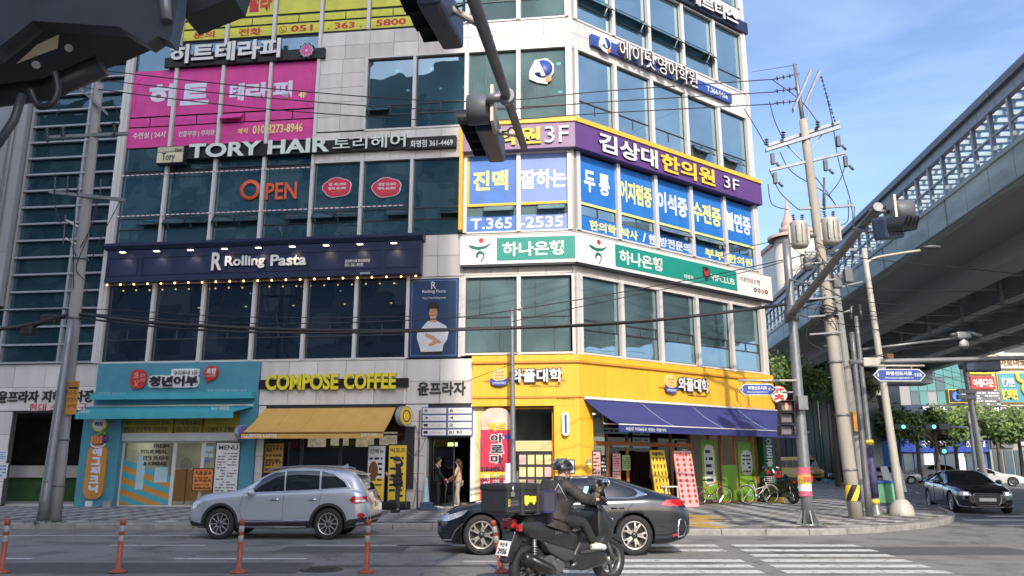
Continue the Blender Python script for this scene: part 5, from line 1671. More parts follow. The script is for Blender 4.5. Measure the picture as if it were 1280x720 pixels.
mb=MB();mb.prism(circ(x1-.12,hz(L,629,546,.4),.1,14),-.4,-.39,'y');t.part('floor_badge',mb,C_ROYAL)
x,z=L.hit(707,530,.4)
t=T('oval_sign','slim white and blue lit capsule sign on the yellow wall','sign',loc=(x,-.3,z),frame=L)
mb=MB();mb.prism(rounded(x-.12,x+.12,z-.38,z+.38,.11),-.42,-.26,'y');t.part('case',mb,C_SGN)
mb=MB();mb.box(x-.03,x+.04,-.425,-.42,z-.3,z+.3);t.part('stripe',mb,C_ROYAL)
boardstand('poster','white poster with blue ring print low on the yellow wall',(700,575,718,592),L,.285,C_POSTW,C_GREY,2,8,cat='poster',pict=(1,1,C_ROYAL))
x,z=L.hit(736,577,.4)
t=T('wall_lamp','small cream bell shaped wall lamp on the yellow corner wall','lamp',loc=(x,-.35,z),frame=L)
mb=MB();mb.lathe([(.03,.12),(.05,.1),(.1,-.06),(.11,-.1)],14,M=Matrix.Translation((x,-.38,z)));t.part('shade',mb,C_CREAM)
mb=MB();mb.cyl((x,-.26,z+.1),(x,-.38,z+.12),.015);t.part('bracket',mb,C_BROWN)
boardstand('menu_board','narrow pink menu board at the corner of the waffle shop',(741,564,751,600),R,.3,C_POSTP,C_BROWN,7,9)
xs=[YR]+[hx(R,p,570)for p in(765,790,845,868)]+[hx(R,892,570),hx(R,907,570),hx(R,925,570),hx(R,945,570),9.9]
xs=[x for x in xs]
ZT=2.42
for a,b in zip(xs[:4],xs[1:5]):
 sf(R,[a,b],Z0,2.28,.22,.06,C_WOOD)
 sf(R,[a,b],2.30,3.48,.22,.05,C_BROWN)
for i,m in((4,C_DGRN),(5,C_CHAR),(6,C_LIME),(7,C_LIME),(8,C_OCHRE)):
 if i+1<len(xs):
  mb=MB();ring(mb,xs[i],xs[i+1],Z0,3.48,.28,.06,.08);bd.part('shop_window',mb,C_BROWN if i<6 else C_WOOD,frame=R)
mb=MB();mb.box(YR,xs[4],.1,.3,2.24,2.36);bd.part('shop_lintel',mb,C_WOOD,frame=R)
room(R,YR,9.9,3.5,3.5,M_SHOPINT,M_FLOORT,M_CEIL,y0=.3)
bd.cube('end_column',9.9,10.62,-.1,.3,Z0,3.5,C_DGRN,frame=R)
lights(R,[(x,y)for x in(1.5,3,4.5,6)for y in(1.2,2.6)],3.48,M_LAMP,r=.15)  # oversized discs, enlarged to brighten the shop interior
t=T('shelf_unit','brown shelf unit with white and cream boxes behind the waffle shop glass','shelves',loc=(3.2,.6,Z0),frame=R)
for z in(.45,1.0,1.6):t.cube('shelf',xs[1]+.15,xs[3]-.1,.45,.8,z,z+.03,C_BROWN)
for z in(.48,1.03,1.63):
 x=xs[1]+.2
 while x<xs[3]-.25:
  w=random.uniform(.06,.16);hgt=random.uniform(.15,.34)
  t.cube('box',x,x+w,.5,.7,z,z+hgt,random.choice([C_POSTW,C_CREAM,C_POSTW,C_TAN]));x+=w+random.uniform(.02,.1)
def sheet(label,px,m,ink,n=0,seed=0,out=-.2,name='poster',title=None,badge=None,face=R):
 x0,x1,z0,z1=face.rect(*px,out)
 t=T(name,label,'poster','posters on the corner shop glass',loc=(x0,-out,z0),frame=face);t.face=face
 t.cube('sheet',x0,x1,-out,-out+.012,z0,z1,m)
 w=x1-x0;h=z1-z0
 if badge:
  mb=MB();mb.prism(rounded(x0+w*.15,x1-w*.15,z0+h*badge[0],z0+h*badge[1],w*.3),-out-.006,-out,'y');t.part('badge',mb,C_POSTW)
  mb=MB();rows(mb,x0+w*.25,x1-w*.25,z0+h*(badge[0]+.04),z0+h*(badge[1]-.06),5,-out-.007,seed=seed);t.part('print',mb,C_INK,kind='stuff')
 if n:
  mb=MB();rows(mb,x0+w*.1,x1-w*.1,z0+h*.1,z1-h*.1,n,-out-.002,seed=seed);t.part('print',mb,ink,kind='stuff')
 if title:
  mb=MB();text(mb,title,x0+w*.1,x1-w*.1,z1-h*.3,z1-h*.1,-out-.002,.004,.02);t.part('lettering',mb,ink,fix=False)
 return t
sheet('upper pale blue price strip left of the glass bar',(747,535,786,542),C_LBL,C_INK,1,1)
sheet('upper pale blue price board right of the timber bar',(791,535,812,544),C_LBL,C_INK,2,2)
sheet('lower pale blue price board under the timber lintel',(791,547,812,560),C_LBL,C_INK,3,3)
sheet('pale blue board above the pink poster',(765,553,787,559),C_LBL,C_INK,1,4)
sheet('pink ice cream poster on the waffle shop glass',(766,567,776,589),C_POSTP,C_RED,6,5)
sheet('green ice cream poster beside the pink one',(778,569,788,588),C_POSTG,C_DGRN,6,6)
sheet('small pink poster low on the waffle shop glass',(766,590,776,602),C_POSTP,C_RED,3,7)
sheet('dark poster with white flower print at the waffle shop door',(749,569,758,592),C_INK,C_WHITE,4,8)
sheet('tall green panel with white oval badge on the flower shop glass',(878,550,896,624),C_LIME,C_INK,0,9,badge=(.22,.92))
sheet('lime green half height door film of the flower shop',(903,581,922,626),C_LIME,C_INK,0,10)
sheet('lime green panel with white badge on the flower shop glass',(924,552,944,626),C_LIME,C_INK,0,11,badge=(.42,.85))
sheet('grey vinyl print high on the flower shop glass',(846,550,860,566),C_GREY,C_POSTW,3,12)
x,z=R.hit(960,560,.15)
t=T('blade_sign','dark green flower shop strip with vertical white Korean letters at the right end','sign',loc=(10.2,-.12,Z0),frame=R);t.face=R
mb=MB();text(mb,'숲으로꽃집',10.05,10.45,1.0,3.1,-.10,.02,.03,vert=True);t.part('lettering',mb,C_WHITE,fix=False)
bxx=hx(R,966,606,.5)
t=T('flower_box','red flower box on a yellow stand outside the flower shop','flower box',loc=(bxx,-.5,Z0),frame=R);t.face=R
t.cube('stand',bxx-.35,bxx+.35,-.75,-.35,Z0,Z0+.55,C_YEL)
mb=MB();mb.bbox(bxx-.3,bxx+.3,-.72,-.4,Z0+.95,Z0+1.2,.03);t.part('box',mb,C_RED)
mb=MB();mb.cyl((bxx,-.55,Z0+.5),(bxx,-.55,Z0+.96),.03);t.part('post',mb,C_CHAR)
rnd=random.Random(4);mb=MB()
for k in range(150):
 c=Vector((bxx+rnd.uniform(-.28,.28),-.55+rnd.uniform(-.14,.14),Z0+1.2+rnd.uniform(0,.16)));a=Vector((rnd.uniform(-1,1),rnd.uniform(-1,1),rnd.uniform(-1,1))).normalized()*.04;b=a.orthogonal().normalized()*.03
 mb.quad(c-a,c+b,c+a,c-b)
t.part('leaves',mb,mat('leaf_green',(.05,.09,.02),.6,var=.5,scale=20),fix=False)
t=T('awning','long blue violet cloth awning over the waffle and flower shops','awning',loc=(5.5,-.3,3.5),frame=R);t.face=R
AO=1.55
a0=hx(R,730,497,.3);a1=hx(R,962,511,.3);b0=hx(R,778,532,AO);b1=hx(R,974,541,AO)
b0=a0+.35;b1=10.9;a1=10.75
zA=3.72;zB=hz(R,850,533.5,AO)
mb=MB()
n=4
def P(u,v,dz=0):
 p=Vector((a0+(a1-a0)*u,-.3,zA)).lerp(Vector((b0+(b1-b0)*u,-AO,zB)),v);p.z-=.07*sin(pi*v)+dz;return p
for k in range(n*4):
 u0=k/(n*4);u1=(k+1)/(n*4)
 for q in range(4):
  mb.quad(P(u0,q/4),P(u1,q/4),P(u1,(q+1)/4),P(u0,(q+1)/4));mb.quad(P(u0,q/4,.012),P(u0,(q+1)/4,.012),P(u1,(q+1)/4,.012),P(u1,q/4,.012))
t.part('canopy',mb,C_AWN,fix=False)
for k in range(1,n):
 mb=MB();mb.tube([P(k/n,v/6,-.008)for v in range(7)],.008,4);t.part('seam',mb,C_LBL)
mb=MB();mb.box(b0,b1,-AO-.01,-AO+.01,zB-.24,zB-.01);t.part('valance',mb,C_AWN)
mb=MB();mb.tube([(b0,-AO-.012,zB),(b1,-AO-.012,zB)],.018,6);t.part('front_bar',mb,C_SGN)
mb=MB();mb.tube([(a0,-.33,zA+.03),(a1,-.33,zA+.03)],.05,8);t.part('roller',mb,C_SGN)
for x in(a0+.8,(a0+a1)/2,a1-.8):
 mb=MB();mb.tube([(x,-.3,zA-.3),(x-.45,-AO*.55,zB+.05),(x-.05,-AO,zB)],.024,6);t.part('folding_arm',mb,M_ALU)
mb=MB();text(mb,'와플향 커피&음료 맛있는 와플대학',b0+.3,b0+2.2,zB-.19,zB-.08,-AO-.01,.004,.0);t.part('lettering',mb,C_WHITE,fix=False)
def aboard(label,px,out,m,ink,seed,pict,title):
 x0,x1,z0,z1=R.rect(*px,out)
 t=T('standing_board',label,'sign board','standing boards under the blue awning',loc=((x0+x1)/2,-out,Z0),frame=R);t.face=R
 w=x1-x0;z1=z1
 M=Matrix.Translation(((x0+x1)/2,-out,Z0))@Matrix.Rotation(radians(-8),4,'X')
 H=z1-Z0
 mb=MB();mb.box(-w/2,w/2,-.03,.0,0,H);mb.xf(M);t.part('board',mb,m)
 mb=MB();mb.box(-w/2,-w/2+.04,.0,.03,0,H);mb.box(w/2-.04,w/2,0,.03,0,H);mb.xf(M);mb.box((x0+x1)/2-w/2,(x0+x1)/2+w/2,-out+.45,-out+.48,Z0,Z0+.3);t.part('stand',mb,C_WOOD)
 mb=MB();text(mb,title,-w*.4,w*.4,H*.9,H*.97,-.031,.004,.03)
 mb.xf(M);t.part('lettering',mb,ink,fix=False)
 mb=MB()
 rnd=random.Random(seed)
 nx,nz,mm=pict
 for i in range(nx):
  for j in range(nz):
   cx_=-w*.36+w*.72*i/max(1,nx-1);cz=H*.1+H*.74*j/(nz-1)
   mb.prism(circ(cx_,cz,w*.22/nx,9,H*.28/nz),-.036,-.031,'y')
 mb.xf(M);t.part('printed_dishes',mb,mm,kind='stuff')
aboard('yellow standing board with rows of waffle pictures',(820,562,838,620),.75,C_YEL,C_INK,1,(4,7,C_BROWN),'와플메뉴')
aboard('pink standing board with hot dog pictures beside the red bicycle',(850,563,872,632),1.0,C_POSTP,C_RED,2,(3,9,C_RED),'신메뉴출시')
x=hx(R,842,626,.9)
t=T('plastic_table','white plastic side table behind the pink standing board','table',loc=(x,-.6,Z0),frame=R)
t.cube('table_top',x-.35,x+.3,-.9,-.4,Z0+.68,Z0+.72,C_WHITE);t.cube('shelf',x-.3,x+.25,-.85,-.45,Z0+.3,Z0+.32,C_WHITE)
for dx in(-.32,.27):
 for dy in(-.87,-.43):t.cube('leg',x+dx-.02,x+dx+.02,dy-.02,dy+.02,Z0,Z0+.68,C_WHITE)
x,z=R.hit(973,493,.6)
t=T('round_sign','round white blade sign with red Korean letter for flower at the right building edge','sign',loc=(10.7,-.5,3.9),frame=R)
cpos=at_y(973,493,R.w(10.75,-.5,0).y)
mb=MB();M=Matrix.Translation(cpos)@Matrix.Rotation(pi/2,4,'X')
mb.lathe([(0,-.07),(.36,-.07),(.36,.07),(0,.07)],28,M=M,smooth=False);t.part('disc',mb,C_SGN,frame=WORLD)
mb=MB();mb.lathe([(.33,.071),(.36,.071),(.36,.08),(.33,.08)],28,M=M,smooth=False);t.part('rim',mb,C_RED,frame=WORLD)
mb=MB();text(mb,'꽃',cpos.x-.24,cpos.x+.24,cpos.z-.25,cpos.z+.25,cpos.y-.071,.01,.05);t.part('lettering',mb,C_RED,frame=WORLD,fix=False)
mb=MB();mb.cyl(R.w(10.5,-.1,cpos.z),cpos+Vector((0,.05,0)),.03);t.part('arm',mb,M_ALUG,frame=WORLD)
t=T('side_sign','dark vertical blade sign with white print at the far left edge','sign',loc=(L.w(-22.6,-1.3,12)))
t.fr=WORLD
p0=L.w(-22.6,-1.2,11.2)
t.part('panel',MB().box(p0.x-.5,p0.x+.1,p0.y,p0.y+.2,9.5,15.2),C_CHAR)
mb=MB();text(mb,'영어수학',p0.x-.42,p0.x+.0,9.8,14.9,p0.y-.001,.01,.03,vert=True);t.part('lettering',mb,C_WHITE,fix=False)
t=T('side_sign','teal blade sign with red emblem above the dark one at the far left edge','sign',loc=(L.w(-22.9,-1.3,16)))
t.fr=WORLD
t.part('panel',MB().box(p0.x-.7,p0.x+.15,p0.y-.02,p0.y+.2,15.3,16.9),C_TEAL)
mb=MB();mb.sphere((p0.x-.3,p0.y-.03,16.3),.25,12,sc=(1,.15,.7));mb.sphere((p0.x-.1,p0.y-.03,15.9),.3,12,sc=(1,.15,.6));t.part('emblem',mb,C_RED)
# street furniture, cables, viaduct, far side
M_CONC=mat('pole_concrete',(.36,.33,.28),.85,var=.14,scale=3,bump=.3,streak=True)
M_CONC2=mat('pole_concrete_grey',(.27,.265,.25),.85,var=.16,scale=3,bump=.3,streak=True)
M_GALV=mat('galvanised_steel',(.23,.24,.25),.45,.5,var=.12,scale=6)
M_GALVD=mat('dull_steel',(.17,.175,.18),.5,.5,var=.15,scale=6)
M_PAINTG=mat('beige_grey_painted_steel',(.46,.44,.38),.5,.1,var=.1,scale=4,streak=True)
M_WIRE=mat('black_cable',(.018,.018,.02),.6)
M_SIGB=mat('signal_black',(.014,.016,.02),.45,var=.2)
M_SIGN_=mat('signal_navy',(.03,.045,.085),.4,var=.2)
M_INSUL=mat('insulator_grey',(.10,.105,.12),.35,var=.2)
M_TRAFO=mat('transformer_beige_grey',(.43,.42,.37),.55,.1,var=.1,scale=4)
M_HOOD=mat('grey_plastic_hood',(.12,.125,.14),.5,var=.1)
def poletube(b,p,q,r0,r1,n=16,m=0):
 b.tube([Vector(p).lerp(Vector(q),i/8)for i in range(9)],[r0+(r1-r0)*i/8 for i in range(9)],n,m)
# mast pole with arm and signal
b1=at_z(1011,656,PAVE_Z)
t=T('traffic_mast','grey traffic mast on the corner with long arm reaching over the road and pasted poster','traffic mast',loc=b1);t.fr=WORLD
top=Vector((b1.x,b1.y,at_y(976,300,b1.y).z))
mb=MB();poletube(mb,b1,top,.15,.10);t.part('pole',mb,M_GALV)
mb=MB();mb.lathe([(.3,0),(.3,.03),(.17,.035)],20,M=Matrix.Translation(b1))
for a in range(8):
 c,s_=cos(a*pi/4),sin(a*pi/4)
 p=b1
 mb.add([(p.x+.14*c-.01*s_,p.y+.14*s_+.01*c,p.z+.03),(p.x+.28*c-.01*s_,p.y+.28*s_+.01*c,p.z+.03),(p.x+.14*c-.01*s_,p.y+.14*s_+.01*c,p.z+.36),(p.x+.14*c+.01*s_,p.y+.14*s_-.01*c,p.z+.03),(p.x+.28*c+.01*s_,p.y+.28*s_-.01*c,p.z+.03),(p.x+.14*c+.01*s_,p.y+.14*s_-.01*c,p.z+.36)],[(0,1,2),(5,4,3),(0,2,5,3),(1,4,5,2),(0,3,4,1)])
t.part('base_flange',mb,M_GALV)
arm0=Vector((b1.x,b1.y-.05,at_y(988,392,b1.y).z))
tip=at_y(1097,259,12.8)
mb=MB();poletube(mb,arm0,tip,.10,.065,14);t.part('arm',mb,M_GALVD)
mb=MB();mb.cyl(tip,tip+(tip-arm0).normalized()*.03,.08);t.part('arm_cap',mb,M_GALVD)
mb=MB();poletube(mb,arm0+Vector((0,0,.9)),arm0.lerp(tip,.35),.025,.025,8);t.part('brace_rod',mb,M_GALV)
mb=MB();mb.cyl(arm0+Vector((0,.05,-.2)),arm0+Vector((0,.05,.2)),.17,n=16);t.part('collar',mb,M_GALVD)
mb=MB();mb.bbox(b1.x-.12,b1.x+.12,b1.y-.3,b1.y-.14,2.0+.9,3.25,.01);t.part('control_box',mb,M_GALVD)
zb,zt=at_y(1000,620,b1.y).z,at_y(1000,584,b1.y).z
mb=MB();a0_,a1_=radians(190),radians(360)
for k in range(12):
 u0=a0_+(a1_-a0_)*k/12;u1=a0_+(a1_-a0_)*(k+1)/12
 rr=.17
 for j,(z0,z1,m)in enumerate(((zb,zb+.12,0),(zb+.12,zb+.28,1),(zb+.28,zb+.5,2),(zb+.5,zt-.14,3),(zt-.14,zt,0))):
  mb.quad((b1.x-.03+rr*cos(u0),b1.y+rr*sin(u0),z0),(b1.x-.03+rr*cos(u1),b1.y+rr*sin(u1),z0),(b1.x-.03+rr*cos(u1),b1.y+rr*sin(u1),z1),(b1.x-.03+rr*cos(u0),b1.y+rr*sin(u0),z1),m)
t.part('pasted_poster',mb,[col('poster_dull_pink',205,90,120,var=.3),C_POSTW,col('poster_dull_yellow',225,205,60,var=.2),col('poster_orange_pink',225,110,110,var=.3)],fix=False)
mb=MB();text(mb,'긴급알림',b1.x-.19,b1.x+.11,zt-.34,zt-.2,b1.y-.205,.004,.03);t.part('lettering',mb,C_REDP,fix=False)
def signal_head(t,M,n=4,lit=None,back=False):
 """horizontal head: lenses in a row along x, facing -y; M places it"""
 w=.34*n
 mb=MB();mb.bbox(-w/2,w/2,-.08,.16,-.19,.19,.05);mb.xf(M);t.part('housing',mb,M_SIGN_)
 for i in range(n):
  x=-w/2+.17+.34*i
  mb=MB()
  for k in range(14):
   a0_=radians(-35+250*k/14);a1_=radians(-35+250*(k+1)/14)
   c0=(x+.145*cos(a0_),.145*sin(a0_));c1=(x+.145*cos(a1_),.145*sin(a1_))
   d0=.30-.12*(1-sin(a0_))*.5;d1=.30-.12*(1-sin(a1_))*.5
   mb.quad((c0[0],-.08,c0[1]),(c1[0],-.08,c1[1]),(c1[0],-.08-d1,c1[1]),(c0[0],-.08-d0,c0[1]))
   k2=1.07
   e0=(x+.145*k2*cos(a0_),.145*k2*sin(a0_));e1=(x+.145*k2*cos(a1_),.145*k2*sin(a1_))
   mb.quad((e0[0],-.08,e0[1]),(e0[0],-.08-d0,e0[1]),(e1[0],-.08-d1,e1[1]),(e1[0],-.08,e1[1]))
   mb.quad((c0[0],-.08-d0,c0[1]),(c1[0],-.08-d1,c1[1]),(e1[0],-.08-d1,e1[1]),(e0[0],-.08-d0,e0[1]))
  mb.xf(M);t.part('visor',mb,M_SIGB,fix=False)
  mb=MB();mb.lathe([(0,-.1),(.08,-.095),(.14,-.08)],16,M=Matrix.Rotation(pi/2,4,'X')@Matrix.Identity(4))
  mb.xf(Matrix.Translation((x,0,0)));
  mb.xf(Matrix.Scale(1,4));
  mb2=MB();mb2.add([(x+.13*cos(q*pi/8),-.085,.13*sin(q*pi/8))for q in range(16)],[list(range(16))])
  mb2.xf(M);t.part('lens',mb2,M_HOOD if lit!=i else mat('lit_green_lens',(.05,.9,.45),.3,emit=4,var=0),fix=False)
def hood(t,M):
 mb=MB();mb.lathe([(.0,.0),(.17,.0),(.18,-.02),(.19,-.28),(.17,-.28),(.165,-.05),(0,-.05)],20,M=M@Matrix.Rotation(pi/2,4,'X')@Matrix.Scale(-1,4,(0,0,1)));t.part('round_hood',mb,M_HOOD)
 mb=MB();mb.box(-.2,.2,.02,.06,-.24,.24);mb.xf(M);t.part('bracket_plate',mb,M_PAINTG)
ad=(tip-arm0).normalized()
def along(p,yaw,roll=0,pitch=0):
 return Matrix.Translation(p)@Matrix.Rotation(yaw,4,'Z')@Matrix.Rotation(pitch,4,'Y')@Matrix.Rotation(roll,4,'X')
t=T('traffic_light','dark traffic light hanging at the tip of the right hand mast arm','traffic light','horizontal traffic lights on mast arms',loc=tip);t.fr=WORLD
pc=at_y(1106,283,12.9)
signal_head(t,along(pc+Vector((.15,.1,0)),radians(52),0,radians(-14)),4)
hood(t,along(at_y(1118,264,12.9),radians(82)))
mb=MB();mb.cyl(tip+Vector((-.05,.2,0)),tip+Vector((.35,.2,-.02)),.035);mb.cyl(tip+Vector((0,1.0,-.08)),pc+Vector((.05,.4,0)),.03);t.part('mounting_tube',mb,M_GALV)
tip2=at_y(655,184,10.3);far2=at_y(592,0,6.75)
dr=(far2-tip2).normalized()
st2=tip2+dr*14
t=T('traffic_mast','slim dark mast arm coming from overhead and ending above the road in the middle','traffic mast',loc=(st2.x,st2.y,0));t.fr=WORLD
mb=MB();poletube(mb,tip2,st2,.05,.12,14);t.part('arm',mb,M_GALVD)
mb=MB();poletube(mb,(st2.x,st2.y,0),(st2.x,st2.y,st2.z+.4),.17,.13,14);t.part('pole',mb,M_GALVD)
mb=MB();q=tip2+dr*1.55;mb.cyl(q-dr*.05,q+dr*.05,.1,n=14);mb.tube([q,q+Vector((-.25,0,-.03))],.06,8);t.part('collar',mb,M_GALV)
for px,py,Y,yaw,lab,hp in((610,168,9.9,radians(-96),'dark traffic light at the tip of the middle mast arm, before the purple sign',(613,139)),(547,14,7.2,radians(-100),'dark traffic light at the top edge, hanging nearer on the middle mast arm',(560,-12))):
 p=at_y(px,py,Y)
 t=T('traffic_light',lab,'traffic light','horizontal traffic lights on mast arms',loc=p);t.fr=WORLD
 signal_head(t,along(p,yaw,0,radians(4)),3 if py<100 else 4)
 h=at_y(hp[0],hp[1],Y-.9 if py>100 else Y-.8)
 if py>100:hood(t,along(h+Vector((0,0,.02)),radians(-95)))
 q=tip2+dr*((tip2.y-Y)/abs(dr.y)if abs(dr.y)>0 else 0)
 mb=MB();mb.tube([p+Vector((.1,0,.05)),Vector((q.x,q.y,q.z))],.04,8);t.part('mounting_tube',mb,M_PAINTG)
 mb=MB();mb.tube(catmull([p+Vector((.12,.1,.1)),p+Vector((.25,-.1,.0)),p+Vector((.32,.05,.12)),q],6),.012,5);t.part('cable',mb,M_WIRE)
def prismY(pts,Y0,Y1,m,t,name,far=False):
 base=[at_y(x,y,Y1 if far else Y0)for x,y in pts]
 mb=MB();n=len(pts)
 vs=[(v.x,Y0,v.z)for v in base]+[(v.x,Y1,v.z)for v in base]
 mb.add(vs,[list(range(n)),[n+i for i in range(n)][::-1]]+[(i,(i+1)%n,n+(i+1)%n,n+i)for i in range(n)])
 return t.part(name,mb,m)
pn=at_y(100,60,3.9)
t=T('traffic_light','huge dark traffic light housing close overhead in the top left corner','traffic light','horizontal traffic lights on mast arms',loc=pn);t.fr=WORLD
M_HOUS=mat('dark_grey_housing',(.040,.048,.064),.42,var=.15)
prismY([(-120,100),(-10,66),(40,26),(148,33),(184,54),(197,45),(213,52),(222,6),(228,-60),(-120,-60)],3.6,3.7,M_HOUS,t,'front_plate')
mb=MB()
pa=at_y(-60,60,4.0)
def ap(x,y,Y):return at_y(x,y,Y)
poly1=[(-120,150),(0,130),(76,103),(140,84),(212,53),(219,20),(215,-60),(-120,-60)]
prismY(poly1,3.72,4.25,M_SIGB,t,'housing',True)
mb=MB();mb.tube([ap(-60,128,3.95),ap(60,112,3.95),ap(128,82,3.95)],.06,10);t.part('lower_tube',mb,M_SIGB)
mb=MB();mb.tube(catmull([ap(38,112,3.7),ap(48,132,3.7),ap(64,130,3.7),ap(72,112,3.7),ap(68,90,3.7)],5),.018,8);t.part('hook',mb,M_SIGB)
mb=MB();mb.tube([ap(28,118,3.75),ap(18,150,3.75),ap(-14,196,3.75)],.022,8);t.part('strut',mb,M_HOUS)
mb=MB();c=ap(48,62,3.68)
mb.add([ap(20,80,3.65),ap(72,60,3.65),ap(74,43,3.65),ap(46,56,3.65),ap(20,80,3.71),ap(72,60,3.71),ap(74,43,3.71),ap(46,56,3.71)],[(0,1,2,3),(7,6,5,4),(0,4,5,1),(1,5,6,2),(2,6,7,3),(3,7,4,0)])
t.part('reflector',mb,mat('khaki_reflector',(.16,.14,.09),.5))
mb=MB();mb.cyl(ap(86,60,3.66),ap(86,60,3.72),.02);mb.cyl(ap(45,81,3.66),ap(45,81,3.72),.02);t.part('bolt',mb,M_GALVD)
mb=MB();mb.cyl(ap(208,26,3.58),ap(206,-20,3.58),.028);t.part('chrome_clip',mb,M_GALV)
prismY([(218,4),(232,20),(292,-4),(300,-30),(220,-30)],3.9,4.1,M_SIGB,t,'visor')
mb=MB();mb.tube([ap(40,-40,3.9),ap(20,-260,3.2)],.06,10);t.part('hanger',mb,M_GALVD)
# pedestrian signal and street sign on the mast pole
pz=at_y(983,520,b1.y-.1)
t=T('pedestrian_signal','pedestrian signal with lit red figure and three stacked boxes beside the mast pole','pedestrian signal',loc=(pz.x,pz.y,2.5));t.fr=WORLD
for i,y in enumerate((508,523,538)):
 c=at_y(983,y,b1.y-.15)
 mb=MB();mb.bbox(c.x-.16,c.x+.16,c.y,c.y+.22,c.z-.135,c.z+.135,.02);o=t.part('box',mb,M_SIGB)
 mb=MB();mb.box(c.x-.12,c.x+.12,c.y-.008,c.y-.002,c.z-.09,c.z+.09);t.part('lens',mb,C_GREY,parent=o)
 mb=MB();mb.box(c.x-.17,c.x+.17,c.y-.16,c.y+.02,c.z+.13,c.z+.14);mb.box(c.x-.17,c.x-.16,c.y-.12,c.y,c.z-.1,c.z+.13);mb.box(c.x+.16,c.x+.17,c.y-.12,c.y,c.z-.1,c.z+.13);t.part('visor',mb,M_SIGB,parent=o)
 if i==0:
  mb=MB();mb.prism(circ(c.x,c.z+.055,.022,10),c.y-.014,c.y-.009,'y');mb.box(c.x-.03,c.x+.03,c.y-.014,c.y-.009,c.z-.02,c.z+.035);mb.box(c.x-.022,c.x-.004,c.y-.014,c.y-.009,c.z-.08,c.z-.02);mb.box(c.x+.004,c.x+.022,c.y-.014,c.y-.009,c.z-.08,c.z-.02)
  t.part('red_figure',mb,mat('lit_red_figure',(1,.05,.03),.4,emit=6,var=0),parent=o)
mb=MB();mb.cyl((pz.x,pz.y+.15,pz.z+.6),(b1.x,b1.y,pz.z+.6),.025);mb.cyl((pz.x,pz.y+.15,pz.z-.3),(b1.x,b1.y,pz.z-.3),.025);t.part('bracket',mb,M_GALV)
def arrow_sign(name,label,cx,cy,Y,w,h,s1,s2,num,pole_x,both=False):
 c=at_y(cx,cy,Y)
 t=T(name,label,'street sign','blue street name signs',loc=c);t.fr=WORLD
 k=h/2
 pts=[(c.x-w/2+(k if both else k),c.z-k),(c.x+w/2-k,c.z-k),(c.x+w/2,c.z),(c.x+w/2-k,c.z+k),(c.x-w/2+k,c.z+k),(c.x-w/2,c.z)]
 sc=lambda f:[(c.x+(a-c.x)*f,c.z+(b-c.z)*(f-(1-f)*2.5))for a,b in pts]
 mb=MB();mb.prism(pts,c.y-.02,c.y+.02,'y');t.part('panel',mb,C_WHITE)
 mb=MB();mb.prism(sc(.965),c.y-.024,c.y-.02,'y');t.part('blue_face',mb,C_ROYAL)
 mb=MB();text(mb,s1,c.x-w*.26,c.x+w*.24,c.z-k*.05,c.z+k*.62,c.y-.024,.004,.03);t.part('lettering',mb,C_WHITE,fix=False)
 mb=MB();text(mb,s2,c.x-w*.28,c.x+w*.26,c.z-k*.62,c.z-k*.3,c.y-.024,.004,.01);t.part('lettering',mb,C_WHITE,fix=False)
 mb=MB();text(mb,num,c.x+w*.29,c.x+w*.42,c.z-k*.2,c.z+k*.3,c.y-.024,.004,.03);t.part('lettering',mb,C_WHITE,fix=False)
 mb=MB();text(mb,'1',c.x-w*.42,c.x-w*.40,c.z-k*.3,c.z+k*.3,c.y-.024,.004,.03);t.part('lettering',mb,C_WHITE,fix=False)
 zz=c.z+k+.09
 mb=MB();mb.cyl((min(c.x-w/2,pole_x),c.y,zz),(max(c.x+w/2,pole_x),c.y,zz),.028);mb.cyl((c.x-w*.25,c.y,zz),(c.x-w*.25,c.y,zz-.1),.012);mb.cyl((c.x+w*.25,c.y,zz),(c.x+w*.25,c.y,zz-.1),.012);t.part('bracket',mb,M_PAINTG)
arrow_sign('street_sign','blue arrow street sign with number 124 beside the blue awning end',947,487,b1.y-.1,.95,.28,'화명신도시로','Hwamyeongsindosi-ro','124',b1.x)
arrow_sign('street_sign','blue arrow street sign with number 122 in front of the viaduct',1124,469,21.2,1.42,.33,'화명신도시로','Hwamyeongsindosi-ro','122',at_y(1104,462,21.2).x)
# utility poles
def insul(t,p,q,n=3,r=.09,par=None):
 p=Vector(p);q=Vector(q);d=(q-p)
 mb=MB();mb.cyl(p,q,r*.3,n=8)
 R_=d.to_track_quat('Z','Y').to_matrix().to_4x4()
 for i in range(n):
  c=p+d*((i+.5)/n)
  mb.lathe([(r*.3,-r*.3),(r,-r*.15),(r*.85,.0),(r*.3,r*.25)],12,M=Matrix.Translation(c)@R_)
 return t.part('insulator',mb,M_INSUL,parent=par)
def arm2(t,a,b,w=.05,name='crossarm',m=None):
 mb=MB();a=Vector(a);b=Vector(b);d=(b-a).normalized();s_=d.cross(Vector((0,0,1))).normalized()*w;u=Vector((0,0,w))
 vs=[p+s_*i+u*j for p in(a,b)for i,j in((-1,-1),(1,-1),(1,1),(-1,1))]
 mb.add(vs,[(0,1,2,3),(7,6,5,4),(0,4,5,1),(1,5,6,2),(2,6,7,3),(3,7,4,0)])
 return t.part(name,mb,m or M_GALV)
b2=at_z(1070,648,PAVE_Z)
Yp=b2.y
tp=at_y(1004,150,Yp);tt_=at_y(993,80,Yp)
UP=T('utility_pole','tall concrete utility pole with two beige transformers and black and yellow guard band','utility pole',loc=b2);UP.fr=WORLD
mb=MB();poletube(mb,b2,tp,.19,.12);UP.part('pole',mb,M_CONC)
mb=MB();mb.cyl(tp-Vector((0,0,.3)),tt_,.07,.05);UP.part('pole_extension',mb,M_GALV)
zA,zB_=at_y(1070,626,Yp).z,at_y(1070,606,Yp).z
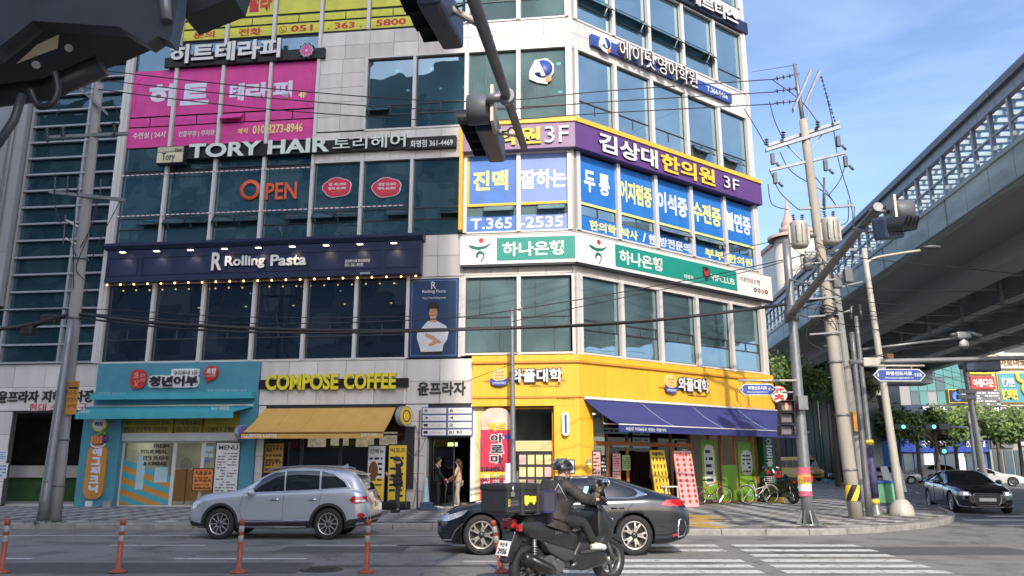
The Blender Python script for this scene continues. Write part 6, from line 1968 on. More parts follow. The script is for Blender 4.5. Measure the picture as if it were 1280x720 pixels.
def onpole(z):return b2.lerp(tp,(z-b2.z)/(tp.z-b2.z))
for k in range(24):
 mb=MB();r=.205
 for q in range(6):
  za=zA+(zB_-zA)*q/6;zc=zA+(zB_-zA)*(q+1)/6;c=onpole(za);c2=onpole(zc)
  a0_=2*pi*k/24+q*.2;a1_=a0_+2*pi/24
  mb.quad((c.x+r*cos(a0_),c.y+r*sin(a0_),za),(c.x+r*cos(a1_),c.y+r*sin(a1_),za),(c2.x+r*cos(a1_+.2),c2.y+r*sin(a1_+.2),zc),(c2.x+r*cos(a0_+.2),c2.y+r*sin(a0_+.2),zc))
 UP.part('guard_band',mb,C_YEL if(k//3)%2 else M_SIGB,fix=False)
mb=MB()
for z in(1.4,2.9,4.4,5.2):c=onpole(z);mb.lathe([(.185,z),(.2,z+.01),(.2,z+.05),(.185,z+.06)],16,M=Matrix.Translation((c.x,c.y,0)))
UP.part('strap',mb,M_GALVD)
for k in range(12):
 z=4+k*.45;c=onpole(z);s_=1 if k%2 else-1
 mb=MB();mb.cyl((c.x+s_*.12,c.y,z),(c.x+s_*.28,c.y,z),.01,n=5);UP.part('climbing_bolt',mb,M_GALVD)
def A_(x,y,dy=0):return at_y(x,y,Yp+dy)
arm2(UP,A_(957,188,-.12),A_(1050,159,-.12));arm2(UP,A_(960,182,.15),A_(1049,153,.15))
arm2(UP,A_(962,213),A_(1057,191),.04)
arm2(UP,A_(991,138,-.3),A_(1013,89,-.3),.07,'raised_bar',M_GALVD);arm2(UP,A_(1003,137,.3),A_(1024,89,.3),.07,'raised_bar',M_GALVD)
arm2(UP,A_(1006,165),A_(1014,116),.02,'strut');arm2(UP,A_(1006,197),A_(1030,165),.02,'strut');arm2(UP,A_(1002,200),A_(982,180),.02,'strut')
arm2(UP,A_(999,261),A_(1066,257),.035);arm2(UP,A_(1006,315),A_(1070,312),.035)
for x,y in((958,182),(979,173),(1022,160)):insul(UP,A_(x,y),A_(x,y-9),3,.07)
for x,y in((965,192),(968,216),(1031,200),(1056,195),(1047,170)):
 mb=MB();a=A_(x,y);mb.bbox(a.x-.05,a.x+.06,a.y-.06,a.y+.06,a.z-.35,a.z,.02);mb.cyl(a-Vector((-.1,0,.3)),a-Vector((-.22,0,.45)),.04);UP.part('fuse_cutout',mb,M_INSUL)
for y0,y1,y2 in((92,99,96),(110,114,110),(126,129,121)):
 insul(UP,A_(968,y1),A_(999,y0),4,.07)
for k in range(6):insul(UP,A_(1026+k*3.1,95+k*10),A_(1028.5+k*3.1,103+k*10),2,.045)
def trafo(px,py,r,h,dy):
 c=at_y(px,py,Yp+dy)
 mb=MB();mb.lathe([(0,-h/2-.05),(r*.8,-h/2-.03),(r,-h/2+.05),(r,h/2-.04),(r*.95,h/2),(r*.3,h/2+.06),(0,h/2+.07)],24,M=Matrix.Translation(c));o=UP.part('transformer',mb,M_TRAFO)
 for k in range(12):
  a=2*pi*k/12
  if k%4==3:continue
  mb=MB();q=Matrix.Translation(c)@Matrix.Rotation(a,4,'Z');mb.box(r-.01,r+.06,-.012,.012,-h/2+.1,h/2-.12);mb.xf(q);UP.part('cooling_fin',mb,M_TRAFO,parent=o)
 for k in(-1,1):
  insul(UP,c+Vector((k*r*.45,0,h/2)),c+Vector((k*r*.55,0,h/2+.25)),4,.06,par=o)
 mb=MB();mb.cyl(c,(onpole(c.z).x,onpole(c.z).y,c.z),.06);UP.part('transformer_bracket',mb,M_GALVD)
trafo(999,293,.25,.74,-.25);trafo(1038,289,.25,.76,-.15)
rnd=random.Random(9)
for k in range(16):
 y0=rnd.uniform(300,400);y1=y0+rnd.uniform(10,70);xa=1020+(y0-300)*.12;xb=1024+(y1-300)*.12
 pts=[(xa,y0),(xa+rnd.uniform(-40,40),(y0+y1)/2+rnd.uniform(0,25)),(xb+rnd.uniform(-12,12),y1)]
 mb=MB();mb.tube(catmull([A_(x,y,-.1+rnd.uniform(-.2,.3))for x,y in pts],6),.012,5);UP.part('loose_cable',mb,M_WIRE)
for x,y in((986,395),(1046,352),(1036,330),(1010,330),(1060,345)):
 mb=MB();a=A_(x,y,.1);mb.bbox(a.x-.12,a.x+.12,a.y-.1,a.y+.1,a.z-.2,a.z+.2,.03);UP.part('junction_box',mb,M_HOOD)
for k in range(5):arm2(UP,A_(1004+k*2,330+k*22,-.15),A_(1042+k*3,327+k*22,-.15),.022,'cable_bracket')
mb=MB();mb.cyl(A_(1030,262),A_(1030,222),.05,.03);UP.part('cable_terminal',mb,M_INSUL)
for pts in([(1027,95),(1040,150),(1048,200),(1064,255),(1067,300)],[(966,100),(1000,125),(1020,150),(1023,160)],[(962,127),(968,150),(978,172)],[(930,136),(945,160),(957,181)],[(963,215),(975,240),(998,262)],[(975,190),(990,215),(1030,240),(1046,258)],[(1058,200),(1050,225),(1035,245)],[(1002,200),(1030,235),(1045,257)],[(960,230),(965,255),(985,262)],[(1060,250),(1060,275),(1050,282)],[(1068,258),(1066,320),(1060,350)]):
 mb=MB();mb.tube(catmull([A_(x,y,.05)for x,y in pts],5),.014,5);UP.part('jumper_wire',mb,M_WIRE)
for k in range(5):
 mb=MB();z=onpole(0).z;zc=at_y(1030,385+k*3,Yp).z;c=onpole(zc)
 mb.tube([(c.x+.24*cos(a),c.y+.24*sin(a),zc+.05*sin(a*2+k))for a in[2*pi*q/14 for q in range(14)]],.02,5,closed=True);UP.part('cable_coil',mb,M_WIRE)
mb=MB();c=onpole(3.4);mb.tube([onpole(.2)+Vector((.18,-.06,0)),onpole(3)+Vector((.17,-.06,0)),onpole(7.5)+Vector((.15,-.06,0))],.03,6);UP.part('riser_pipe',mb,M_GALVD)
b3=at_z(66,651,PAVE_Z);YL=b3.y
LP_=T('utility_pole','concrete utility pole at the left with steel crossarms and yellow notice plate','utility pole',loc=b3);LP_.fr=WORLD
t3=at_y(124,105,YL)
mb=MB();poletube(mb,b3,t3,.20,.12);LP_.part('pole',mb,M_CONC2)
def B_(x,y,dy=0):return at_y(x,y,YL+dy)
arm2(LP_,B_(92,103,-.2),B_(134,142,-.2),.045);arm2(LP_,B_(110,108),B_(126,165),.03,'strut')
mb=MB();mb.tube([B_(124,110),B_(121,96),B_(128,60)],[.1,.07,.05],10);LP_.part('pole_extension',mb,M_GALVD)
arm2(LP_,B_(60,172,-.1),B_(160,167,-.1),.045);arm2(LP_,B_(62,240,-.15),B_(156,250,-.15),.045)
arm2(LP_,B_(82,270,-.3),B_(79,305,-.3),.03);arm2(LP_,B_(82,275,-.2),B_(105,287),.03,'strut');arm2(LP_,B_(82,298,-.2),B_(104,310),.03,'strut')
for x,y in((59,178),(79,176),(143,170)):insul(LP_,B_(x,y,-.15),B_(x,y-18,-.15),4,.07)
for x,y in((68,243),(84,242),(97,244),(125,246)):insul(LP_,B_(x,y,-.2),B_(x+1,y-22,-.2),2,.05)
for pts in([(67,245),(72,270),(85,295),(95,320)],[(95,250),(92,300),(92,360)],[(122,250),(118,275),(100,310)],[(150,252),(130,290),(112,330)],[(120,255),(108,300),(95,335),(108,355),(104,380)],[(68,150),(75,130),(66,100)],[(140,125),(150,150),(143,168)]):
 mb=MB();mb.tube(catmull([B_(x,y,-.2)for x,y in pts],5),.013,5);LP_.part('jumper_wire',mb,M_WIRE)
for z in(1.0,2.2,3.5,5.5,7.2):
 mb=MB();c=b3.lerp(t3,(z-b3.z)/(t3.z-b3.z));mb.lathe([(.195,z),(.21,z+.01),(.21,z+.05),(.195,z+.06)],16,M=Matrix.Translation((c.x,c.y,0)));LP_.part('strap',mb,M_GALVD)
c=at_y(88.5,497,YL-.22)
x0,x1=at_y(83,497,YL-.22).x,at_y(97,497,YL-.22).x
z0,z1=at_y(88,518,YL-.22).z,at_y(88,476,YL-.22).z
mb=MB();mb.box(x0,x1,c.y,c.y+.02,z0,z1);LP_.part('notice_plate',mb,C_OCHRE)
mb=MB();text(mb,'CCTV',x0+.03,x1-.03,z1-.13,z1-.04,c.y,.004,.0);
for i,s_ in enumerate(('단속','주정차','구역')):text(mb,s_,x0+.03,x1-.03,z1-.38-i*.18,z1-.26-i*.18,c.y,.004,.0)
mb.box(x0+.03,x1-.03,c.y-.004,c.y,z1-.22,z1-.16);LP_.part('lettering',mb,C_INK,fix=False)
b4=at_z(52,653,PAVE_Z)
t=T('steel_pole','bare galvanised steel pole leaning close to the left concrete pole','pole',loc=b4);t.fr=WORLD
mb=MB();poletube(mb,b4,at_y(89,400,b4.y),.13,.085);t.part('pole',mb,M_GALV)
mb=MB();mb.cyl(at_y(55,602,b4.y-.1),at_y(60,602,b4.y-.1),.03);mb.lathe([(.25,0),(.25,.03),(.14,.05)],14,M=Matrix.Translation(b4));t.part('base_flange',mb,M_GALVD)
mb=MB()
for a,c_ in(((30,413),(45,412)),((55,398),(75,406))):
 mb.bbox(at_y(a[0],a[1],YL).x,at_y(c_[0],a[1],YL).x,YL-.2,YL+.05,at_y(a[0],a[1]+7,YL).z,at_y(a[0],a[1]-4,YL).z,.05)
cc=[at_y(*p,YL-.05)for p in((30,413),(60,400),(95,393))]
mb.tube(cc,.06,8)
solo('cable_junction',mb,M_WIRE,'black cable closures bundled on the strand beside the left pole','cable closure',loc=tuple(cc[1]),frame=WORLD)
tuft(b4.x+.2,b4.y-.2,PAVE_Z,.5,60,'green weeds round the foot of the left poles');tuft(b1.x+.1,b1.y-.2,PAVE_Z,.35,40,'green weeds at the foot of the traffic mast')
b5=at_z(642,641,PAVE_Z)
t=T('slim_pole','slim grey pole standing in front of the crimson banner','pole',loc=b5);t.fr=WORLD
mb=MB();poletube(mb,b5,at_y(640,385,b5.y),.09,.06);t.part('pole',mb,M_GALV)
mb=MB();mb.tube([at_y(640,392,b5.y),at_y(645,388,b5.y),at_y(650,386,b5.y)],.02,6);mb.bbox(*[at_y(648,388,b5.y).x,at_y(653,388,b5.y).x],b5.y-.1,b5.y+.02,at_y(650,389,b5.y).z,at_y(650,385,b5.y).z,.01);t.part('camera_bracket',mb,M_GALV)
mb=MB();mb.box(at_y(632,600,b5.y).x,at_y(638,600,b5.y).x,b5.y-.05,b5.y,at_y(632,610,b5.y).z,at_y(632,579,b5.y).z);t.part('number_plate',mb,C_POSTW)
def simple_pole(name,label,bx,by,tx,ty,r0,r1,m):
 b=at_z(bx,by,PAVE_Z);t=T(name,label,'pole',loc=b);t.fr=WORLD
 mb=MB();poletube(mb,b,at_y(tx,ty,b.y),r0,r1);t.part('pole',mb,m);return t,b
t,b=simple_pole('telephone_pole','weathered grey concrete pole just behind the transformer pole',1081,634,1043,345,.17,.12,M_CONC2)
mb=MB();mb.bbox(at_y(1063,540,b.y).x,at_y(1075,540,b.y).x,b.y-.35,b.y-.15,at_y(1063,540,b.y).z,at_y(1063,515,b.y).z,.02);t.part('meter_box',mb,C_OCHRE)
for k,(a,c_)in enumerate((((1046,360),(1078,352)),((1050,392),(1062,388)))):arm2(t,at_y(*a,b.y),at_y(*c_,b.y),.03)
t,b=simple_pole('steel_pole','thin steel pole carrying the camera arm, wrapped in a navy and pink banner',1096,643,1070,395,.08,.06,M_GALV)
def bp_at(py):
 base=b;tpp=at_y(1070,395,b.y);z=at_y(1080,py,b.y).z;return base.lerp(tpp,(z-base.z)/(tpp.z-base.z))
mb=MB();mb.tube([bp_at(622),bp_at(555)],.115,12);t.part('wrapped_banner',mb,mat('navy_pink_banner',(.06,.05,.13),.6,var=.9,scale=5))
for y0,m in((626,C_YEL),(552,C_YEL)):
 mb=MB();mb.tube([bp_at(y0+4),bp_at(y0-2)],.12,12);t.part('band',mb,m)
mb=MB();mb.lathe([(.18,0),(.16,.06),(.1,.3),(.08,.5)],14,M=Matrix.Translation(b));t.part('base',mb,M_GALV)
mb=MB();mb.cyl(at_y(1078,437,b.y),at_y(1200,422,b.y),.045,.035);t.part('camera_arm',mb,M_GALV)
mb=MB();mb.tube([at_y(1064,399,b.y),at_y(1064,383,b.y),at_y(1075,381,b.y),at_y(1077,400,b.y)],.04,6);t.part('top_bracket',mb,M_GALVD)
cp=at_y(1203,424,b.y)
t=T('camera_cluster','grey camera housing with white dome camera at the end of the thin arm','camera',loc=cp);t.fr=WORLD
mb=MB();mb.bbox(cp.x-.22,cp.x+.22,cp.y-.15,cp.y+.15,cp.z+.0,cp.z+.22,.05);t.part('housing',mb,M_GALV)
mb=MB();mb.cyl((cp.x+.2,cp.y-.05,cp.z+.2),(cp.x+.55,cp.y-.1,cp.z+.08),.06);t.part('bullet_camera',mb,M_GALV)
mb=MB();mb.cyl((cp.x-.4,cp.y-.1,cp.z+.12),(cp.x-.2,cp.y-.05,cp.z+.15),.05);t.part('bullet_camera',mb,M_HOOD)
mb=MB();mb.lathe([(.03,.02),(.05,-.02),(.13,-.1),(.14,-.22),(.12,-.24)],18,M=Matrix.Translation((cp.x,cp.y-.05,cp.z)));t.part('dome_cover',mb,C_WHITE)
mb=MB();mb.sphere((cp.x,cp.y-.05,cp.z-.24),.115,14);t.part('dome_lens',mb,M_HOOD)
t,b=simple_pole('street_lamp','cream painted street lamp post with short curved arm near the viaduct',1128,644,1080,312,.13,.075,M_PAINTG)
t.o['category']='street lamp'
mb=MB();mb.lathe([(.34,0),(.34,.04),(.3,.25),(.2,.4),(.13,.45)],18,M=Matrix.Translation(b));t.part('base_cover',mb,M_PAINTG)
mb=MB();mb.tube(catmull([at_y(1082,332,b.y),at_y(1095,322,b.y),at_y(1150,313,b.y)],5),.04,8);t.part('lamp_arm',mb,M_PAINTG)
mb=MB();p=at_y(1165,309,b.y);mb.sphere(p,.3,12,sc=(1,.4,.22));t.part('lamp_head',mb,M_HOOD)
mb=MB();q=at_y(1104,452,b.y);mb.bbox(q.x,q.x+.2,q.y-.3,q.y-.1,q.z-.15,q.z+.2,.02);t.part('speaker_box',mb,C_BROWN)
pa=at_y(1062,453,23.0);pb=at_y(1330,446,23.0)
t=T('traffic_mast','long horizontal grey mast arm crossing in front of the viaduct at the right','traffic mast',loc=(pa.x,pa.y,PAVE_Z));t.fr=WORLD
mb=MB();poletube(mb,pa,pb,.09,.06);t.part('arm',mb,M_GALV)
mb=MB();poletube(mb,(pa.x+.15,pa.y,PAVE_Z),(pa.x+.15,pa.y,pa.z+.9),.10,.07);t.part('pole',mb,M_GALVD)
mb=MB();q=at_y(1088,453,23);mb.bbox(q.x-.25,q.x+.25,q.y-.12,q.y+.12,q.z-.13,q.z+.13,.03);t.part('collar',mb,M_PAINTG)
q=at_y(1226,457,23.2)
t=T('traffic_light','flat dark traffic light under the long horizontal arm at the right','traffic light','horizontal traffic lights on mast arms',loc=q);t.fr=WORLD
signal_head(t,along(q,radians(180)),3)
c=at_z(1107,642,PAVE_Z);Y=c.y
x0,x1=at_y(1095,615,Y).x,at_y(1119,615,Y).x
t=T('post_box','mint green box with blue lid on a short pale post at the kerb','box',loc=c);t.fr=WORLD
z0,z1=at_y(1107,628,Y).z,at_y(1107,604,Y).z
cx=(x0+x1)/2;w=(x1-x0)/2
hexp=[(cx-w,Y-.05),(cx-.1,Y-.28),(cx+w,Y-.18),(cx+w,Y+.2),(cx-w,Y+.2)]
mb=MB();mb.prism(hexp,z0,z1,'z');t.part('body',mb,col('mint_green_paint',120,200,150,.5,var=.1))
mb=MB();mb.prism([(cx+(a-cx)*1.08,Y+(b_-Y)*1.08)for a,b_ in hexp],z1,z1+.05,'z');mb.add([(cx-w,Y-.05,z1+.051),(cx-.1,Y-.28,z1+.051),(cx+w,Y-.18,z1+.051),(cx+w,Y+.2,z1+.051),(cx-w,Y+.2,z1+.051),(cx,Y,z1+.1)],[(0,1,5),(1,2,5),(2,3,5),(3,4,5),(4,0,5)]);t.part('lid',mb,col('blue_lid',60,120,190,.5))
mb=MB();mb.cyl((cx+.05,Y,PAVE_Z),(cx+.05,Y,z0),.075);t.part('post',mb,M_PAINTG)
c=at_z(1120,622,0)
t=T('standing_board','pair of plain white boards leaning together behind the cream lamp post','board',loc=c);t.fr=WORLD
for a_,(xa,xb,sh)in enumerate(((1103,1112,3),(1119,1130,4))):
 zz0,zz1=at_y(1110,615 if a_ else 604,c.y).z,at_y(1110,583,c.y).z
 p=[at_y(xa,600,c.y).x,at_y(xb,600,c.y).x]
 mb=MB();mb.add([(p[0]+.1,c.y+a_*.1,zz0),(p[1]+.15,c.y+a_*.1,zz0),(p[1],c.y+a_*.1+.1,zz1),(p[0],c.y+a_*.1+.1,zz1),(p[0]+.1,c.y+a_*.1+.04,zz0),(p[1]+.15,c.y+a_*.1+.04,zz0),(p[1],c.y+a_*.1+.14,zz1),(p[0],c.y+a_*.1+.14,zz1)],[(0,1,2,3),(7,6,5,4),(0,4,5,1),(1,5,6,2),(2,6,7,3),(3,7,4,0)]);t.part('board',mb,C_POSTW)
tuft(at_z(1112,646,.1).x,at_z(1112,646,.1).y,PAVE_Z,.4,60,'small green weeds under the mint green box')
# overhead cables
def cable(name,pts,r,label,cat='cable',group='overhead cables'):
 mb=MB();mb.tube(pts,r,6)
 solo(name,mb,M_WIRE,label,cat,group,loc=tuple(pts[0]),frame=WORLD)
def C3(seq,sub=6):return catmull([at_y(x,y,Y)for x,y,Y in seq],sub)
for i,(ya,yb,ym)in enumerate(((88,99,128),(98,115,139),(110,130,152))):
 cable('power_line',C3([(110 if i else 128,ya,YL),(330,ya+22+i*2,20.1),(580,ym-1,20.6),(760,(ym+yb)/2+0,20.9),(968,yb,Yp)]),.016,('topmost','middle','lowest')[i]+' of the three thin high wires running from the left pole to the right pole',group='high wires between the poles')
 cable('power_line',C3([(-60,ya-22+i*3,YL),(110 if i else 128,ya,YL)]),.016,('topmost','middle','lowest')[i]+' of the three high wires leaving the left pole to the left edge',group='high wires leaving at the left')
cable('cable_bundle',C3([(-60,418,19),(30,407,19.4),(95,393,YL),(200,404,19.6),(400,413,20.2),(600,411,20.7),(800,402,21),(1000,378,Yp),(1025,372,Yp)]),.045,'thick black cable bundle sagging across the restaurant windows')
cable('cable_bundle',C3([(95,397,YL),(240,412,19.7),(420,416,20.1),(640,410,20.6),(860,396,21),(1024,374,Yp)]),.028,'second black cable wound along the thick bundle')
cable('cable',C3([(98,391,YL),(300,404,19.8),(520,400,20.3),(640,388,20.6),(860,350,21),(1010,318,Yp)]),.014,'thin cable rising from the left pole over the restaurant windows to the transformers')
cable('cable',C3([(-60,392,19),(100,386,YL),(300,396,20),(480,396,20.4),(575,392,24)]),.012,'thin cable crossing the left curtain wall and restaurant windows')
cable('cable',C3([(640,402,21),(760,376,22),(940,338,24),(1005,318,Yp)]),.012,'thin cable passing under the white and green bank sign')
cable('cable',C3([(575,480,25),(600,470,24),(640,455,21)]),.008,'short thin cable beside the building name letters')
for k,(y0,y1,y2)in enumerate(((364,378,388),(372,390,402),(380,400,410),(386,396,430),(400,412,440),(350,360,372))):
 cable('cable',C3([(1024,y0,Yp),(1120,y1+3,24),(1290,y2-8,27)]),.013,('second','third','fourth','fifth','lowest','uppermost')[k]+' of the six thin cables fanning out under the viaduct',group='thin cables under the viaduct')
cable('cable',C3([(1015,315,Yp),(1100,325,23),(1290,344,26)]),.013,'upper thin cable from the transformers to the right edge')
cable('cable',C3([(1090,446,22),(1180,432,25),(1290,455,28)]),.012,'thin sagging cable above the long horizontal arm')
cable('power_line',C3([(940,90,33),(996,81,Yp)]),.009,'thin earth wire at the very top of the right pole')
cable('cable',C3([(875,330,33),(960,303,26),(1005,320,Yp),(1040,350,Yp)]),.012,'thin cable from the blue clinic windows to the transformer pole')
for k in range(3):
 cable('cable',C3([(1100+k*6,445+k*8,22),(1180,462+k*8,40),(1235,478+k*10,55)]),.014,('upper','middle','lower')[k]+' thin dropped cable in front of the far clinic building',group='thin cables before the far clinic')
# viaduct
VAZ=radians(6.2)
class VF(Frame):
 def __init__(s):
  s.rz=pi/2-VAZ
  s.M=Matrix.Rotation(pi/2-VAZ,4,'Z')
V=VF()
def vb(t,name,x0,x1,l0,l1,z0,z1,m,**k):
 """box along the viaduct: x = distance along, l = lateral distance to the right"""
 return t.cube(name,x0,x1,-l1,-l0,z0,z1,m,frame=V,**k)
M_VGREEN=mat('pale_green_painted_girder',(.35,.41,.385),.6,var=.3,scale=2.2,streak=False)
M_VSTEEL=mat('blue_grey_steel',(.30,.32,.35),.45,.3,var=.12,scale=2)
M_VROOF=mat('dark_blue_grey_roof',(.16,.18,.225),.45,.3,var=.1)
M_VUND=mat('underside_concrete',(.30,.30,.31),.9,var=.3,scale=.3)
M_VUND2=mat('girder_grey',(.36,.36,.37),.85,var=.25,scale=.3)
G_V=glass('walkway_glass',(.86,.92,.93),.06,(1,1,1),.01)
for n_ in G_V.node_tree.nodes:
 if n_.type=='MATH':n_.operation='MULTIPLY';n_.inputs[1].default_value=.15
M_VLAT=mat('pale_grey_steel',(.40,.42,.43),.5,.1,var=.15)
t=T('viaduct','long pale green viaduct with a glazed walkway and dark underside crossing above the side street','viaduct',loc=V.w(20,-16,0));t.fr=V
M_VSTAIN=mat('weathered_green_grey',(.17,.20,.185),.8,var=.4,scale=2)
X0,X1=3,150
LE=13.75
seg=7.0
n=int((X1-X0)/seg)
for i in range(n):
 a=X0+i*seg;b=a+seg
 vb(t,'girder_panel',a+.02,b-.02,LE,LE+.5,10.65,11.72,M_VGREEN)
 vb(t,'girder_ledge',a+.01,b-.01,LE-.06,LE+.1,11.72,11.85,M_VGREEN)
 vb(t,'stain_strip',a-.05,a+.05,LE-.008,LE+.01,10.66,11.71,M_VSTAIN)
 vb(t,'drip_edge',a+.02,b-.02,LE-.03,LE+.02,10.62,10.68,M_VSTAIN)
 for q in(1.75,3.5,5.25):vb(t,'panel_joint',a+q,a+q+.02,LE-.004,LE+.01,10.69,11.71,M_VSTAIN)
vb(t,'deck',X0,X1,LE+.5,31.5,11.3,11.6,M_VUND)
vb(t,'soffit',X0,X1,LE+.5,17.2,10.75,11.28,M_VUND)
for l0,l1,z in((17.2,18.6,9.9),(21.6,22.4,10.1),(25.6,26.6,9.9),(30.6,31.4,10.2)):
 vb(t,'girder',X0,X1,l0,l1,z,11.29,M_VUND2)
for i in range(44):
 a=8+i*3.2
 vb(t,'cross_beam',a,a+.3,18.6,30.6,10.7,11.29,M_VUND2)
for q in(.9,1.6,2.3):vb(t,'purlin',X0,110,LE+q,LE+q+.1,13.9,14.0,M_VLAT)
ps=1.3
k=0;x=X0+2
while x<110:
 vb(t,'walkway_post',x-.07,x+.07,LE+.05,LE+.19,11.85,13.95,M_VSTEEL)
 if k<60:
  vb(t,'walkway_pane',x+.08,x+ps-.08,LE+.11,LE+.122,11.95,13.4,G_V)
 vb(t,'fascia_panel',x-ps/2+.01,x+ps/2-.01,LE+.02,LE+.25,13.55,13.95,M_VSTEEL)
 for q in(0,.65):vb(t,'roof_beam',x+q-.11,x+q+.11,LE+.25,LE+3.2,13.75,13.9,M_VLAT)
 vb(t,'rear_post',x-.05,x+.05,LE+3.1,LE+3.2,11.6,13.75,M_VLAT)
 x+=ps;k+=1
vb(t,'rail',X0,110,LE+.06,LE+.14,12.65,12.72,M_VSTEEL);vb(t,'rail',X0,110,LE+.06,LE+.14,11.95,12.0,M_VSTEEL)
mb=MB();pr=[(-LE+.15,13.95),(-LE+.2,14.15),(-LE-.05,14.42),(-LE-.5,14.5),(-LE-.5,13.97)]
i=X0
while i<112:
 mb=MB();mb.prism([(a,z)for a,z in pr],i+.01,i+5.82,'x');t.part('roof_section',mb,M_VROOF);i+=5.85
for i in range(6):
 vb(t,'walkway_louvre',X0,110,LE+2.92,LE+3.02,12.2+i*.28,12.36+i*.28,M_VLAT)
mb=MB();mb.tube([(X0,-20.0,9.1),(X1,-20.0,9.1)],.10,8);t.part('drain_pipe',mb,M_GALVD)
for i in range(16):
 a=14+i*4.4
 vb(t,'pipe_hanger',a-.08,a+.08,19.92,20.08,9.15,11.3,M_GALVD)
for i,xx in enumerate((-12,45,78,118)):
 mb=MB();mb.prism([(xx-1.1,-25.9),(xx+1.1,-25.9),(xx+1.1,-23.3),(xx-1.1,-23.3)],0,9.0,'z');
 if xx>60:t.part('pier',mb,M_VUND2);vb(t,'pier_cap',xx-1.4,xx+1.4,18,31,9.0,10.2,M_VUND2)
# far side
def facadebox(name,label,x0,x1,y0,y1,h,mw,ncol,nrow,mg,zlo=3.5,wf=.62,hf=.6,roof=None,face='front',z0=0.0,cat='building'):
 t=T(name,label,cat,loc=((x0+x1)/2,y0,0));t.fr=WORLD
 t.cube('wall',x0,x1,y0,y1,z0,h,mw)
 if ncol:
  cw=(x1-x0)/ncol;ch=(h-zlo-.6)/nrow
  for i in range(ncol):
   for j in range(nrow):
    a=x0+cw*(i+.5-wf/2);b=x0+cw*(i+.5+wf/2);c=zlo+ch*(j+.5-hf/2);d=zlo+ch*(j+.5+hf/2)
    t.cube('window',a,b,y0-.06,y0-.005,c,d,mg)
 if roof:t.cube('roof',x0-.4,x1+.4,y0-.4,y1+.4,h,h+.6,roof)
 return t
M_OPAQ=mat('far_window_glass',(.03,.06,.08),.12,spec=.8,var=.4,scale=.2)
M_TGL=mat('far_teal_glass',(.03,.16,.15),.12,spec=.8,var=.5,scale=.12)
M_CREAMB=mat('cream_render',(.5,.46,.38),.8,var=.08,scale=.2)
M_WHITEB=mat('white_render',(.62,.6,.56),.8,var=.08,scale=.2)
M_ORB=mat('orange_beige_render',(.52,.38,.22),.8,var=.08,scale=.2)
M_RROOF=mat('red_brown_roof',(.42,.30,.26),.7,var=.15)
M_GREYB=mat('grey_render',(.26,.26,.25),.8,var=.1,scale=.3)
t=facadebox('tower_block','white tower block with red roof edge and round corner turret behind the transformers',44.5,56,120,135,38,M_WHITEB,4,9,M_OPAQ,roof=M_RROOF,wf=.45)
a=at_y(987,300,121)
mb=MB();mb.lathe([(2.4,0),(2.4,a.z),(0,a.z)],24,M=Matrix.Translation((a.x,121,0)));t.part('turret',mb,M_CREAMB)
mb=MB();mb.lathe([(3.4,a.z),(3.4,a.z+.5),(1.2,a.z+1.1),(1.5,a.z+1.3),(1.5,a.z+1.9),(1.1,a.z+2.1),(1.2,a.z+2.3),(1.1,a.z+2.9),(.5,a.z+4.2),(.12,a.z+6.5),(0,a.z+8)],20,M=Matrix.Translation((a.x,121,0)));t.part('spire',mb,M_RROOF)
t.cube('blue_panel',a.x-1.9,a.x-.2,118.3,118.9,0,a.z-7,C_ROYAL)
t.cube('grey_wing',a.x+.6,a.x+3.6,118.3,121,0,a.z-3,M_GREYB)
facadebox('apartment_block','orange beige apartment block just right of the corner building',46.5,58,150,165,37.5,M_ORB,7,10,M_OPAQ,wf=.5)
facadebox('office_block','pale block with dark windows behind the trees left of the poles',30,47,104,112,17,M_CREAMB,6,4,M_OPAQ)
t=facadebox('shop_building','low dark glazed building with pale band behind the yellow minibus',31,44.5,96,102,14,M_INTD,0,0,None)
t.cube('pale_band',30.9,44.6,95.7,96,10.6,13.4,M_CREAMB);t.cube('canopy',30.9,44.6,94.8,96,9.8,10.4,M_GREYB)
M_DGL=mat('dark_shop_glass',(.02,.035,.038),.5,var=.5,scale=.5)  # dark tint, roughened so the panels mirror little sky
for i in range(15):t.cube('glass_panel',31.1+i*.89,31.9+i*.89,95.86,95.95,.3,9.6,M_DGL)
for i in range(8):t.cube('frame_post',31.9+i*1.7,32.0+i*1.7,95.7,95.86,.3,9.6,M_TGL)
YF=92.0
def FX(px):return at_y(px,520,YF).x
def FZ(py):return at_y(1180,py,YF).z
t=T('clinic_building','far teal glass building with blue clinic lettering behind the trees','building',loc=(FX(1180),YF,0));t.fr=WORLD
t.cube('wall',FX(1128),FX(1213),YF,YF+14,0,FZ(438),M_GREYB)
for i in range(7):
 for j in range(5):
  if i in(2,5)and j<1:continue
  a=FX(1141+i*11);b=FX(1151.4+i*11)
  t.cube('pane',a,b,YF-.12,YF-.02,FZ(506)+j*1.62,FZ(506)+j*1.62+1.56,M_TGL if(i+j)%4 else M_OPAQ)
t.cube('band',FX(1128),FX(1213),YF-.3,YF,FZ(516),FZ(506.5),C_NAVY)
def ftext(s_,px0,px1,py0,py1,m,t=t,y=None,bold=.03):
 mb=MB();text(mb,s_,at_y(px0,520,y or YF).x,at_y(px1,520,y or YF).x,at_y(1180,py1,y or YF).z,at_y(1180,py0,y or YF).z,(y or YF)-.32,.05,bold)
 t.part('lettering',mb,m,fix=False)
ftext('한의원',1152,1183,507.5,515.5,C_POSTW)
t.cube('sign_board',FX(1187),FX(1216),YF-.5,YF,FZ(503),FZ(488),C_BLACK);t.cube('sign_edge',FX(1186.3),FX(1216.6),YF-.45,YF-.1,FZ(504),FZ(487),C_GOLD)
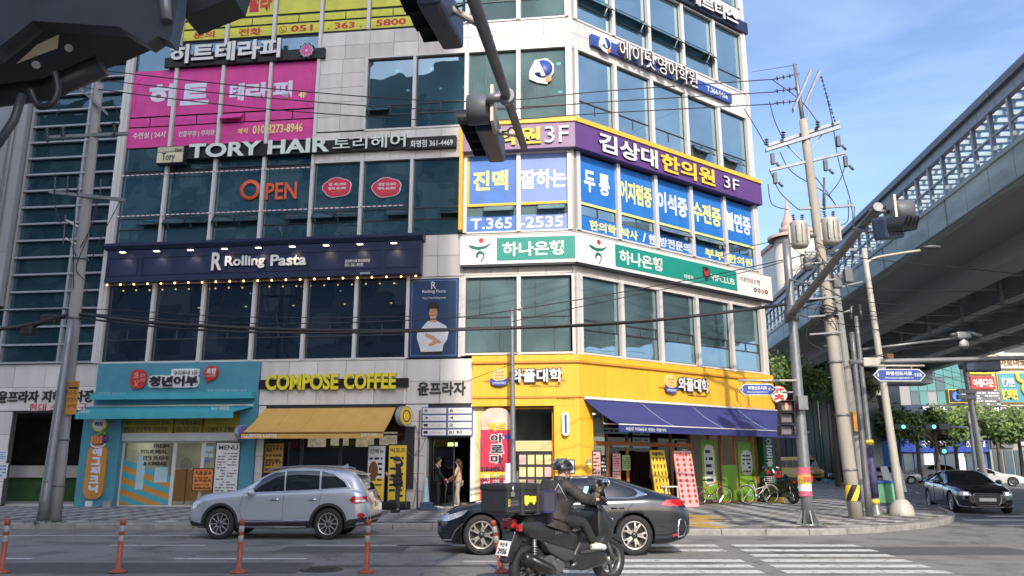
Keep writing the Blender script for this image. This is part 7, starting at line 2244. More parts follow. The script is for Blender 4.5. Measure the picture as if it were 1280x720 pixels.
mb=MB();mb.lathe([(0,0),(.56,0),(.56,.1),(0,.1)],20,smooth=False,M=Matrix.Translation((FX(1196),YF-.5,FZ(496)))@Matrix.Rotation(pi/2,4,'X'));t.part('round_emblem',mb,C_BLUE)
mb=MB();text(mb,'화명',FX(1202),FX(1214),FZ(500),FZ(492),YF-.5,.05,.02);t.part('lettering',mb,C_POSTW,fix=False)
ftext('미용성형',1190,1212,507.5,514,C_LETY,bold=.0)
YG=91.6
def GX(px):return at_y(px,500,YG).x
def GZ(py):return at_y(1245,py,YG).z
t2=T('sign_covered_building','beige building at the right edge covered in clinic signs','building',loc=(GX(1250),YG,0));t2.fr=WORLD
t2.cube('wall',GX(1214),GX(1400),YG,YG+2,0,GZ(441),M_CREAMB)
def sgn(px0,px1,py0,py1,m,s_=None,mt=None,edge=None,d=.4):
 if edge:t2.cube('sign_edge',GX(px0-1),GX(px1+1),YG-d+.1,YG,GZ(py1+1),GZ(py0-1),edge)
 t2.cube('sign_board',GX(px0),GX(px1),YG-d,YG,GZ(py1),GZ(py0),m)
 if s_:
  mb=MB();text(mb,s_,GX(px0+(px1-px0)*.08),GX(px1-(px1-px0)*.08),GZ(py1-(py1-py0)*.18),GZ(py0+(py1-py0)*.18),YG-d,.05,.03);t2.part('lettering',mb,mt,fix=False)
sgn(1214,1244,458,468,C_LETY,'무릎 및 성인전문 정형',C_INK);sgn(1250,1290,446,461,M_CREAMB,'아로마로',C_BROWN)
sgn(1214,1244,471,487,C_RED,'아름다운',C_WHITE);sgn(1217,1248,489,508,C_GREY)
for q in range(5):
 mb=MB();rows(mb,GX(1218),GX(1247),GZ(507),GZ(490),5,YG-.42,seed=3);
t2.part('lettering',mb,C_POSTW)
sgn(1249,1330,467,503,C_TEAL,None,None,C_GOLD)
mb=MB();text(mb,'한가온',GX(1252),GX(1268),GZ(484),GZ(473),YG-.4,.1,.05);t2.part('lettering',mb,C_WHITE,fix=False)
mb=MB();text(mb,'한의원',GX(1250),GX(1269),GZ(500),GZ(487),YG-.4,.1,.05);t2.part('lettering',mb,C_YEL,fix=False)
mb=MB();mb.tube(catmull([(GX(x),YG-.5,GZ(y))for x,y in((1272,468),(1273,476),(1279,479),(1277,488),(1283,497),(1292,500))],5),.22,8);t2.part('yellow_spine_emblem',mb,C_YEL)
sgn(1230,1300,508,516,C_INK,'법무사사무소',C_POSTW)
YS=84.0
def SXp(px):return at_y(px,560,YS).x
def SZp(py):return at_y(1180,py,YS).z
t=T('optician_shop','low blue optician shopfront under the far trees','shop',loc=(SXp(1180),YS,0));t.fr=WORLD
t.cube('wall',SXp(1112),SXp(1232),YS,YS+7.5,0,SZp(545),C_BLUE)
t.cube('fascia_board',SXp(1112),SXp(1232),YS-.5,YS,SZp(565),SZp(546),col('deep_blue_shop',18,62,168,.5))
for i in range(9):t.cube('glass_panel',SXp(1114+i*13),SXp(1125+i*13),YS-.2,YS-.02,.4,SZp(567),M_OPAQ if i%3 else mat('lit_shop_window',(.7,.62,.5),.5,emit=.5,var=.5,scale=1))
mb=MB();text(mb,'다비치 안경',SXp(1149),SXp(1180),SZp(559),SZp(550),YS-.5,.05,.04);text(mb,'DAVICHI',SXp(1205),SXp(1228),SZp(559),SZp(551),YS-.5,.05,.04);t.part('lettering',mb,C_WHITE,fix=False)
t=T('cafe_shop','low grey shopfront beside the blue optician','shop',loc=(SXp(1255),YS,0));t.fr=WORLD
t.cube('wall',SXp(1233),SXp(1345),YS-.5,YS+7,0,SZp(541),M_GREYB);t.cube('sign_board',SXp(1234),SXp(1262),YS-.8,YS-.5,SZp(560),SZp(546),C_GREY)
t.cube('sign_board',SXp(1270),SXp(1330),YS-.8,YS-.5,SZp(557),SZp(542),C_POSTW)
mb=MB();text(mb,'BARON',SXp(1236),SXp(1260),SZp(556),SZp(549),YS-.8,.03,.02);text(mb,'커피',SXp(1272),SXp(1284),SZp(554),SZp(546),YS-.8,.03,.04);t.part('lettering',mb,C_CHAR,fix=False)
for i in range(5):t.cube('glass_panel',SXp(1236+i*13),SXp(1247+i*13),YS-.6,YS-.5,.4,SZp(563),M_OPAQ)
t=T('traffic_mast','far mast arm with two small lit green signals in front of the trees','traffic mast',loc=at_z(1177,598,0));t.fr=WORLD
Yq=66
mb=MB();mb.cyl(at_y(1110,533,Yq),at_y(1214,534,Yq),.08);t.part('arm',mb,M_GALVD)
mb=MB();mb.cyl((at_y(1214,533,Yq).x,Yq,0),at_y(1210,515,Yq),.12);t.part('pole',mb,M_GALV)
for x in(1128,1166,1180):
 c=at_y(x,533.5,Yq-.3)
 mb=MB();mb.bbox(c.x-.7,c.x+.5,c.y-.15,c.y+.15,c.z-.25,c.z+.25,.05);t.part('signal_box',mb,M_SIGB)
 if x!=1180:
  mb=MB();mb.sphere((c.x,c.y-.2,c.z),.13,10);t.part('lamp',mb,mat('lit_green_lens',(.05,.9,.45),.3,emit=4,var=0)if x!=1180 else mat('lit_green_lens',(.05,.9,.45)))
mb=MB();c=at_y(1180,564,Yq-.3);mb.bbox(c.x-.3,c.x+.3,c.y,c.y+.2,c.z-.3,c.z+.3,.05);t.part('signal_box',mb,M_SIGB)
mb=MB();mb.sphere((c.x,c.y-.05,c.z),.14,10);t.part('lamp',mb,MATS['lit_green_lens'])
for bx,tx_,ty,Yv,lab in((1229,1205,455,60,'grey pole leaning in front of the far clinic, with small camera boxes'),(1218,1212,530,62,'short thin pole right of the far blue optician')):
 b=Vector((at_y(bx,580,Yv).x,Yv,0));t=T('pole',lab,'pole',loc=b);t.fr=WORLD
 mb=MB();poletube(mb,b,at_y(tx_,ty,Yv),.25 if ty<500 else.12,.16 if ty<500 else.1,10);t.part('shaft',mb,M_PAINTG if ty<500 else M_GALV)
 if ty<500:
  for dy in(490,497):c=at_y(1209,dy,Yv);mb=MB();mb.bbox(c.x-.9,c.x+.5,c.y-.4,c.y-.1,c.z-.15,c.z+.2,.04);t.part('camera_box',mb,M_GALVD)
# trees
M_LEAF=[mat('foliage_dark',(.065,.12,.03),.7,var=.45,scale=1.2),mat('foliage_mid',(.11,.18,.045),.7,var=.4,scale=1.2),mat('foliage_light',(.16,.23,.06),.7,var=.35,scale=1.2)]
M_BARK=mat('bark',(.10,.075,.055),.9,var=.3,bump=.5)
def tree(x,y,h,r,seed,label,squash=.6,n=3600,ls=.16,group=None):
 rnd=random.Random(seed)
 t=T('street_tree',label,'tree',group,loc=(x,y,0));
 t.fr=Frame(t.M)
 mb=MB();th=h-r*squash*1.1
 mb.tube([(0,0,0),(.05,0,th*.5),(.1,.05,th)],[.22,.16,.13],8)
 t.part('trunk',mb,M_BARK)
 cl=[]
 for k in range(11):
  a=rnd.uniform(0,6.28);q=r*rnd.uniform(.35,.85);z=h-r*squash+rnd.uniform(-.6,.5)*r*squash
  c=Vector((q*cos(a),q*sin(a),z));cl.append((c,r*rnd.uniform(.28,.46)))
  mb=MB();mb.tube(catmull([(0.08,.04,th*rnd.uniform(.7,1)),(c.x*.5,c.y*.5,(th+z)/2),c],4),[.09*(1-i/12)+.015 for i in range(9)],5);t.part('branch',mb,M_BARK)
 for mi in range(3):
  mb=MB()
  for k in range(n//3):
   c,cr=cl[rnd.randrange(len(cl))]
   d=Vector((rnd.gauss(0,1),rnd.gauss(0,1),rnd.gauss(0,.75))).normalized()*cr*(rnd.random()**.4)
   p=c+d
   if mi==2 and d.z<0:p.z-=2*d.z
   u=Vector((rnd.gauss(0,1),rnd.gauss(0,1),rnd.gauss(0,1))).normalized();v=u.orthogonal().normalized();s_=ls*rnd.uniform(.6,1.4)
   mb.v+=[tuple(p-u*s_),tuple(p+v*s_*.6),tuple(p+u*s_),tuple(p-v*s_*.6)];o=len(mb.v)-4
   mb.f.append([o,o+1,o+2,o+3]);mb.m.append(0);mb.sm.append(False)
  t.part('crown_leaves',mb,M_LEAF[mi],fix=False,kind='stuff')
 return t
a=at_y(968,520,52);tree(a.x,52,8.4,3.3,1,'green tree with flat spreading crown beside the corner building',squash=.4,ls=.17,n=3000)
a=at_y(1040,520,58);tree(a.x,58,8.6,3.0,2,'green tree with bare lower branches behind the transformer pole',squash=.4,ls=.17,n=2400)
for i,px in enumerate((1120,1143,1166,1190,1216,1243,1270,1300)):
 a=at_y(px,530,74-(i%3)*2)
 tree(a.x,a.y,6.2+.5*(i%2),2.7+.5*(i%3),10+i,['leftmost','second','third','fourth','fifth','sixth','seventh','rightmost'][i]+' tree in the far row before the blue optician',squash=.42,n=1500,ls=.24,group='row of far street trees')
# distant backdrop blocks so that the streets close
for i,(x0,x1,y,h,m,lab)in enumerate(((-120,-45,60,30,M_GREYB,'grey block behind the left end of the street'),(62,84,145,13,M_CREAMB,'low cream block far beyond the viaduct'),(84,120,118,24,M_CREAMB,'cream block far at the right beyond the viaduct'),(20,60,190,14,M_GREYB,'low grey block at the far end of the side street'),(110,170,80,26,M_GREYB,'grey block outside the right edge'))):
 facadebox('city_block',lab,x0,x1,y,y+15,h,m,9,6,M_OPAQ)
facadebox('unseen_shade_tower','unseen grey apartment tower behind the viewer, added to shade the left of the facade',-30,4.1,-76,-60,96,M_GREYB,8,24,M_OPAQ)  # out of view, placed and sized to cast shade on the left half
t=T('opposite_building','unseen grey shop building across the road, made tall to darken the window reflections','building',loc=(-40,-16.9,0));t.fr=WORLD
t.cube('wall',-74,-16,-34,-17,0,42,M_GREYB)  # out of view; height raised so the left windows mirror a dark front
rnd=random.Random(5)
for i in range(14):
 for j in range(12):
  x=-73.5+i*4.1
  if j<8:t.cube('window',x,x+3.3,-16.99,-16.9,4.5+j*4.3,7.4+j*4.3,M_OPAQ if(i+j)%3 else M_CREAMB)
 t.cube('sign_board',-73.5+i*4.1,-70.1+i*4.1,-16.9,-16.4,3.2,4.2,rnd.choice([C_ROYAL,C_POSTW,C_RED,C_YEL,C_GRN]))
# vehicles
M_TYRE=mat('tyre_rubber',(.018,.018,.018),.8,var=.2,scale=20)
M_RIM=mat('alloy_rim',(.55,.55,.56),.25,.9,var=.05)
M_RIMD=mat('dark_rim',(.06,.06,.065),.35,.6)
M_CHROME=mat('chrome',(.75,.75,.76),.12,1.0,var=.02)
M_PLAST=mat('black_plastic_trim',(.022,.022,.024),.55,var=.15)
M_CARGL=mat('tinted_car_glass',(.010,.013,.017),.04,var=.2,spec=1.0)
M_LAMPR=mat('red_lamp_plastic',(.42,.012,.015),.15,var=.2,coat=1)
M_LAMPC=mat('clear_lamp_plastic',(.55,.57,.6),.12,.4,var=.4,scale=30)
M_LAMPL=mat('lit_headlamp',(1,.97,.9),.3,emit=2.5,var=0)
M_PLATE=mat('number_plate',(.7,.7,.68),.5,var=.03)
M_UNDER=mat('underbody',(.012,.012,.012),.9)
def carpaint(name,c,metal=.35,rough=.3):return mat(name,c,rough,metal,var=.03,scale=2,coat=1.0)
def interp(tab,x):
 if x<=tab[0][0]:return tab[0][1]
 for(a,b),(c,d)in zip(tab,tab[1:]):
  if x<=c:
   t=(x-a)/(c-a)
   return b+(d-b)*t
 return tab[-1][1]
def smooth(tab,x,w=.05):
 return sum(interp(tab,x+w*k)for k in(-2,-1,0,1,2))/5
def arcpoly(cx,cz,r,a0,a1,n=14):return[(cx+r*cos(radians(a0+(a1-a0)*i/n)),cz+r*sin(radians(a0+(a1-a0)*i/n)))for i in range(n+1)]
class Car:
 """car with nose at -x (x runs back), y left/right, z up; body lofted from side and plan profiles"""
 def __init__(s,t,d,paint):
  s.t=t;s.d=d;L_=d['len']
  N=84;rows_=[]
  prof=[]
  for i in range(N+1):
   x=L_*i/N
   x=min(max(x,.002),L_-.002)
   zl=smooth(d['low'],x,.03);zb=smooth(d['belt'],x);zt=smooth(d['top'],x,.035);w=smooth(d['w'],x,.03);wt=smooth(d['wt'],x)
   zb=min(zb,zt-.015)
   rr=[(0,zl),(w*.70,zl),(w*.93,zl+.04),(w*.985,zl+.16),(w,zl+(zb-zl)*.48),(w*.995,zb-.14),(w*.965,zb-.04),(w*.925,zb)]
   tw=min(wt,w*.9)
   b=w*.925
   rr+=[(b+(tw-b)*.32,zb+(zt-zb)*.40),(b+(tw-b)*.68,zb+(zt-zb)*.74),(tw,zt-(zt-zb)*.10-.004),(tw*.82,zt-(zt-zb)*.02-.002),(tw*.45,zt+.0),(0,zt+.008)]
   rr2=catmull([Vector((a,c,0))for a,c in rr],3)
   prof.append([(x,p.x,p.y)for p in rr2])
  K=len(prof[0])
  mb=MB()
  vs=[]
  for r in prof:
   for(x,y,z)in r:vs.append((x,-y,z))
   for(x,y,z)in r[::-1][1:-1]:vs.append((x,y,z))
  P=2*K-2
  fs=[]
  for i in range(N):
   for j in range(P):
    fs.append((i*P+j,i*P+(j+1)%P,(i+1)*P+(j+1)%P,(i+1)*P+j))
  fs.append(list(range(P)));fs.append([N*P+j for j in range(P)][::-1])
  mb.add(vs,fs,0,True)
  me=mk('body',mb,[paint,M_UNDER])
  for k in(-1,-2):me.polygons[len(me.polygons)+k].use_smooth=False
  cut=MB()
  for wx in d['wheels']:
   for sy in(-1,1):
    cut.tube([(wx,sy*(d['w0']-.34),d['r']),(wx,sy*(d['w0']+.3),d['r'])],d['r']+d.get('gap',.055),40)
  o=bpy.data.objects.new('body',me);COL.objects.link(o)
  oc=bpy.data.objects.new('cutter',mk('cutter',cut,M_UNDER));COL.objects.link(oc)
  md=o.modifiers.new('b','BOOLEAN');md.object=oc;md.operation='DIFFERENCE';md.solver='EXACT';md.material_mode='TRANSFER'
  dg=bpy.context.evaluated_depsgraph_get()
  me2=bpy.data.meshes.new_from_object(o.evaluated_get(dg))
  o.modifiers.clear()
  bpy.data.objects.remove(oc)
  o.data=me2
  o.parent=t.o
  s.body=o
  bm=bmesh.new();bm.from_mesh(me);bmesh.ops.triangulate(bm,faces=bm.faces[:]);s.bvh=BVHTree.FromBMesh(bm);bm.free()
 def proj(s,pts2,axis,off=.006,grid=.07):
  """polygon in (u, z) draped on the body; axis 'L','R' sides, 'F','B' ends, 'T' top (u = x, v = y)"""
  P=[Vector(p)for p in pts2]
  Q=[]
  for i,p in enumerate(P):
   q=P[(i+1)%len(P)];n=max(1,int((q-p).length/grid))
   for k in range(n):Q.append(p.lerp(q,k/n))
  inner=[]
  x0=min(p.x for p in P);x1=max(p.x for p in P);y0=min(p.y for p in P);y1=max(p.y for p in P)
  pl=[(p.x,p.y)for p in P]
  nx=int((x1-x0)/grid);ny=int((y1-y0)/grid)
  for i in range(1,nx):
   for j in range(1,ny+1):
    x=x0+(x1-x0)*i/nx;y=y0+(y1-y0)*j/(ny+1)
    if inpoly(x,y,pl)and min((Vector((x,y))-q).length for q in Q)>grid*.4:inner.append(Vector((x,y)))
  allp=Q+inner
  r=geometry.delaunay_2d_cdt(allp,[],[list(range(len(Q)))],1,1e-6)
  v3=[]
  for v in r[0]:
   if axis in 'LR':
    sy=-1 if axis=='R' else 1
    o_=Vector((v.x,sy*3,v.y));d_=Vector((0,-sy,0))
   elif axis=='F':o_=Vector((-3,v.x,v.y));d_=Vector((1,0,0))
   elif axis=='B':o_=Vector((s.d['len']+3,v.x,v.y));d_=Vector((-1,0,0))
   else:o_=Vector((v.x,v.y,4));d_=Vector((0,0,-1))
   h,nrm,_,_=s.bvh.ray_cast(o_,d_)
   if h is None:
    h,nrm,_,_=s.bvh.find_nearest(o_+d_*2.2)
   if nrm.dot(d_)>0:nrm=-nrm
   v3.append(h+nrm*off)
  return v3,r[2]
 def decal(s,name,pts,axis,m,off=.006,parent=None,grid=.07,label=None):
  v,f=s.proj(pts,axis,off,grid)
  mb=MB();mb.add([tuple(p)for p in v],[list(q)for q in f],0,True)
  o=s.t.part(name,mb,m,parent=parent,fix=False,label=label)
  me=o.data
  c=Vector((s.d['len']/2,0,.7))
  bad=sum(1 for p in me.polygons if p.normal.dot(p.center-c)<0)
  if bad>len(me.polygons)/2:me.flip_normals()
  return o
 def line(s,name,pts,axis,m,w=.006,off=.004):
  """thin strip along a polyline on the body"""
  out=[]
  for p in resample([Vector((a,b,0))for a,b in pts],.06)+[Vector((*pts[-1],0))]:
   if axis in 'LR':
    sy=-1 if axis=='R' else 1
    h,n_,_,_=s.bvh.ray_cast(Vector((p.x,sy*3,p.y)),Vector((0,-sy,0)))
   elif axis=='F':h,n_,_,_=s.bvh.ray_cast(Vector((-3,p.x,p.y)),Vector((1,0,0)))
   elif axis=='T':h,n_,_,_=s.bvh.ray_cast(Vector((p.x,p.y,4)),Vector((0,0,-1)))
   else:h,n_,_,_=s.bvh.ray_cast(Vector((s.d['len']+3,p.x,p.y)),Vector((-1,0,0)))
   if h is not None:out.append(h+n_*off*(1 if n_.dot(h-Vector((s.d['len']/2,0,.7)))>0 else-1))
  if len(out)>1:
   mb=MB();mb.tube(out,w,4,smooth=False);s.t.part(name,mb,m)
 def wheel(s,wx,sy,spokes=10,style=0,rim=M_RIM):
  r=s.d['r'];w0=s.d['w0']-.02;wd=.215
  M=Matrix.Translation((wx,sy*w0,r))@Matrix.Rotation(-sy*pi/2,4,'X')
  mb=MB();rr=r*.70
  mb.lathe([(rr,-wd),(r*.93,-wd),(r,-wd+.04),(r,-.035),(r*.94,.0),(rr+.012,.004),(rr,-.01)],36,M=M)
  ty=s.t.part('wheel',mb,M_TYRE)
  mb=MB();mb.lathe([(rr,-.0),(rr-.018,.004),(rr-.03,-.02),(rr-.035,-wd)],32,M=M);s.t.part('rim',mb,rim,parent=ty)
  mb=MB();mb.lathe([(0,-.12),(rr-.03,-.12)],24,M=M);mb.lathe([(0,-.1),(r*.42,-.1),(r*.42,-.09),(0,-.09)],24,M=M);s.t.part('brake_disc',mb,M_RIMD,parent=ty)
  mb=MB()
  for k in range(spokes):
   a=2*pi*k/spokes
   if style==0:
    for da in(-.16,.16)if spokes<=6 else(0,):
     p0=Vector((.05*cos(a),.05*sin(a),-.012));p1=Vector(((rr-.02)*cos(a+da),(rr-.02)*sin(a+da),-.012))
     st=len(mb.v);d_=(p1-p0).normalized();n_=Vector((-d_.y,d_.x,0))
     w_a,w_b=.020,.013
     mb.add([p0+n_*w_a,p0-n_*w_a,p1-n_*w_b,p1+n_*w_b,p0+n_*w_a-Vector((0,0,.035)),p0-n_*w_a-Vector((0,0,.035)),p1-n_*w_b-Vector((0,0,.03)),p1+n_*w_b-Vector((0,0,.03))],[(0,1,2,3),(4,7,6,5),(0,4,5,1),(1,5,6,2),(2,6,7,3),(3,7,4,0)])
     mb.xf(M,st)
   else:
    for da in(-.20,.20):
     st=len(mb.v)
     q0=Vector((.06*cos(a+da*.9),.06*sin(a+da*.9),-.01));q1=Vector((rr*.62*cos(a+da*.85),rr*.62*sin(a+da*.85),-.004));q2=Vector(((rr-.015)*cos(a+da*1.25),(rr-.015)*sin(a+da*1.25),-.012))
     for p0,p1 in((q0,q1),(q1,q2)):
      d_=(p1-p0).normalized();n_=Vector((-d_.y,d_.x,0))*.016;z_=Vector((0,0,.035))
      mb.add([p0+n_,p0-n_,p1-n_,p1+n_,p0+n_-z_,p0-n_-z_,p1-n_-z_,p1+n_-z_],[(0,1,2,3),(4,7,6,5),(0,4,5,1),(1,5,6,2),(2,6,7,3),(3,7,4,0)])
     mb.xf(M,st)
    st=len(mb.v)
    p0=Vector((rr*.62*cos(a-.17),rr*.62*sin(a-.17),-.004));p1=Vector((rr*.62*cos(a+.17),rr*.62*sin(a+.17),-.004));n_=Vector((cos(a),sin(a),0))*.014;z_=Vector((0,0,.03))
    mb.add([p0+n_,p0-n_,p1-n_,p1+n_,p0+n_-z_,p0-n_-z_,p1-n_-z_,p1+n_-z_],[(0,1,2,3),(4,7,6,5),(0,4,5,1),(1,5,6,2),(2,6,7,3),(3,7,4,0)])
    mb.xf(M,st)
  s.t.part('spokes',mb,rim,parent=ty)
  mb=MB();mb.lathe([(0,.0),(.035,-.002),(.05,-.012),(.06,-.04)],18,M=M);s.t.part('hub_cap',mb,M_RIMD,parent=ty)
def mirror(c,x,z,m,sz=.1):
 for sy in(-1,1):
  y=sy*(c.d['w0']+.03)
  mb=MB();mb.sphere((x,y+sy*.06,z),sz,12,sc=(.75,1.15,.75));o=c.t.part('wing_mirror',mb,m)
  mb=MB();mb.sphere((x+.03,y+sy*.06,z),sz*.9,10,sc=(.6,1.1,.7));c.t.part('mirror_glass',mb,M_LAMPC,parent=o)
  mb=MB();mb.cyl((x+.02,y-sy*.08,z-.06),(x,y+sy*.04,z-.02),.02,n=6);c.t.part('mirror_stalk',mb,M_PLAST,parent=o)
# silver SUV, nose to the left
SUVD=dict(len=4.74,w0=.94,r=.365,gap=.06,wheels=(.93,3.70),low=[(0,.48),(.06,.30),(.4,.24),(4.2,.26),(4.66,.34),(4.74,.46)],belt=[(0,.62),(.06,.78),(.25,.92),(1.1,1.04),(1.5,1.07),(4.2,1.16),(4.5,1.12),(4.66,.98),(4.74,.72)],top=[(0,.66),(.05,.84),(.2,.97),(.5,1.06),(1.25,1.14),(1.42,1.20),(2.0,1.53),(2.3,1.645),(2.8,1.69),(3.6,1.67),(4.1,1.62),(4.28,1.57),(4.5,1.30),(4.62,1.10),(4.70,.90),(4.74,.78)],w=[(0,.52),(.05,.70),(.2,.84),(.5,.92),(1.0,.94),(3.9,.94),(4.4,.91),(4.62,.84),(4.74,.70)],wt=[(0,.5),(.5,.74),(1.2,.74),(2.0,.66),(3.0,.66),(4.1,.63),(4.5,.66),(4.74,.6)])
def suv(t,d,paint,detail=True,rails=True,spokes=10,clad=True,lite=False):
 c=Car(t,d,paint)
 for sd in('L','R'):
  c.decal('side_window',[(1.62,1.085),(2.52,1.125),(2.47,1.575),(2.2,1.545),(1.9,1.40)],sd,M_CARGL,.006)
  c.decal('side_window',[(2.56,1.127),(3.42,1.165),(3.38,1.59),(2.9,1.60),(2.51,1.585)],sd,M_CARGL,.006)
  c.decal('side_window',[(3.47,1.168),(4.14,1.21),(4.05,1.33),(3.75,1.52),(3.43,1.585)],sd,M_CARGL,.006)
  sc=[(1.50,1.06),(1.75,1.07),(2.6,1.105),(3.5,1.148),(4.1,1.185),(4.22,1.20),(4.1,1.35),(3.8,1.545),(3.45,1.62),(2.9,1.635),(2.4,1.60),(2.1,1.54),(1.85,1.42),(1.50,1.10)]
  c.line('chrome_trim',sc[:6],sd,M_CHROME,.011)
  c.line('chrome_trim',sc[5:],sd,M_CHROME,.009)
  if lite:continue
  c.line('door_seam',[(1.50,.48),(1.42,.7),(1.50,1.06)],sd,M_PLAST,.004)
  c.line('door_seam',[(2.53,.45),(2.54,1.1)],sd,M_PLAST,.004)
  c.line('door_seam',[(3.3,.62),(3.46,.80),(3.50,1.14)],sd,M_PLAST,.004)
  c.line('door_seam',[(1.5,.45),(3.2,.45)],sd,M_PLAST,.004)
  sy=-1 if sd=='R' else 1
  for hx_ in(2.32,3.28):
   h,n_,_,_=c.bvh.ray_cast(Vector((hx_,sy*3,.93)),Vector((0,-sy,0)))
   mb=MB();mb.tube([(hx_-.12,h.y+sy*.005,.925),(hx_-.09,h.y+sy*.035,.93),(hx_+.09,h.y+sy*.035,.935),(hx_+.12,h.y+sy*.005,.935)],.014,6);t.part('door_handle',mb,M_CHROME)
   c.decal('handle_recess',circ(hx_,.93,.1,14,.035),sd,M_GALVD,.003,grid=.03)
  if clad:
   for wx in d['wheels']:
    r=d['r']
    c.decal('arch_cladding',arcpoly(wx,r,r+.12,-8,188)+arcpoly(wx,r,r+.058,188,-8),sd,M_PLAST,.010,grid=.05)
   c.decal('sill_cladding',[(1.38,.26),(3.25,.28),(3.25,.43),(1.38,.40)],sd,M_PLAST,.010)
   c.line('chrome_sill',[(1.45,.43),(3.2,.455)],sd,M_CHROME,.010)
   c.decal('bumper_cladding',[(.12,.27),(.5,.26),(.52,.36),(.3,.40),(.12,.44)],sd,M_PLAST,.008)
   c.decal('bumper_cladding',[(4.12,.30),(4.66,.35),(4.66,.52),(4.2,.46)],sd,M_PLAST,.008)
  mb=MB();mb.cyl((1.5,sy*.93,.29),(3.15,sy*.93,.29),.028,n=8);t.part('side_step',mb,M_GALVD)
  c.decal('tail_lamp',[(4.22,.92),(4.30,1.0),(4.62,1.0),(4.66,.86),(4.4,.82),(4.28,.86)],sd,M_LAMPR,.012,grid=.04)
  c.decal('headlamp',[(.10,.78),(.12,.66),(.32,.75),(.52,.86),(.5,.90),(.25,.86)],sd,M_LAMPC,.010,grid=.04)
  c.decal('fog_lamp',circ(4.52,.56,.09,14,.06),sd,M_LAMPR,.012,grid=.03)
  c.decal('tail_lamp_clear',[(4.34,.865),(4.36,.915),(4.60,.925),(4.62,.875)],sd,M_LAMPC,.016,grid=.03)
  if rails:
   mb=MB();mb.tube(catmull([(1.98,sy*.60,1.58),(2.15,sy*.61,1.65),(2.9,sy*.61,1.705),(3.7,sy*.60,1.69),(4.0,sy*.59,1.645)],5),.022,6);t.part('roof_rail',mb,M_GALV)
 c.decal('windscreen',[(-.62,1.16),(.62,1.16),(.54,1.56),(-.54,1.56)],'F',M_CARGL,.006)
 c.decal('rear_window',[(-.60,1.14),(.60,1.14),(.50,1.52),(-.50,1.52)],'B',M_CARGL,.006)
 if not lite:
  c.decal('grille',[(-.42,.56),(.42,.56),(.48,.80),(-.48,.80)],'F',M_PLAST,.012)
  c.decal('lower_bumper',[(-.7,.30),(.7,.30),(.66,.50),(-.66,.50)],'F',M_PLAST,.010)
  c.decal('number_plate',[(-.17,.74),(.17,.74),(.17,.85),(-.17,.85)],'B',M_PLATE,.014)
  c.decal('lower_bumper',[(-.78,.34),(.78,.34),(.74,.54),(-.74,.54)],'B',M_PLAST,.010)
  c.line('chrome_trim',[(-.5,.96),(.5,.96)],'B',M_CHROME,.014)
  for sy in(-1,1):
   pts=[(sy*.40,.82),(sy*.62,.80),(sy*.66,.96),(sy*.40,.98)]
   c.decal('tail_lamp',pts if sy>0 else pts[::-1],'B',M_LAMPR,.012,grid=.05)
  mb=MB();mb.prism([(4.12,1.60),(4.42,1.53),(4.44,1.50),(4.14,1.555)],-.56,.56,'y');t.part('spoiler',mb,paint)
  mb=MB();mb.add([(3.68,0,1.66),(3.95,-.03,1.655),(3.95,.03,1.655),(3.93,0,1.77)],[(0,1,2),(0,1,3),(0,2,3),(1,2,3)]);t.part('aerial_fin',mb,paint)
  mb=MB();mb.cyl((4.45,0,1.2),(4.52,.35,1.16),.012);t.part('rear_wiper',mb,M_PLAST)
  mirror(c,1.72,1.10,paint,.12)
 else:mirror(c,1.72,1.10,paint,.1)
 for wx in d['wheels']:
  for sy in(-1,1):c.wheel(wx,sy,spokes)
 return c
def place(t,px_front,py,px_dir=0.0,loc=None,rz=0.0):
 t.o.matrix_world=Matrix.Translation(loc)@Matrix.Rotation(rz,4,'Z')
M_SILVER=carpaint('silver_car_paint',(.46,.49,.53),.45,.28)
t=T('parked_car','silver sport utility car with roof rails standing at the kerb before the coffee shop','car')
suv(t,SUVD,M_SILVER)
a=at_z(232,672,0);b=at_z(480,672,0)
for px,z_,n_ in((2.66,1.25,.07),(3.66,1.27,.05),(3.74,1.27,.04)):pass
Y=17.6
t.o.matrix_world=Matrix.Translation((at_y(229,660,Y).x,Y+.82,0))@Matrix.Rotation(radians(-1.5),4,'Z')@Matrix.Diagonal((.85,.88,.90,1))
# black sedan, nose to the left, behind the scooter
SEDD=dict(len=4.98,w0=.93,r=.36,gap=.045,wheels=(.88,3.86),low=[(0,.40),(.06,.20),(.5,.17),(4.5,.19),(4.9,.28),(4.98,.40)],belt=[(0,.58),(.08,.68),(.4,.80),(1.3,.93),(1.7,.96),(4.2,1.04),(4.7,1.0),(4.92,.86),(4.98,.66)],top=[(0,.62),(.05,.70),(.25,.82),(.7,.92),(1.45,1.01),(1.62,1.06),(2.25,1.34),(2.6,1.425),(3.0,1.44),(3.5,1.40),(4.0,1.25),(4.45,1.105),(4.8,1.04),(4.93,.92),(4.98,.72)],w=[(0,.50),(.06,.72),(.25,.84),(.6,.91),(1.0,.93),(4.1,.93),(4.6,.89),(4.88,.80),(4.98,.66)],wt=[(0,.5),(.6,.72),(1.5,.72),(2.3,.60),(3.2,.60),(3.9,.60),(4.4,.66),(4.98,.6)])
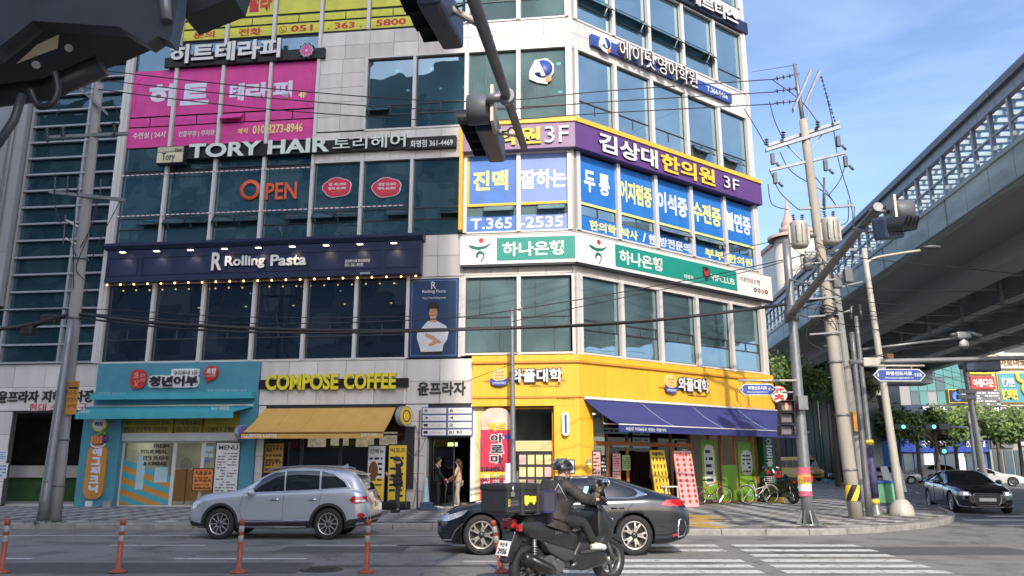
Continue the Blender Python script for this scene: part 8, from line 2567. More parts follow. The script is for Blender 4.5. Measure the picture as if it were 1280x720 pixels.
def sedan(t,d,paint,style=1,spokes=5,rim=M_RIM,lite=False,lit=False,winged=False):
 c=Car(t,d,paint)
 for sd in('L','R'):
  c.decal('side_window',[(1.86,.995),(2.88,1.015),(2.86,1.375),(2.55,1.365),(2.25,1.255)],sd,M_CARGL,.006)
  c.decal('side_window',[(2.92,1.016),(3.72,1.035),(3.95,1.10),(3.7,1.215),(3.35,1.33),(2.90,1.375)],sd,M_CARGL,.006)
  c.line('chrome_trim',[(1.8,.99),(2.3,.995),(3.0,1.01),(3.7,1.02),(3.9,1.035),(4.14,1.085),(4.0,1.155),(3.7,1.255),(3.35,1.355),(3.0,1.40),(2.7,1.39)],sd,M_CHROME,.013)
  c.line('chrome_trim',[(2.7,1.39),(2.5,1.37),(2.2,1.25),(1.85,1.08)],sd,M_CHROME,.010)
  if lite:continue
  c.decal('chrome_quarter_panel',[(3.90,1.045),(4.14,1.085),(3.85,1.21),(3.97,1.10)],sd,M_CHROME,.012,grid=.04)
  c.line('door_seam',[(1.62,.40),(1.58,.7),(1.72,.96)],sd,M_PLAST,.004)
  c.line('door_seam',[(2.88,.35),(2.90,1.0)],sd,M_PLAST,.004)
  c.line('door_seam',[(3.35,.40),(3.62,.66),(3.86,.95)],sd,M_PLAST,.004)
  sy=-1 if sd=='R' else 1
  for hx_ in(2.70,3.55):
   h,n_,_,_=c.bvh.ray_cast(Vector((hx_,sy*3,.84)),Vector((0,-sy,0)))
   mb=MB();mb.tube([(hx_-.12,h.y+sy*.002,.842),(hx_-.1,h.y+sy*.02,.842),(hx_+.1,h.y+sy*.02,.846),(hx_+.12,h.y+sy*.002,.846)],.016,6);t.part('door_handle',mb,paint)
  c.decal('sill_trim',[(1.35,.17),(3.4,.19),(3.4,.25),(1.35,.23)],sd,M_PLAST,.008)
  c.decal('tail_lamp',[(4.38,.90),(4.52,.99),(4.80,.985),(4.92,.90),(4.7,.87)],sd,M_LAMPR,.012,grid=.04)
  c.decal('headlamp',[(.10,.60),(.20,.70),(.52,.79),(.62,.80),(.5,.70),(.25,.61)],sd,M_LAMPC,.010,grid=.04)
  c.line('chrome_trim',[(4.72,.32),(4.85,.36),(4.9,.5),(4.86,.62),(4.76,.66),(4.72,.5),(4.72,.32)],sd,M_CHROME,.012)
  c.decal('reflector',[(4.60,.34),(4.72,.36),(4.72,.40),(4.60,.38)],sd,M_LAMPR,.012,grid=.04)
  c.line('chrome_trim',[(.3,.30),(.35,.42),(.50,.56)],sd,M_CHROME,.008)
 c.decal('windscreen',[(-.66,1.05),(.66,1.05),(.52,1.37),(-.52,1.37)],'F',M_CARGL,.006)
 c.decal('rear_window',[(-.56,1.14),(.56,1.14),(.48,1.36),(-.48,1.36)],'B',M_CARGL,.006)
 for sy in(-1,1):
  pts=[(sy*.46,.60),(sy*.80,.60),(sy*.76,.74),(sy*.52,.73)]
  c.decal('headlamp',pts if sy>0 else pts[::-1],'F',M_LAMPC,.012,grid=.05)
  if lit:
   pts=[(sy*.56,.635),(sy*.68,.635),(sy*.68,.695),(sy*.58,.69)]
   c.decal('lamp_projector',pts if sy>0 else pts[::-1],'F',M_LAMPL,.018,grid=.04)
  if lite:
   pts=[(sy*.5,.86),(sy*.78,.86),(sy*.76,.96),(sy*.5,.96)]
   c.decal('tail_lamp',pts if sy>0 else pts[::-1],'B',M_LAMPR,.012,grid=.05)
 if True:
  gp=[(-.40,.40),(-.34,.30),(.34,.30),(.40,.40),(.43,.62),(.36,.66),(-.36,.66),(-.43,.62)]
  c.decal('grille',gp,'F',M_PLAST,.014)
  if not lite:
   c.line('grille_frame',gp+[gp[0]],'F',M_RIM,.020,.020)
   for k in range(6):c.line('grille_bar',[(-.38,.35+k*.05),(.38,.35+k*.05)],'F',M_GALV,.006,.018)
   c.decal('number_plate',[(-.26,.42),(.26,.42),(.26,.53),(-.26,.53)],'F',M_PLATE,.03)
   c.line('chrome_trim',[(-.82,.27),(-.5,.23),(.5,.23),(.82,.27)],'F',M_RIM,.014,.012)
   c.decal('air_intake',[(-.84,.26),(-.5,.26),(-.5,.40),(-.80,.38)],'F',M_PLAST,.010);c.decal('air_intake',[(.5,.26),(.84,.26),(.80,.38),(.5,.40)],'F',M_PLAST,.010)
   c.line('bonnet_seam',[(.45,-.6),(1.5,-.68)],'T',M_PLAST,.004);c.line('bonnet_seam',[(.45,.6),(1.5,.68)],'T',M_PLAST,.004)
 mirror(c,2.02,1.03,paint if not winged else M_CHROME,.10)
 for wx in d['wheels']:
  for sy in(-1,1):c.wheel(wx,sy,spokes,style,rim)
 return c
M_BLACKC=carpaint('black_car_paint',(.012,.016,.022),.3,.22)
M_BRZ=mat('bronze_silver_rim',(.50,.47,.43),.3,.8)
t=T('moving_car','dark blue black sedan with five spoke wheels behind the scooter rider','car')
c=sedan(t,SEDD,M_BLACKC,1,5,M_BRZ)
Y=14.55
t.o.matrix_world=Matrix.Translation((at_y(547,660,Y).x,Y+.86,0))@Matrix.Rotation(radians(-1.5),4,'Z')@Matrix.Diagonal((.91,.91,.96,1))
# black sedan turning out of the side street, seen from the front
t=T('moving_car','black executive sedan with wide chrome grille and lit headlamps coming from the side street','car')
sedan(t,SEDD,carpaint('deep_black_car_paint',(.007,.008,.010),.2,.15),0,10,M_RIM,lit=True)
p=at_z(1206,643,0)
def place_front(t,px,py,heading_deg,s_=1.0):
 """put the nose centre over a ground pixel; heading measured clockwise from the direction toward the camera"""
 p=at_z(px,py,0)
 rz=radians(90-heading_deg)
 t.o.matrix_world=Matrix.Translation(p)@Matrix.Rotation(rz,4,'Z')@Matrix.Scale(s_,4)
place_front(t,1237,643,14,.97)
def far(kind,name,label,cols,px,py,head,s_=1.0,group='cars in the far street'):
 t=T(name,label,'car' if 'van' not in name else 'van',group)
 if kind=='s':sedan(t,SEDD,cols,0,8,M_RIM,lite=True)
 else:suv(t,SUVD,cols,rails=False,lite=True)
 place_front(t,px,py,head,s_)
 return t
M_WCAR=carpaint('white_car_paint',(.55,.55,.54),.1,.3)
far('u','parked_car','white sport utility car left of the white sedan in the far street',M_WCAR,1220,603,-68,1.0)
far('s','parked_car','white sedan at the right edge of the far street',M_WCAR,1282,608,-62,.95)
far('u','parked_car','silver hatchback behind the cream lamp post',carpaint('grey_car_paint',(.30,.31,.32),.4,.3),1152,605,-70,.9)
far('s','parked_car','small dark sedan right of the silver hatchback',M_BLACKC,1168,600,-80,.95)
tx_=far('s','taxi','small red taxi with roof lamp in the far street',carpaint('red_taxi_paint',(.55,.06,.03),.1,.3),1150,597,-60,.9)
far('s','parked_car','dark sedan between the white cars in the far street',carpaint('grey_blue_paint',(.12,.15,.2),.3,.3),1236,597,-70,.95)
far('s','parked_car','dark car half hidden at the end of the far street, left of the silver hatchback',M_BLACKC,1100,603,-60,.9)
t=T('minibus','small yellow minibus parked between the poles in the side street','minibus',loc=at_z(1021,601.5,0),rz=radians(14))
M_YV=carpaint('yellow_van_paint',(.60,.36,.02),.0,.35)
mb=MB()
H=2.45
pr=[(-.1,.35),(-.15,.9),(.0,1.15),(.75,1.3),(1.15,2.2),(1.5,H),(5.0,H),(5.1,2.2),(5.1,.35)]
mb.prism([(a,b)for a,b in pr],-.92,.92,'x')
bm=bmesh.new();me=bpy.data.meshes.new('x');me.from_pydata(mb.v,[],mb.f);bm.from_mesh(me);bmesh.ops.recalc_face_normals(bm,faces=bm.faces[:]);bmesh.ops.bevel(bm,geom=bm.edges[:],offset=.09,segments=2,affect='EDGES');mb=MB();mb.frombm(bm,0)
t.fr=Frame(t.M)
t.part('body',mb,M_YV)
mb=MB();mb.add([(-.78,.72,1.38),(.78,.72,1.38),(.70,1.08,2.15),(-.70,1.08,2.15)],[(0,1,2,3)]);t.part('windscreen',mb,M_CARGL)
for k in range(3):
 for sx in(-1,1):mb=MB();mb.box(sx*.925-.01,sx*.925+.01,1.4+k*1.2,2.5+k*1.2,1.35,2.1);t.part('side_window',mb,M_CARGL)
for sx in(-1,1):
 mb=MB();mb.bbox(sx*.62-.16,sx*.62+.16,-.20,-.05,.82,1.02,.03);t.part('headlamp',mb,M_LAMPC)
 for wy in(.85,4.1):mb=MB();mb.cyl((sx*.95,wy,.34),(sx*.7,wy,.34),.34,n=20);o=t.part('wheel',mb,M_TYRE)
mb=MB();mb.box(-.45,.45,-.20,-.14,.55,.72);t.part('grille',mb,M_PLAST)
mb=MB();mb.bbox(-.5,.5,1.2,1.4,H,H+.14,.03);t.part('roof_lamps',mb,M_LAMPR)
# people, scooter, bicycles
def skin_me(name,V_,E_,R_,root=0,sub=2):
 me=bpy.data.meshes.new(name)
 me.from_pydata([tuple(v)for v in V_],E_,[])
 o=bpy.data.objects.new(name,me);COL.objects.link(o)
 m=o.modifiers.new('s','SKIN');m.use_smooth_shade=True;m.branch_smoothing=.6
 sd=me.skin_vertices[0].data
 for i,r in enumerate(R_):
  sd[i].radius=r if isinstance(r,tuple)else(r,r)
  sd[i].use_root=(i==root)
 q=o.modifiers.new('u','SUBSURF');q.levels=sub;q.render_levels=sub
 dg=bpy.context.evaluated_depsgraph_get()
 out=bpy.data.meshes.new_from_object(o.evaluated_get(dg))
 bpy.data.objects.remove(o);bpy.data.meshes.remove(me)
 for p in out.polygons:p.use_smooth=True
 return out
def skinpart(t,name,chains,root,m,parent=None,sub=2):
 """chains: lists of (key, (x,y,z), r) sharing keys"""
 ids={};V_=[];E_=set();R_=[]
 for ch in chains:
  prev=None
  for k,p,r in ch:
   if k not in ids:ids[k]=len(V_);V_.append(Vector(p));R_.append(r)
   if prev is not None:E_.add((prev,ids[k]))
   prev=ids[k]
 me=skin_me(name,V_,list(E_),R_,ids[root],sub)
 me.materials.clear();me.materials.append(m)
 o=bpy.data.objects.new(name,me);COL.objects.link(o);o.parent=parent or t.o
 return o
M_SKIN=mat('skin',(.50,.30,.21),.55,var=.08,scale=8)
M_HAIRB=mat('black_hair',(.015,.012,.011),.5,var=.3,scale=30)
M_HAIRN=mat('brown_hair',(.07,.035,.02),.5,var=.3,scale=30)
M_BLKC=mat('black_cloth',(.016,.016,.018),.85,var=.3,scale=10,bump=.4)
M_DKC=mat('charcoal_cloth',(.035,.036,.042),.85,var=.25,scale=10,bump=.4)
M_BRNC=mat('dark_brown_rain_jacket',(.036,.031,.028),.55,var=.45,scale=7,bump=1.5)
M_PEACH=mat('peach_knit',(.62,.40,.30),.85,var=.1,scale=10,bump=.3)
M_BEIGE=mat('beige_trousers',(.48,.42,.34),.85,var=.1,scale=8,bump=.3)
M_SHOEW=mat('white_shoe',(.6,.58,.55),.6)
def L3(a,b,t):return Vector(a).lerp(Vector(b),t)
def fingers(side,wr,hd,fd,up):
 """hand: palm from the wrist along hd, four fingers and a thumb; returns chains keyed per side"""
 hd=Vector(hd).normalized();up=Vector(up).normalized();sx=hd.cross(up).normalized();fd=Vector(fd).normalized()
 wr=Vector(wr);pm=wr+hd*.05;kn=wr+hd*.09
 ch=[[(side+'w',wr,.026),(side+'p',pm,(.036,.018)),(side+'k',kn,(.034,.015))]]
 for i,l in enumerate((.070,.080,.074,.058)):
  b=kn+sx*(.028-.0187*i)
  mid=b+hd*l*.5+fd*l*.12;tip=mid+fd*l*.5+hd*l*.12
  ch.append([(side+'k',kn,(.034,.015)),(f'{side}b{i}',b,.010),(f'{side}m{i}',mid,.009),(f'{side}t{i}',tip,.0075)])
 th=wr+hd*.035+sx*.03
 ch.append([(side+'p',pm,(.036,.018)),(side+'th0',th,.012),(side+'th1',th+hd*.03+sx*.012+fd*.02,.010),(side+'th2',th+hd*.052+fd*.036,.008)])
 return ch
def person(label,J,mats,loc,rz,hair='short',scale=1.0,foot_dir=(0,1,0),bulk=1.0,skirtw=1.0):
 """J: joints in a local frame, facing +y. mats: top, trousers, shoes, hair"""
 t=T('person',label,'person',loc=loc,rz=rz)
 mt,mtr,msh,mh=mats
 P={k:Vector(v)for k,v in J.items()}
 pel,ch,nk,hd=P['pel'],P['chest'],P['neck'],P['head']
 ax=(hd-nk).normalized()
 fwd=Vector(J.get('look',(0,1,0))).normalized()
 body=[[('pel',pel,(.13,.10)),('wst',L3(pel,ch,.45),(.115,.085)),('ch',ch,(.14,.10)),('nkb',L3(ch,nk,.75),(.08,.07)),('nk',nk,.052),('jaw',nk+ax*.06+fwd*.018,(.058,.062)),('hd',hd,(.074,.090)),('crn',hd+ax*.085-fwd*.008,(.066,.078))]]
 for s_ in 'lr':
  sh,el,wr,hp,kn,an,to=(P[s_+k]for k in('sh','el','wr','hip','kn','an','toe'))
  body.append([('ch',ch,(.14,.10)),(s_+'sh',sh,.055),(s_+'el',el,.038),(s_+'fa',L3(el,wr,.4),.036),(s_+'w',wr,.026)])
  body+=fingers(s_,wr,J.get(s_+'hd',wr-el),J.get(s_+'fd',(0,.3,-1)),J.get(s_+'up',(1,0,0)if s_=='l' else(-1,0,0)))
  body.append([('pel',pel,(.13,.10)),(s_+'hip',hp,.085),(s_+'kn',kn,.055),(s_+'cf',L3(kn,an,.35),.052),(s_+'an',an,.035),(s_+'toe',to,.03)])
 b=skinpart(t,'body',body,'pel',M_SKIN)
 bk=min(bulk,1.35)
 top=[[('hem',L3(pel,ch,-.12),(.155*skirtw,.125)),('pel',L3(pel,ch,.2),(.15*skirtw,.12*bulk)),('wst',L3(pel,ch,.55),(.145*skirtw,.115*bulk)),('ch',ch,(.17*bulk,.125*bulk)),('col',L3(ch,nk,.75),(.085,.080))]]
 for s_ in 'lr':
  sh,el,wr=P[s_+'sh'],P[s_+'el'],P[s_+'wr']
  top.append([('ch',ch,(.17*bulk,.125*bulk)),(s_+'sh',sh,.075*bk),(s_+'m',L3(sh,el,.5),.064*bk),(s_+'el',el,.056*bk),(s_+'fa',L3(el,wr,.5),.050*bk),(s_+'c',L3(el,wr,.93),.040)])
 skinpart(t,'jacket',top,'pel',mt,parent=b)
 tr=[[('pel',pel,(.135,.11))]]
 for s_ in 'lr':
  hp,kn,an=P[s_+'hip'],P[s_+'kn'],P[s_+'an']
  tr.append([('pel',pel,(.135,.11)),(s_+'hip',hp,.098),(s_+'th',L3(hp,kn,.5),.086),(s_+'kn',kn,.070),(s_+'cf',L3(kn,an,.5),.066),(s_+'cu',L3(kn,an,.95),.060)])
 skinpart(t,'trousers',tr,'pel',mtr,parent=b)
 for s_ in 'lr':
  an,to=P[s_+'an'],P[s_+'toe']
  d=(to-an);d.z=0;d=d.normalized()if d.length>1e-4 else Vector((0,1,0))
  a0=Vector((an.x,an.y,to.z))
  mb=MB();pts=[a0-d*.06+Vector((0,0,.02)),a0+Vector((0,0,.03)),a0+d*.09+Vector((0,0,.02)),a0+d*.17+Vector((0,0,.005)),a0+d*.20]
  mb.tube(pts,[.032,.048,.044,.038,.018],10);t.part('shoe',mb,msh,parent=b)
 rt=fwd.cross(ax).normalized()
 mb=MB();mb.sphere(hd+fwd*.092-ax*.012,.014,8,sc=(1,1,1.5));t.part('nose',mb,M_SKIN,parent=b)
 mb=MB()
 for s_ in(-1,1):mb.sphere(hd+fwd*.080+rt*.03*s_+ax*.010,.010,6)
 t.part('eyes',mb,M_HAIRB,parent=b)
 mb=MB();mb.sphere(hd+fwd*.078-ax*.052,.013,6,sc=(1.5,.8,.5));t.part('mouth',mb,mat('lips',(.35,.12,.10),.5),parent=b)
 mb=MB()
 for s_ in(-1,1):mb.sphere(hd+rt*.076*s_-ax*.005-fwd*.005,.020,8,sc=(.5,1,1.5))
 t.part('ears',mb,M_SKIN,parent=b)
 if hair!='helmet':
  mb=MB();bm=bmesh.new();bmesh.ops.create_icosphere(bm,subdivisions=3,radius=.108)
  for v in bm.verts:
   d=v.co.normalized()
   f=d.dot(fwd);u=d.dot(ax)
   cut=(f>.25 and u<.42)or(u<-.45 and f>-.4)
   if cut:v.co*=.70
   v.co+=d*.006*sin(d.x*40)*cos(d.z*37)
  mb.frombm(bm,0,Matrix.Translation(hd+ax*.022-fwd*.012),True)
  ho=t.part('hair',mb,mh,parent=b)
  if hair=='long':
   mb=MB();mb.tube([hd+ax*.03-fwd*.06,hd-ax*.08-fwd*.075,nk-fwd*.075-ax*.02,ch-fwd*.13+Vector((0,0,.06))],[.075,.088,.080,.035],12);t.part('hair_length',mb,mh,parent=b)
  if hair=='tail':
   mb=MB();mb.tube(catmull([hd+ax*.02-fwd*.09,hd-ax*.04-fwd*.125,hd-ax*.11-fwd*.12,hd-ax*.19-fwd*.10],3),[.022,.026,.03,.032,.032,.03,.027,.022,.016,.008],8);t.part('ponytail',mb,mh,parent=b)
 return t,b,P
def stand(h=1.0,**kw):
 J=dict(pel=(0,0,.93),chest=(0,.01,1.27),neck=(0,.02,1.45),head=(0,.045,1.585),lsh=(-.18,0,1.38),lel=(-.23,-.03,1.10),lwr=(-.22,.05,.87),rsh=(.18,0,1.38),rel=(.23,-.03,1.10),rwr=(.22,.05,.87),lhip=(-.09,0,.86),lkn=(-.10,.02,.48),lan=(-.11,-.02,.09),ltoe=(-.12,.06,.03),rhip=(.09,0,.86),rkn=(.10,.03,.48),ran=(.11,.02,.09),rtoe=(.12,.10,.03))
 J.update(kw)
 return{k:(tuple(c*h for c in v)if k not in('look','lhd','rhd','lfd','rfd','lup','rup')else v)for k,v in J.items()}
p=at_z(546,636,PAVE_Z)
t,b,P=person('man in a black tracksuit with white shoulder stripe standing in the entrance',stand(1.0,lel=(-.22,.06,1.12),lwr=(-.12,.22,.98),rel=(.22,.06,1.12),rwr=(.10,.24,.95),lhd=(.5,1,-.4),rhd=(-.4,1,-.6)),(M_BLKC,M_BLKC,M_SHOEW,M_HAIRB),p,radians(-78))
mb=MB();mb.tube([(.14,-.09,1.46),(.24,-.03,1.40),(.27,.0,1.32)],.016,6);mb.tube([(.14,.08,1.45),(.25,.05,1.38)],.013,6);t.part('shoulder_stripe',mb,M_SHOEW,parent=b)
mb=MB();mb.bbox(.12,.24,.24,.30,.80,.94,.02);t.part('pouch',mb,M_DKC,parent=b)
p=at_z(573,634.5,PAVE_Z)
t,b,P=person('woman with long brown hair in peach top and beige trousers in the entrance',stand(.965,lel=(-.24,.10,1.12),lwr=(-.26,.34,.95),lhd=(0,.8,-.6),rel=(.22,.05,1.10),rwr=(.12,.20,.98),rhd=(-.3,1,-.3),rkn=(.10,.10,.48),ran=(.11,.12,.09),rtoe=(.12,.20,.03)),(M_PEACH,M_BEIGE,M_SHOEW,M_HAIRN),p,radians(82),'long')
mb=MB();mb.tube([P['lwr']+Vector((0,.06,.02)),P['lwr']+Vector((0,.10,-.78))],.012,6);mb.tube([P['lwr']+Vector((0,.04,.0)),P['lwr']+Vector((0,.07,-.38)),P['lwr']+Vector((0,.09,-.62))],[.02,.035,.012],8)
q=t.M@(P['lwr']+Vector((0,.1,-.78)))
umb=MB();umb.v=[tuple(t.M@Vector(v))for v in mb.v];umb.f=mb.f;umb.m=mb.m;umb.sm=mb.sm
solo('folded_umbrella',umb,M_BEIGE,'thin pale folded umbrella held by the woman in peach','umbrella',loc=tuple(q),frame=WORLD)
mb=MB();mb.bbox(.08,.16,.22,.32,.84,.94,.012);t.part('pouch',mb,M_BLKC,parent=b)
p=at_z(497,641,PAVE_Z)
t,b,P=person('woman in black hoodie and dark jeans with ponytail looking down at her phone',stand(1.0,head=(0,.085,1.565),look=(0,1,-.45),lel=(-.22,.06,1.10),lwr=(-.08,.26,1.12),lhd=(.3,1,.4),rel=(.22,.04,1.10),rwr=(.06,.25,1.08),rhd=(-.3,1,.3),lfd=(0,.4,1),rfd=(0,.4,1)),(M_BLKC,M_DKC,M_BLKC,M_HAIRB),p,radians(96),'tail',skirtw=1.1)
mb=MB();mb.box(-.04,.04,.37,.378,1.13,1.27);mb.xf(t.M)
solo('phone',mb,M_SIGB,'phone held up by the woman in black','phone',loc=tuple(t.M@Vector((0,.37,1.13))),frame=WORLD)
mb=MB();mb.sphere((0,.0,1.42),.12,14,sc=(1.15,1,.55));t.part('hood',mb,M_BLKC,parent=b)
mb=MB();mb.bbox(-.27,-.21,-.1,.16,.86,1.06,.02);t.part('shoulder_bag',mb,M_BLKC,parent=b)
# scooter
M_SCO=mat('satin_black_scooter',(.022,.021,.020),.33,.2,var=.15,coat=.3)
M_SCOG=mat('grey_brown_scooter_panel',(.060,.055,.050),.4,.2,var=.15)
M_MET=mat('dull_metal',(.20,.19,.18),.4,.8,var=.3,scale=12)
M_BOX=mat('black_canvas_box',(.018,.018,.019),.6,var=.25,scale=6,bump=.3)
def slabp(t,name,outline,w,m,bev=.03,taper=1.0,zc=None,parent=None):
 """side outline (x,z) given width w across y, bevelled"""
 mb=MB();mb.prism(outline,-w/2,w/2,'y')
 bm=bmesh.new();me=bpy.data.meshes.new('x');me.from_pydata(mb.v,[],mb.f);bm.from_mesh(me);bpy.data.meshes.remove(me)
 bmesh.ops.recalc_face_normals(bm,faces=bm.faces[:])
 bmesh.ops.bevel(bm,geom=bm.edges[:],offset=bev,segments=3,affect='EDGES',profile=.6,clamp_overlap=True)
 mb=MB();mb.frombm(bm,0,None,True)
 return t.part(name,mb,m,parent=parent)
def scooter(t,box=True):
 def wheel(x,r,front):
  M=Matrix.Translation((x,0,r))@Matrix.Rotation(pi/2,4,'X')
  mb=MB();wd=.058 if front else.068
  mb.lathe([(r*.66,-wd*.8),(r*.85,-wd),(r*.96,-wd*.7),(r,0),(r*.96,wd*.7),(r*.85,wd),(r*.66,wd*.8),(r*.66,-wd*.8)],32,M=M);o=t.part('wheel',mb,M_TYRE)
  mb=MB();mb.lathe([(r*.66,-.05),(r*.58,-.04),(r*.58,.04),(r*.66,.05)],28,M=M);mb.lathe([(0,-.06),(.06,-.06),(.06,.06),(0,.06)],16,M=M)
  for k in range(5):
   a=2*pi*k/5;st=len(mb.v);mb.box(.04,r*.6,-.02,.02,-.018,.018);mb.xf(M@Matrix.Rotation(a,4,'Z'),st)
  t.part('rim',mb,M_MET,parent=o)
  mb=MB();mb.lathe([(.06,-.07),(r*.42,-.07),(r*.42,-.065),(.06,-.065)],24,M=M);t.part('brake_disc',mb,M_CHROME,parent=o)
 wheel(0,.29,False);wheel(1.46,.30,True)
 slabp(t,'tail_cover',[(-.30,.80),(-.22,.90),(.05,.90),(.40,.80),(.72,.70),(.78,.55),(.62,.46),(.38,.52),(.1,.60),(-.12,.68)],.34,M_SCO,.05)
 slabp(t,'side_panel',[(.10,.62),(.5,.52),(.74,.44),(.70,.36),(.46,.36),(.2,.48)],.40,M_SCOG,.03)
 slabp(t,'seat',[(-.20,.90),(-.05,.96),(.15,.93),(.22,.86),(.45,.82),(.66,.83),(.70,.74),(.4,.76),(.0,.84)],.31,M_BLKC,.04)
 slabp(t,'floorboard',[(.60,.44),(.72,.60),(.92,.58),(1.04,.48),(1.22,.42),(1.16,.26),(.74,.22),(.60,.30)],.44,M_SCO,.04)
 slabp(t,'centre_tunnel',[(.66,.44),(.72,.70),(.86,.72),(1.06,.62),(1.14,.42)],.20,M_SCO,.04)
 slabp(t,'footrest',[(.70,.44),(.96,.44),(1.16,.60),(1.12,.63),(.94,.48),(.70,.48)],.50,M_SCOG,.012)
 slabp(t,'leg_shield',[(1.12,.42),(1.10,.70),(1.10,.98),(1.20,.99),(1.33,.80),(1.40,.62),(1.30,.54),(1.22,.42)],.36,M_SCO,.05)
 slabp(t,'front_fairing',[(1.12,.94),(1.15,1.06),(1.25,1.02),(1.48,.80),(1.44,.70),(1.28,.74)],.27,M_SCO,.045)
 slabp(t,'front_mudguard',[(1.18,.50),(1.24,.62),(1.46,.66),(1.66,.60),(1.74,.46),(1.66,.50),(1.46,.60),(1.28,.54)],.15,M_SCO,.015)
 mb=MB();mb.add([(1.30,-.17,1.02),(1.30,.17,1.02),(1.22,.13,1.36),(1.22,-.13,1.36)],[(0,1,2,3)]);t.part('windscreen',mb,glass('smoked_visor',(.25,.25,.26),.06,(1,1,1),.002))
 for sy in(-1,1):
  mb=MB();mb.tube([(1.26,sy*.08,.74),(1.46,sy*.10,.30)],.026,8);t.part('fork_leg',mb,M_MET)
  mb=MB();mb.tube([(0,sy*.11,.29),(-.02,sy*.15,.66)],.028,8);o=t.part('shock_absorber',mb,M_MET)
  mb=MB();
  for k in range(8):mb.tube([(-.002-.002*k+.04*cos(q*pi/4),sy*(.115+.004*k)+.04*sin(q*pi/4),.36+k*.03)for q in range(8)],.007,4,closed=True)
  t.part('spring',mb,M_CHROME,parent=o)
  mb=MB();mb.bbox(1.34,1.47,sy*.065-.045,sy*.065+.045,.76,.85,.02);t.part('headlight',mb,M_LAMPC)
  mb=MB();mb.cyl((1.08,sy*.12,1.08),(1.02,sy*.34,1.12),.016);o=t.part('handlebar',mb,M_MET)
  mb=MB();mb.cyl((1.04,sy*.27,1.11),(1.01,sy*.39,1.125),.024);t.part('grip',mb,M_TYRE,parent=o)
  mb=MB();mb.tube([(1.06,sy*.22,1.1),(1.10,sy*.27,1.22),(1.08,sy*.33,1.30)],.009,6);t.part('mirror_stalk',mb,M_PLAST,parent=o)
  mb=MB();mb.sphere((1.07,sy*.36,1.33),.07,12,sc=(.35,1.1,.8));t.part('mirror',mb,M_CHROME if sy<0 else M_PLAST,parent=o)
 mb=MB();mb.bbox(-.34,-.26,-.10,.10,.80,.90,.02);t.part('tail_lamp',mb,M_LAMPR)
 for sy in(-1,1):mb=MB();mb.bbox(-.30,-.24,sy*.15-.035,sy*.15+.035,.76,.84,.015);t.part('indicator',mb,M_LAMPR)
 slabp(t,'rear_mudguard',[(-.26,.76),(-.42,.42),(-.40,.38),(-.30,.40),(-.14,.64),(-.1,.74)],.13,M_SCO,.012)
 mb=MB();st=0;mb.box(-.005,.005,-.11,.11,-.09,.09);mb.xf(Matrix.Translation((-.40,0,.56))@Matrix.Rotation(radians(20),4,'Y'));t.part('number_plate',mb,M_PLATE)
 mb=MB();text(mb,'부산 북',-.07,.07,.02,.07,0,.003,.01);text(mb,'2936',-.085,.085,-.07,.0,0,.003,.03);mb.xf(Matrix.Translation((-.407,0,.56))@Matrix.Rotation(radians(20),4,'Y')@Matrix.Rotation(radians(-90),4,'Z'));t.part('lettering',mb,C_INK,fix=False)
 mb=MB();mb.bbox(.08,.50,-.14,.12,.22,.44,.05);mb.cyl((.36,-.05,.40),(.56,-.05,.36),.10,n=14);t.part('engine',mb,M_MET)
 mb=MB()
 for k in range(6):mb.box(.46+k*.02,.468+k*.02,-.16,.06,.28,.46)
 t.part('cooling_fins',mb,M_MET)
 mb=MB();mb.cyl((.22,-.155,.34),(.22,-.17,.34),.11,n=20);mb.cyl((.40,-.15,.30),(.40,-.165,.30),.07,n=18);t.part('engine_cover',mb,M_MET)
 mb=MB();mb.tube([(-.24,-.19,.46),(-.20,-.19,.45),(.22,-.18,.28),(.30,-.17,.26)],[.055,.075,.07,.03],14);t.part('muffler',mb,M_SCO)
 mb=MB();mb.tube([(-.16,-.268,.44),(.16,-.255,.31)],[.02,.02],8);t.part('muffler_shield',mb,M_MET)
 mb=MB();mb.tube(catmull([(.28,-.17,.26),(.42,-.15,.20),(.52,-.06,.24)],4),.02,8);t.part('exhaust_pipe',mb,M_MET)
 mb=MB();mb.tube([(.52,-.24,.30),(.60,-.26,.34)],.02,8);mb.tube([(.30,.15,.2),(.24,.26,.02)],.014,6);t.part('side_stand',mb,M_MET)
 mb=MB();mb.bbox(1.03,1.13,-.10,.10,1.03,1.12,.02);t.part('dashboard',mb,M_PLAST)
 mb=MB();mb.box(-.05,.05,-.006,.006,-.09,.09);mb.xf(Matrix.Translation((1.0,-.05,1.20))@Matrix.Rotation(radians(25),4,'Y')@Matrix.Rotation(radians(90),4,'Z'));t.part('phone_mount',mb,M_PLAST)
 mb=MB();mb.box(-.042,.042,-.009,-.006,-.08,.08);mb.xf(Matrix.Translation((.995,-.05,1.20))@Matrix.Rotation(radians(25),4,'Y')@Matrix.Rotation(radians(-90),4,'Z'));t.part('phone_screen',mb,mat('phone_screen',(.25,.45,.55),.2,emit=.6,var=.4,scale=30))
 for y_ in(-.13,.13):mb=MB();mb.tube([(-.50,y_,.98),(.02,y_,.95),(.05,y_,.86)],.013,6);t.part('rack_tube',mb,M_MET)
 mb=MB();text(mb,'XMAX',.30,.52,.70,.74,-.175,.004,.02);
 t.part('lettering',mb,C_GREY,fix=False)
rear=Vector((.20,10.36,0));hdg=radians(40)
t=T('delivery_scooter','black maxi scooter with muffler and number plate ridden over the crossing','scooter',loc=rear,rz=hdg)
scooter(t)
SM=t.M
tb=T('delivery_box','black delivery top box with yellow truck emblem mounted behind the rider','delivery box',loc=SM@Vector((-.26,0,.96)),rz=hdg)
mb=MB();mb.bbox(-.30,.28,-.26,.26,.02,.31,.03);tb.part('box_body',mb,M_BOX)
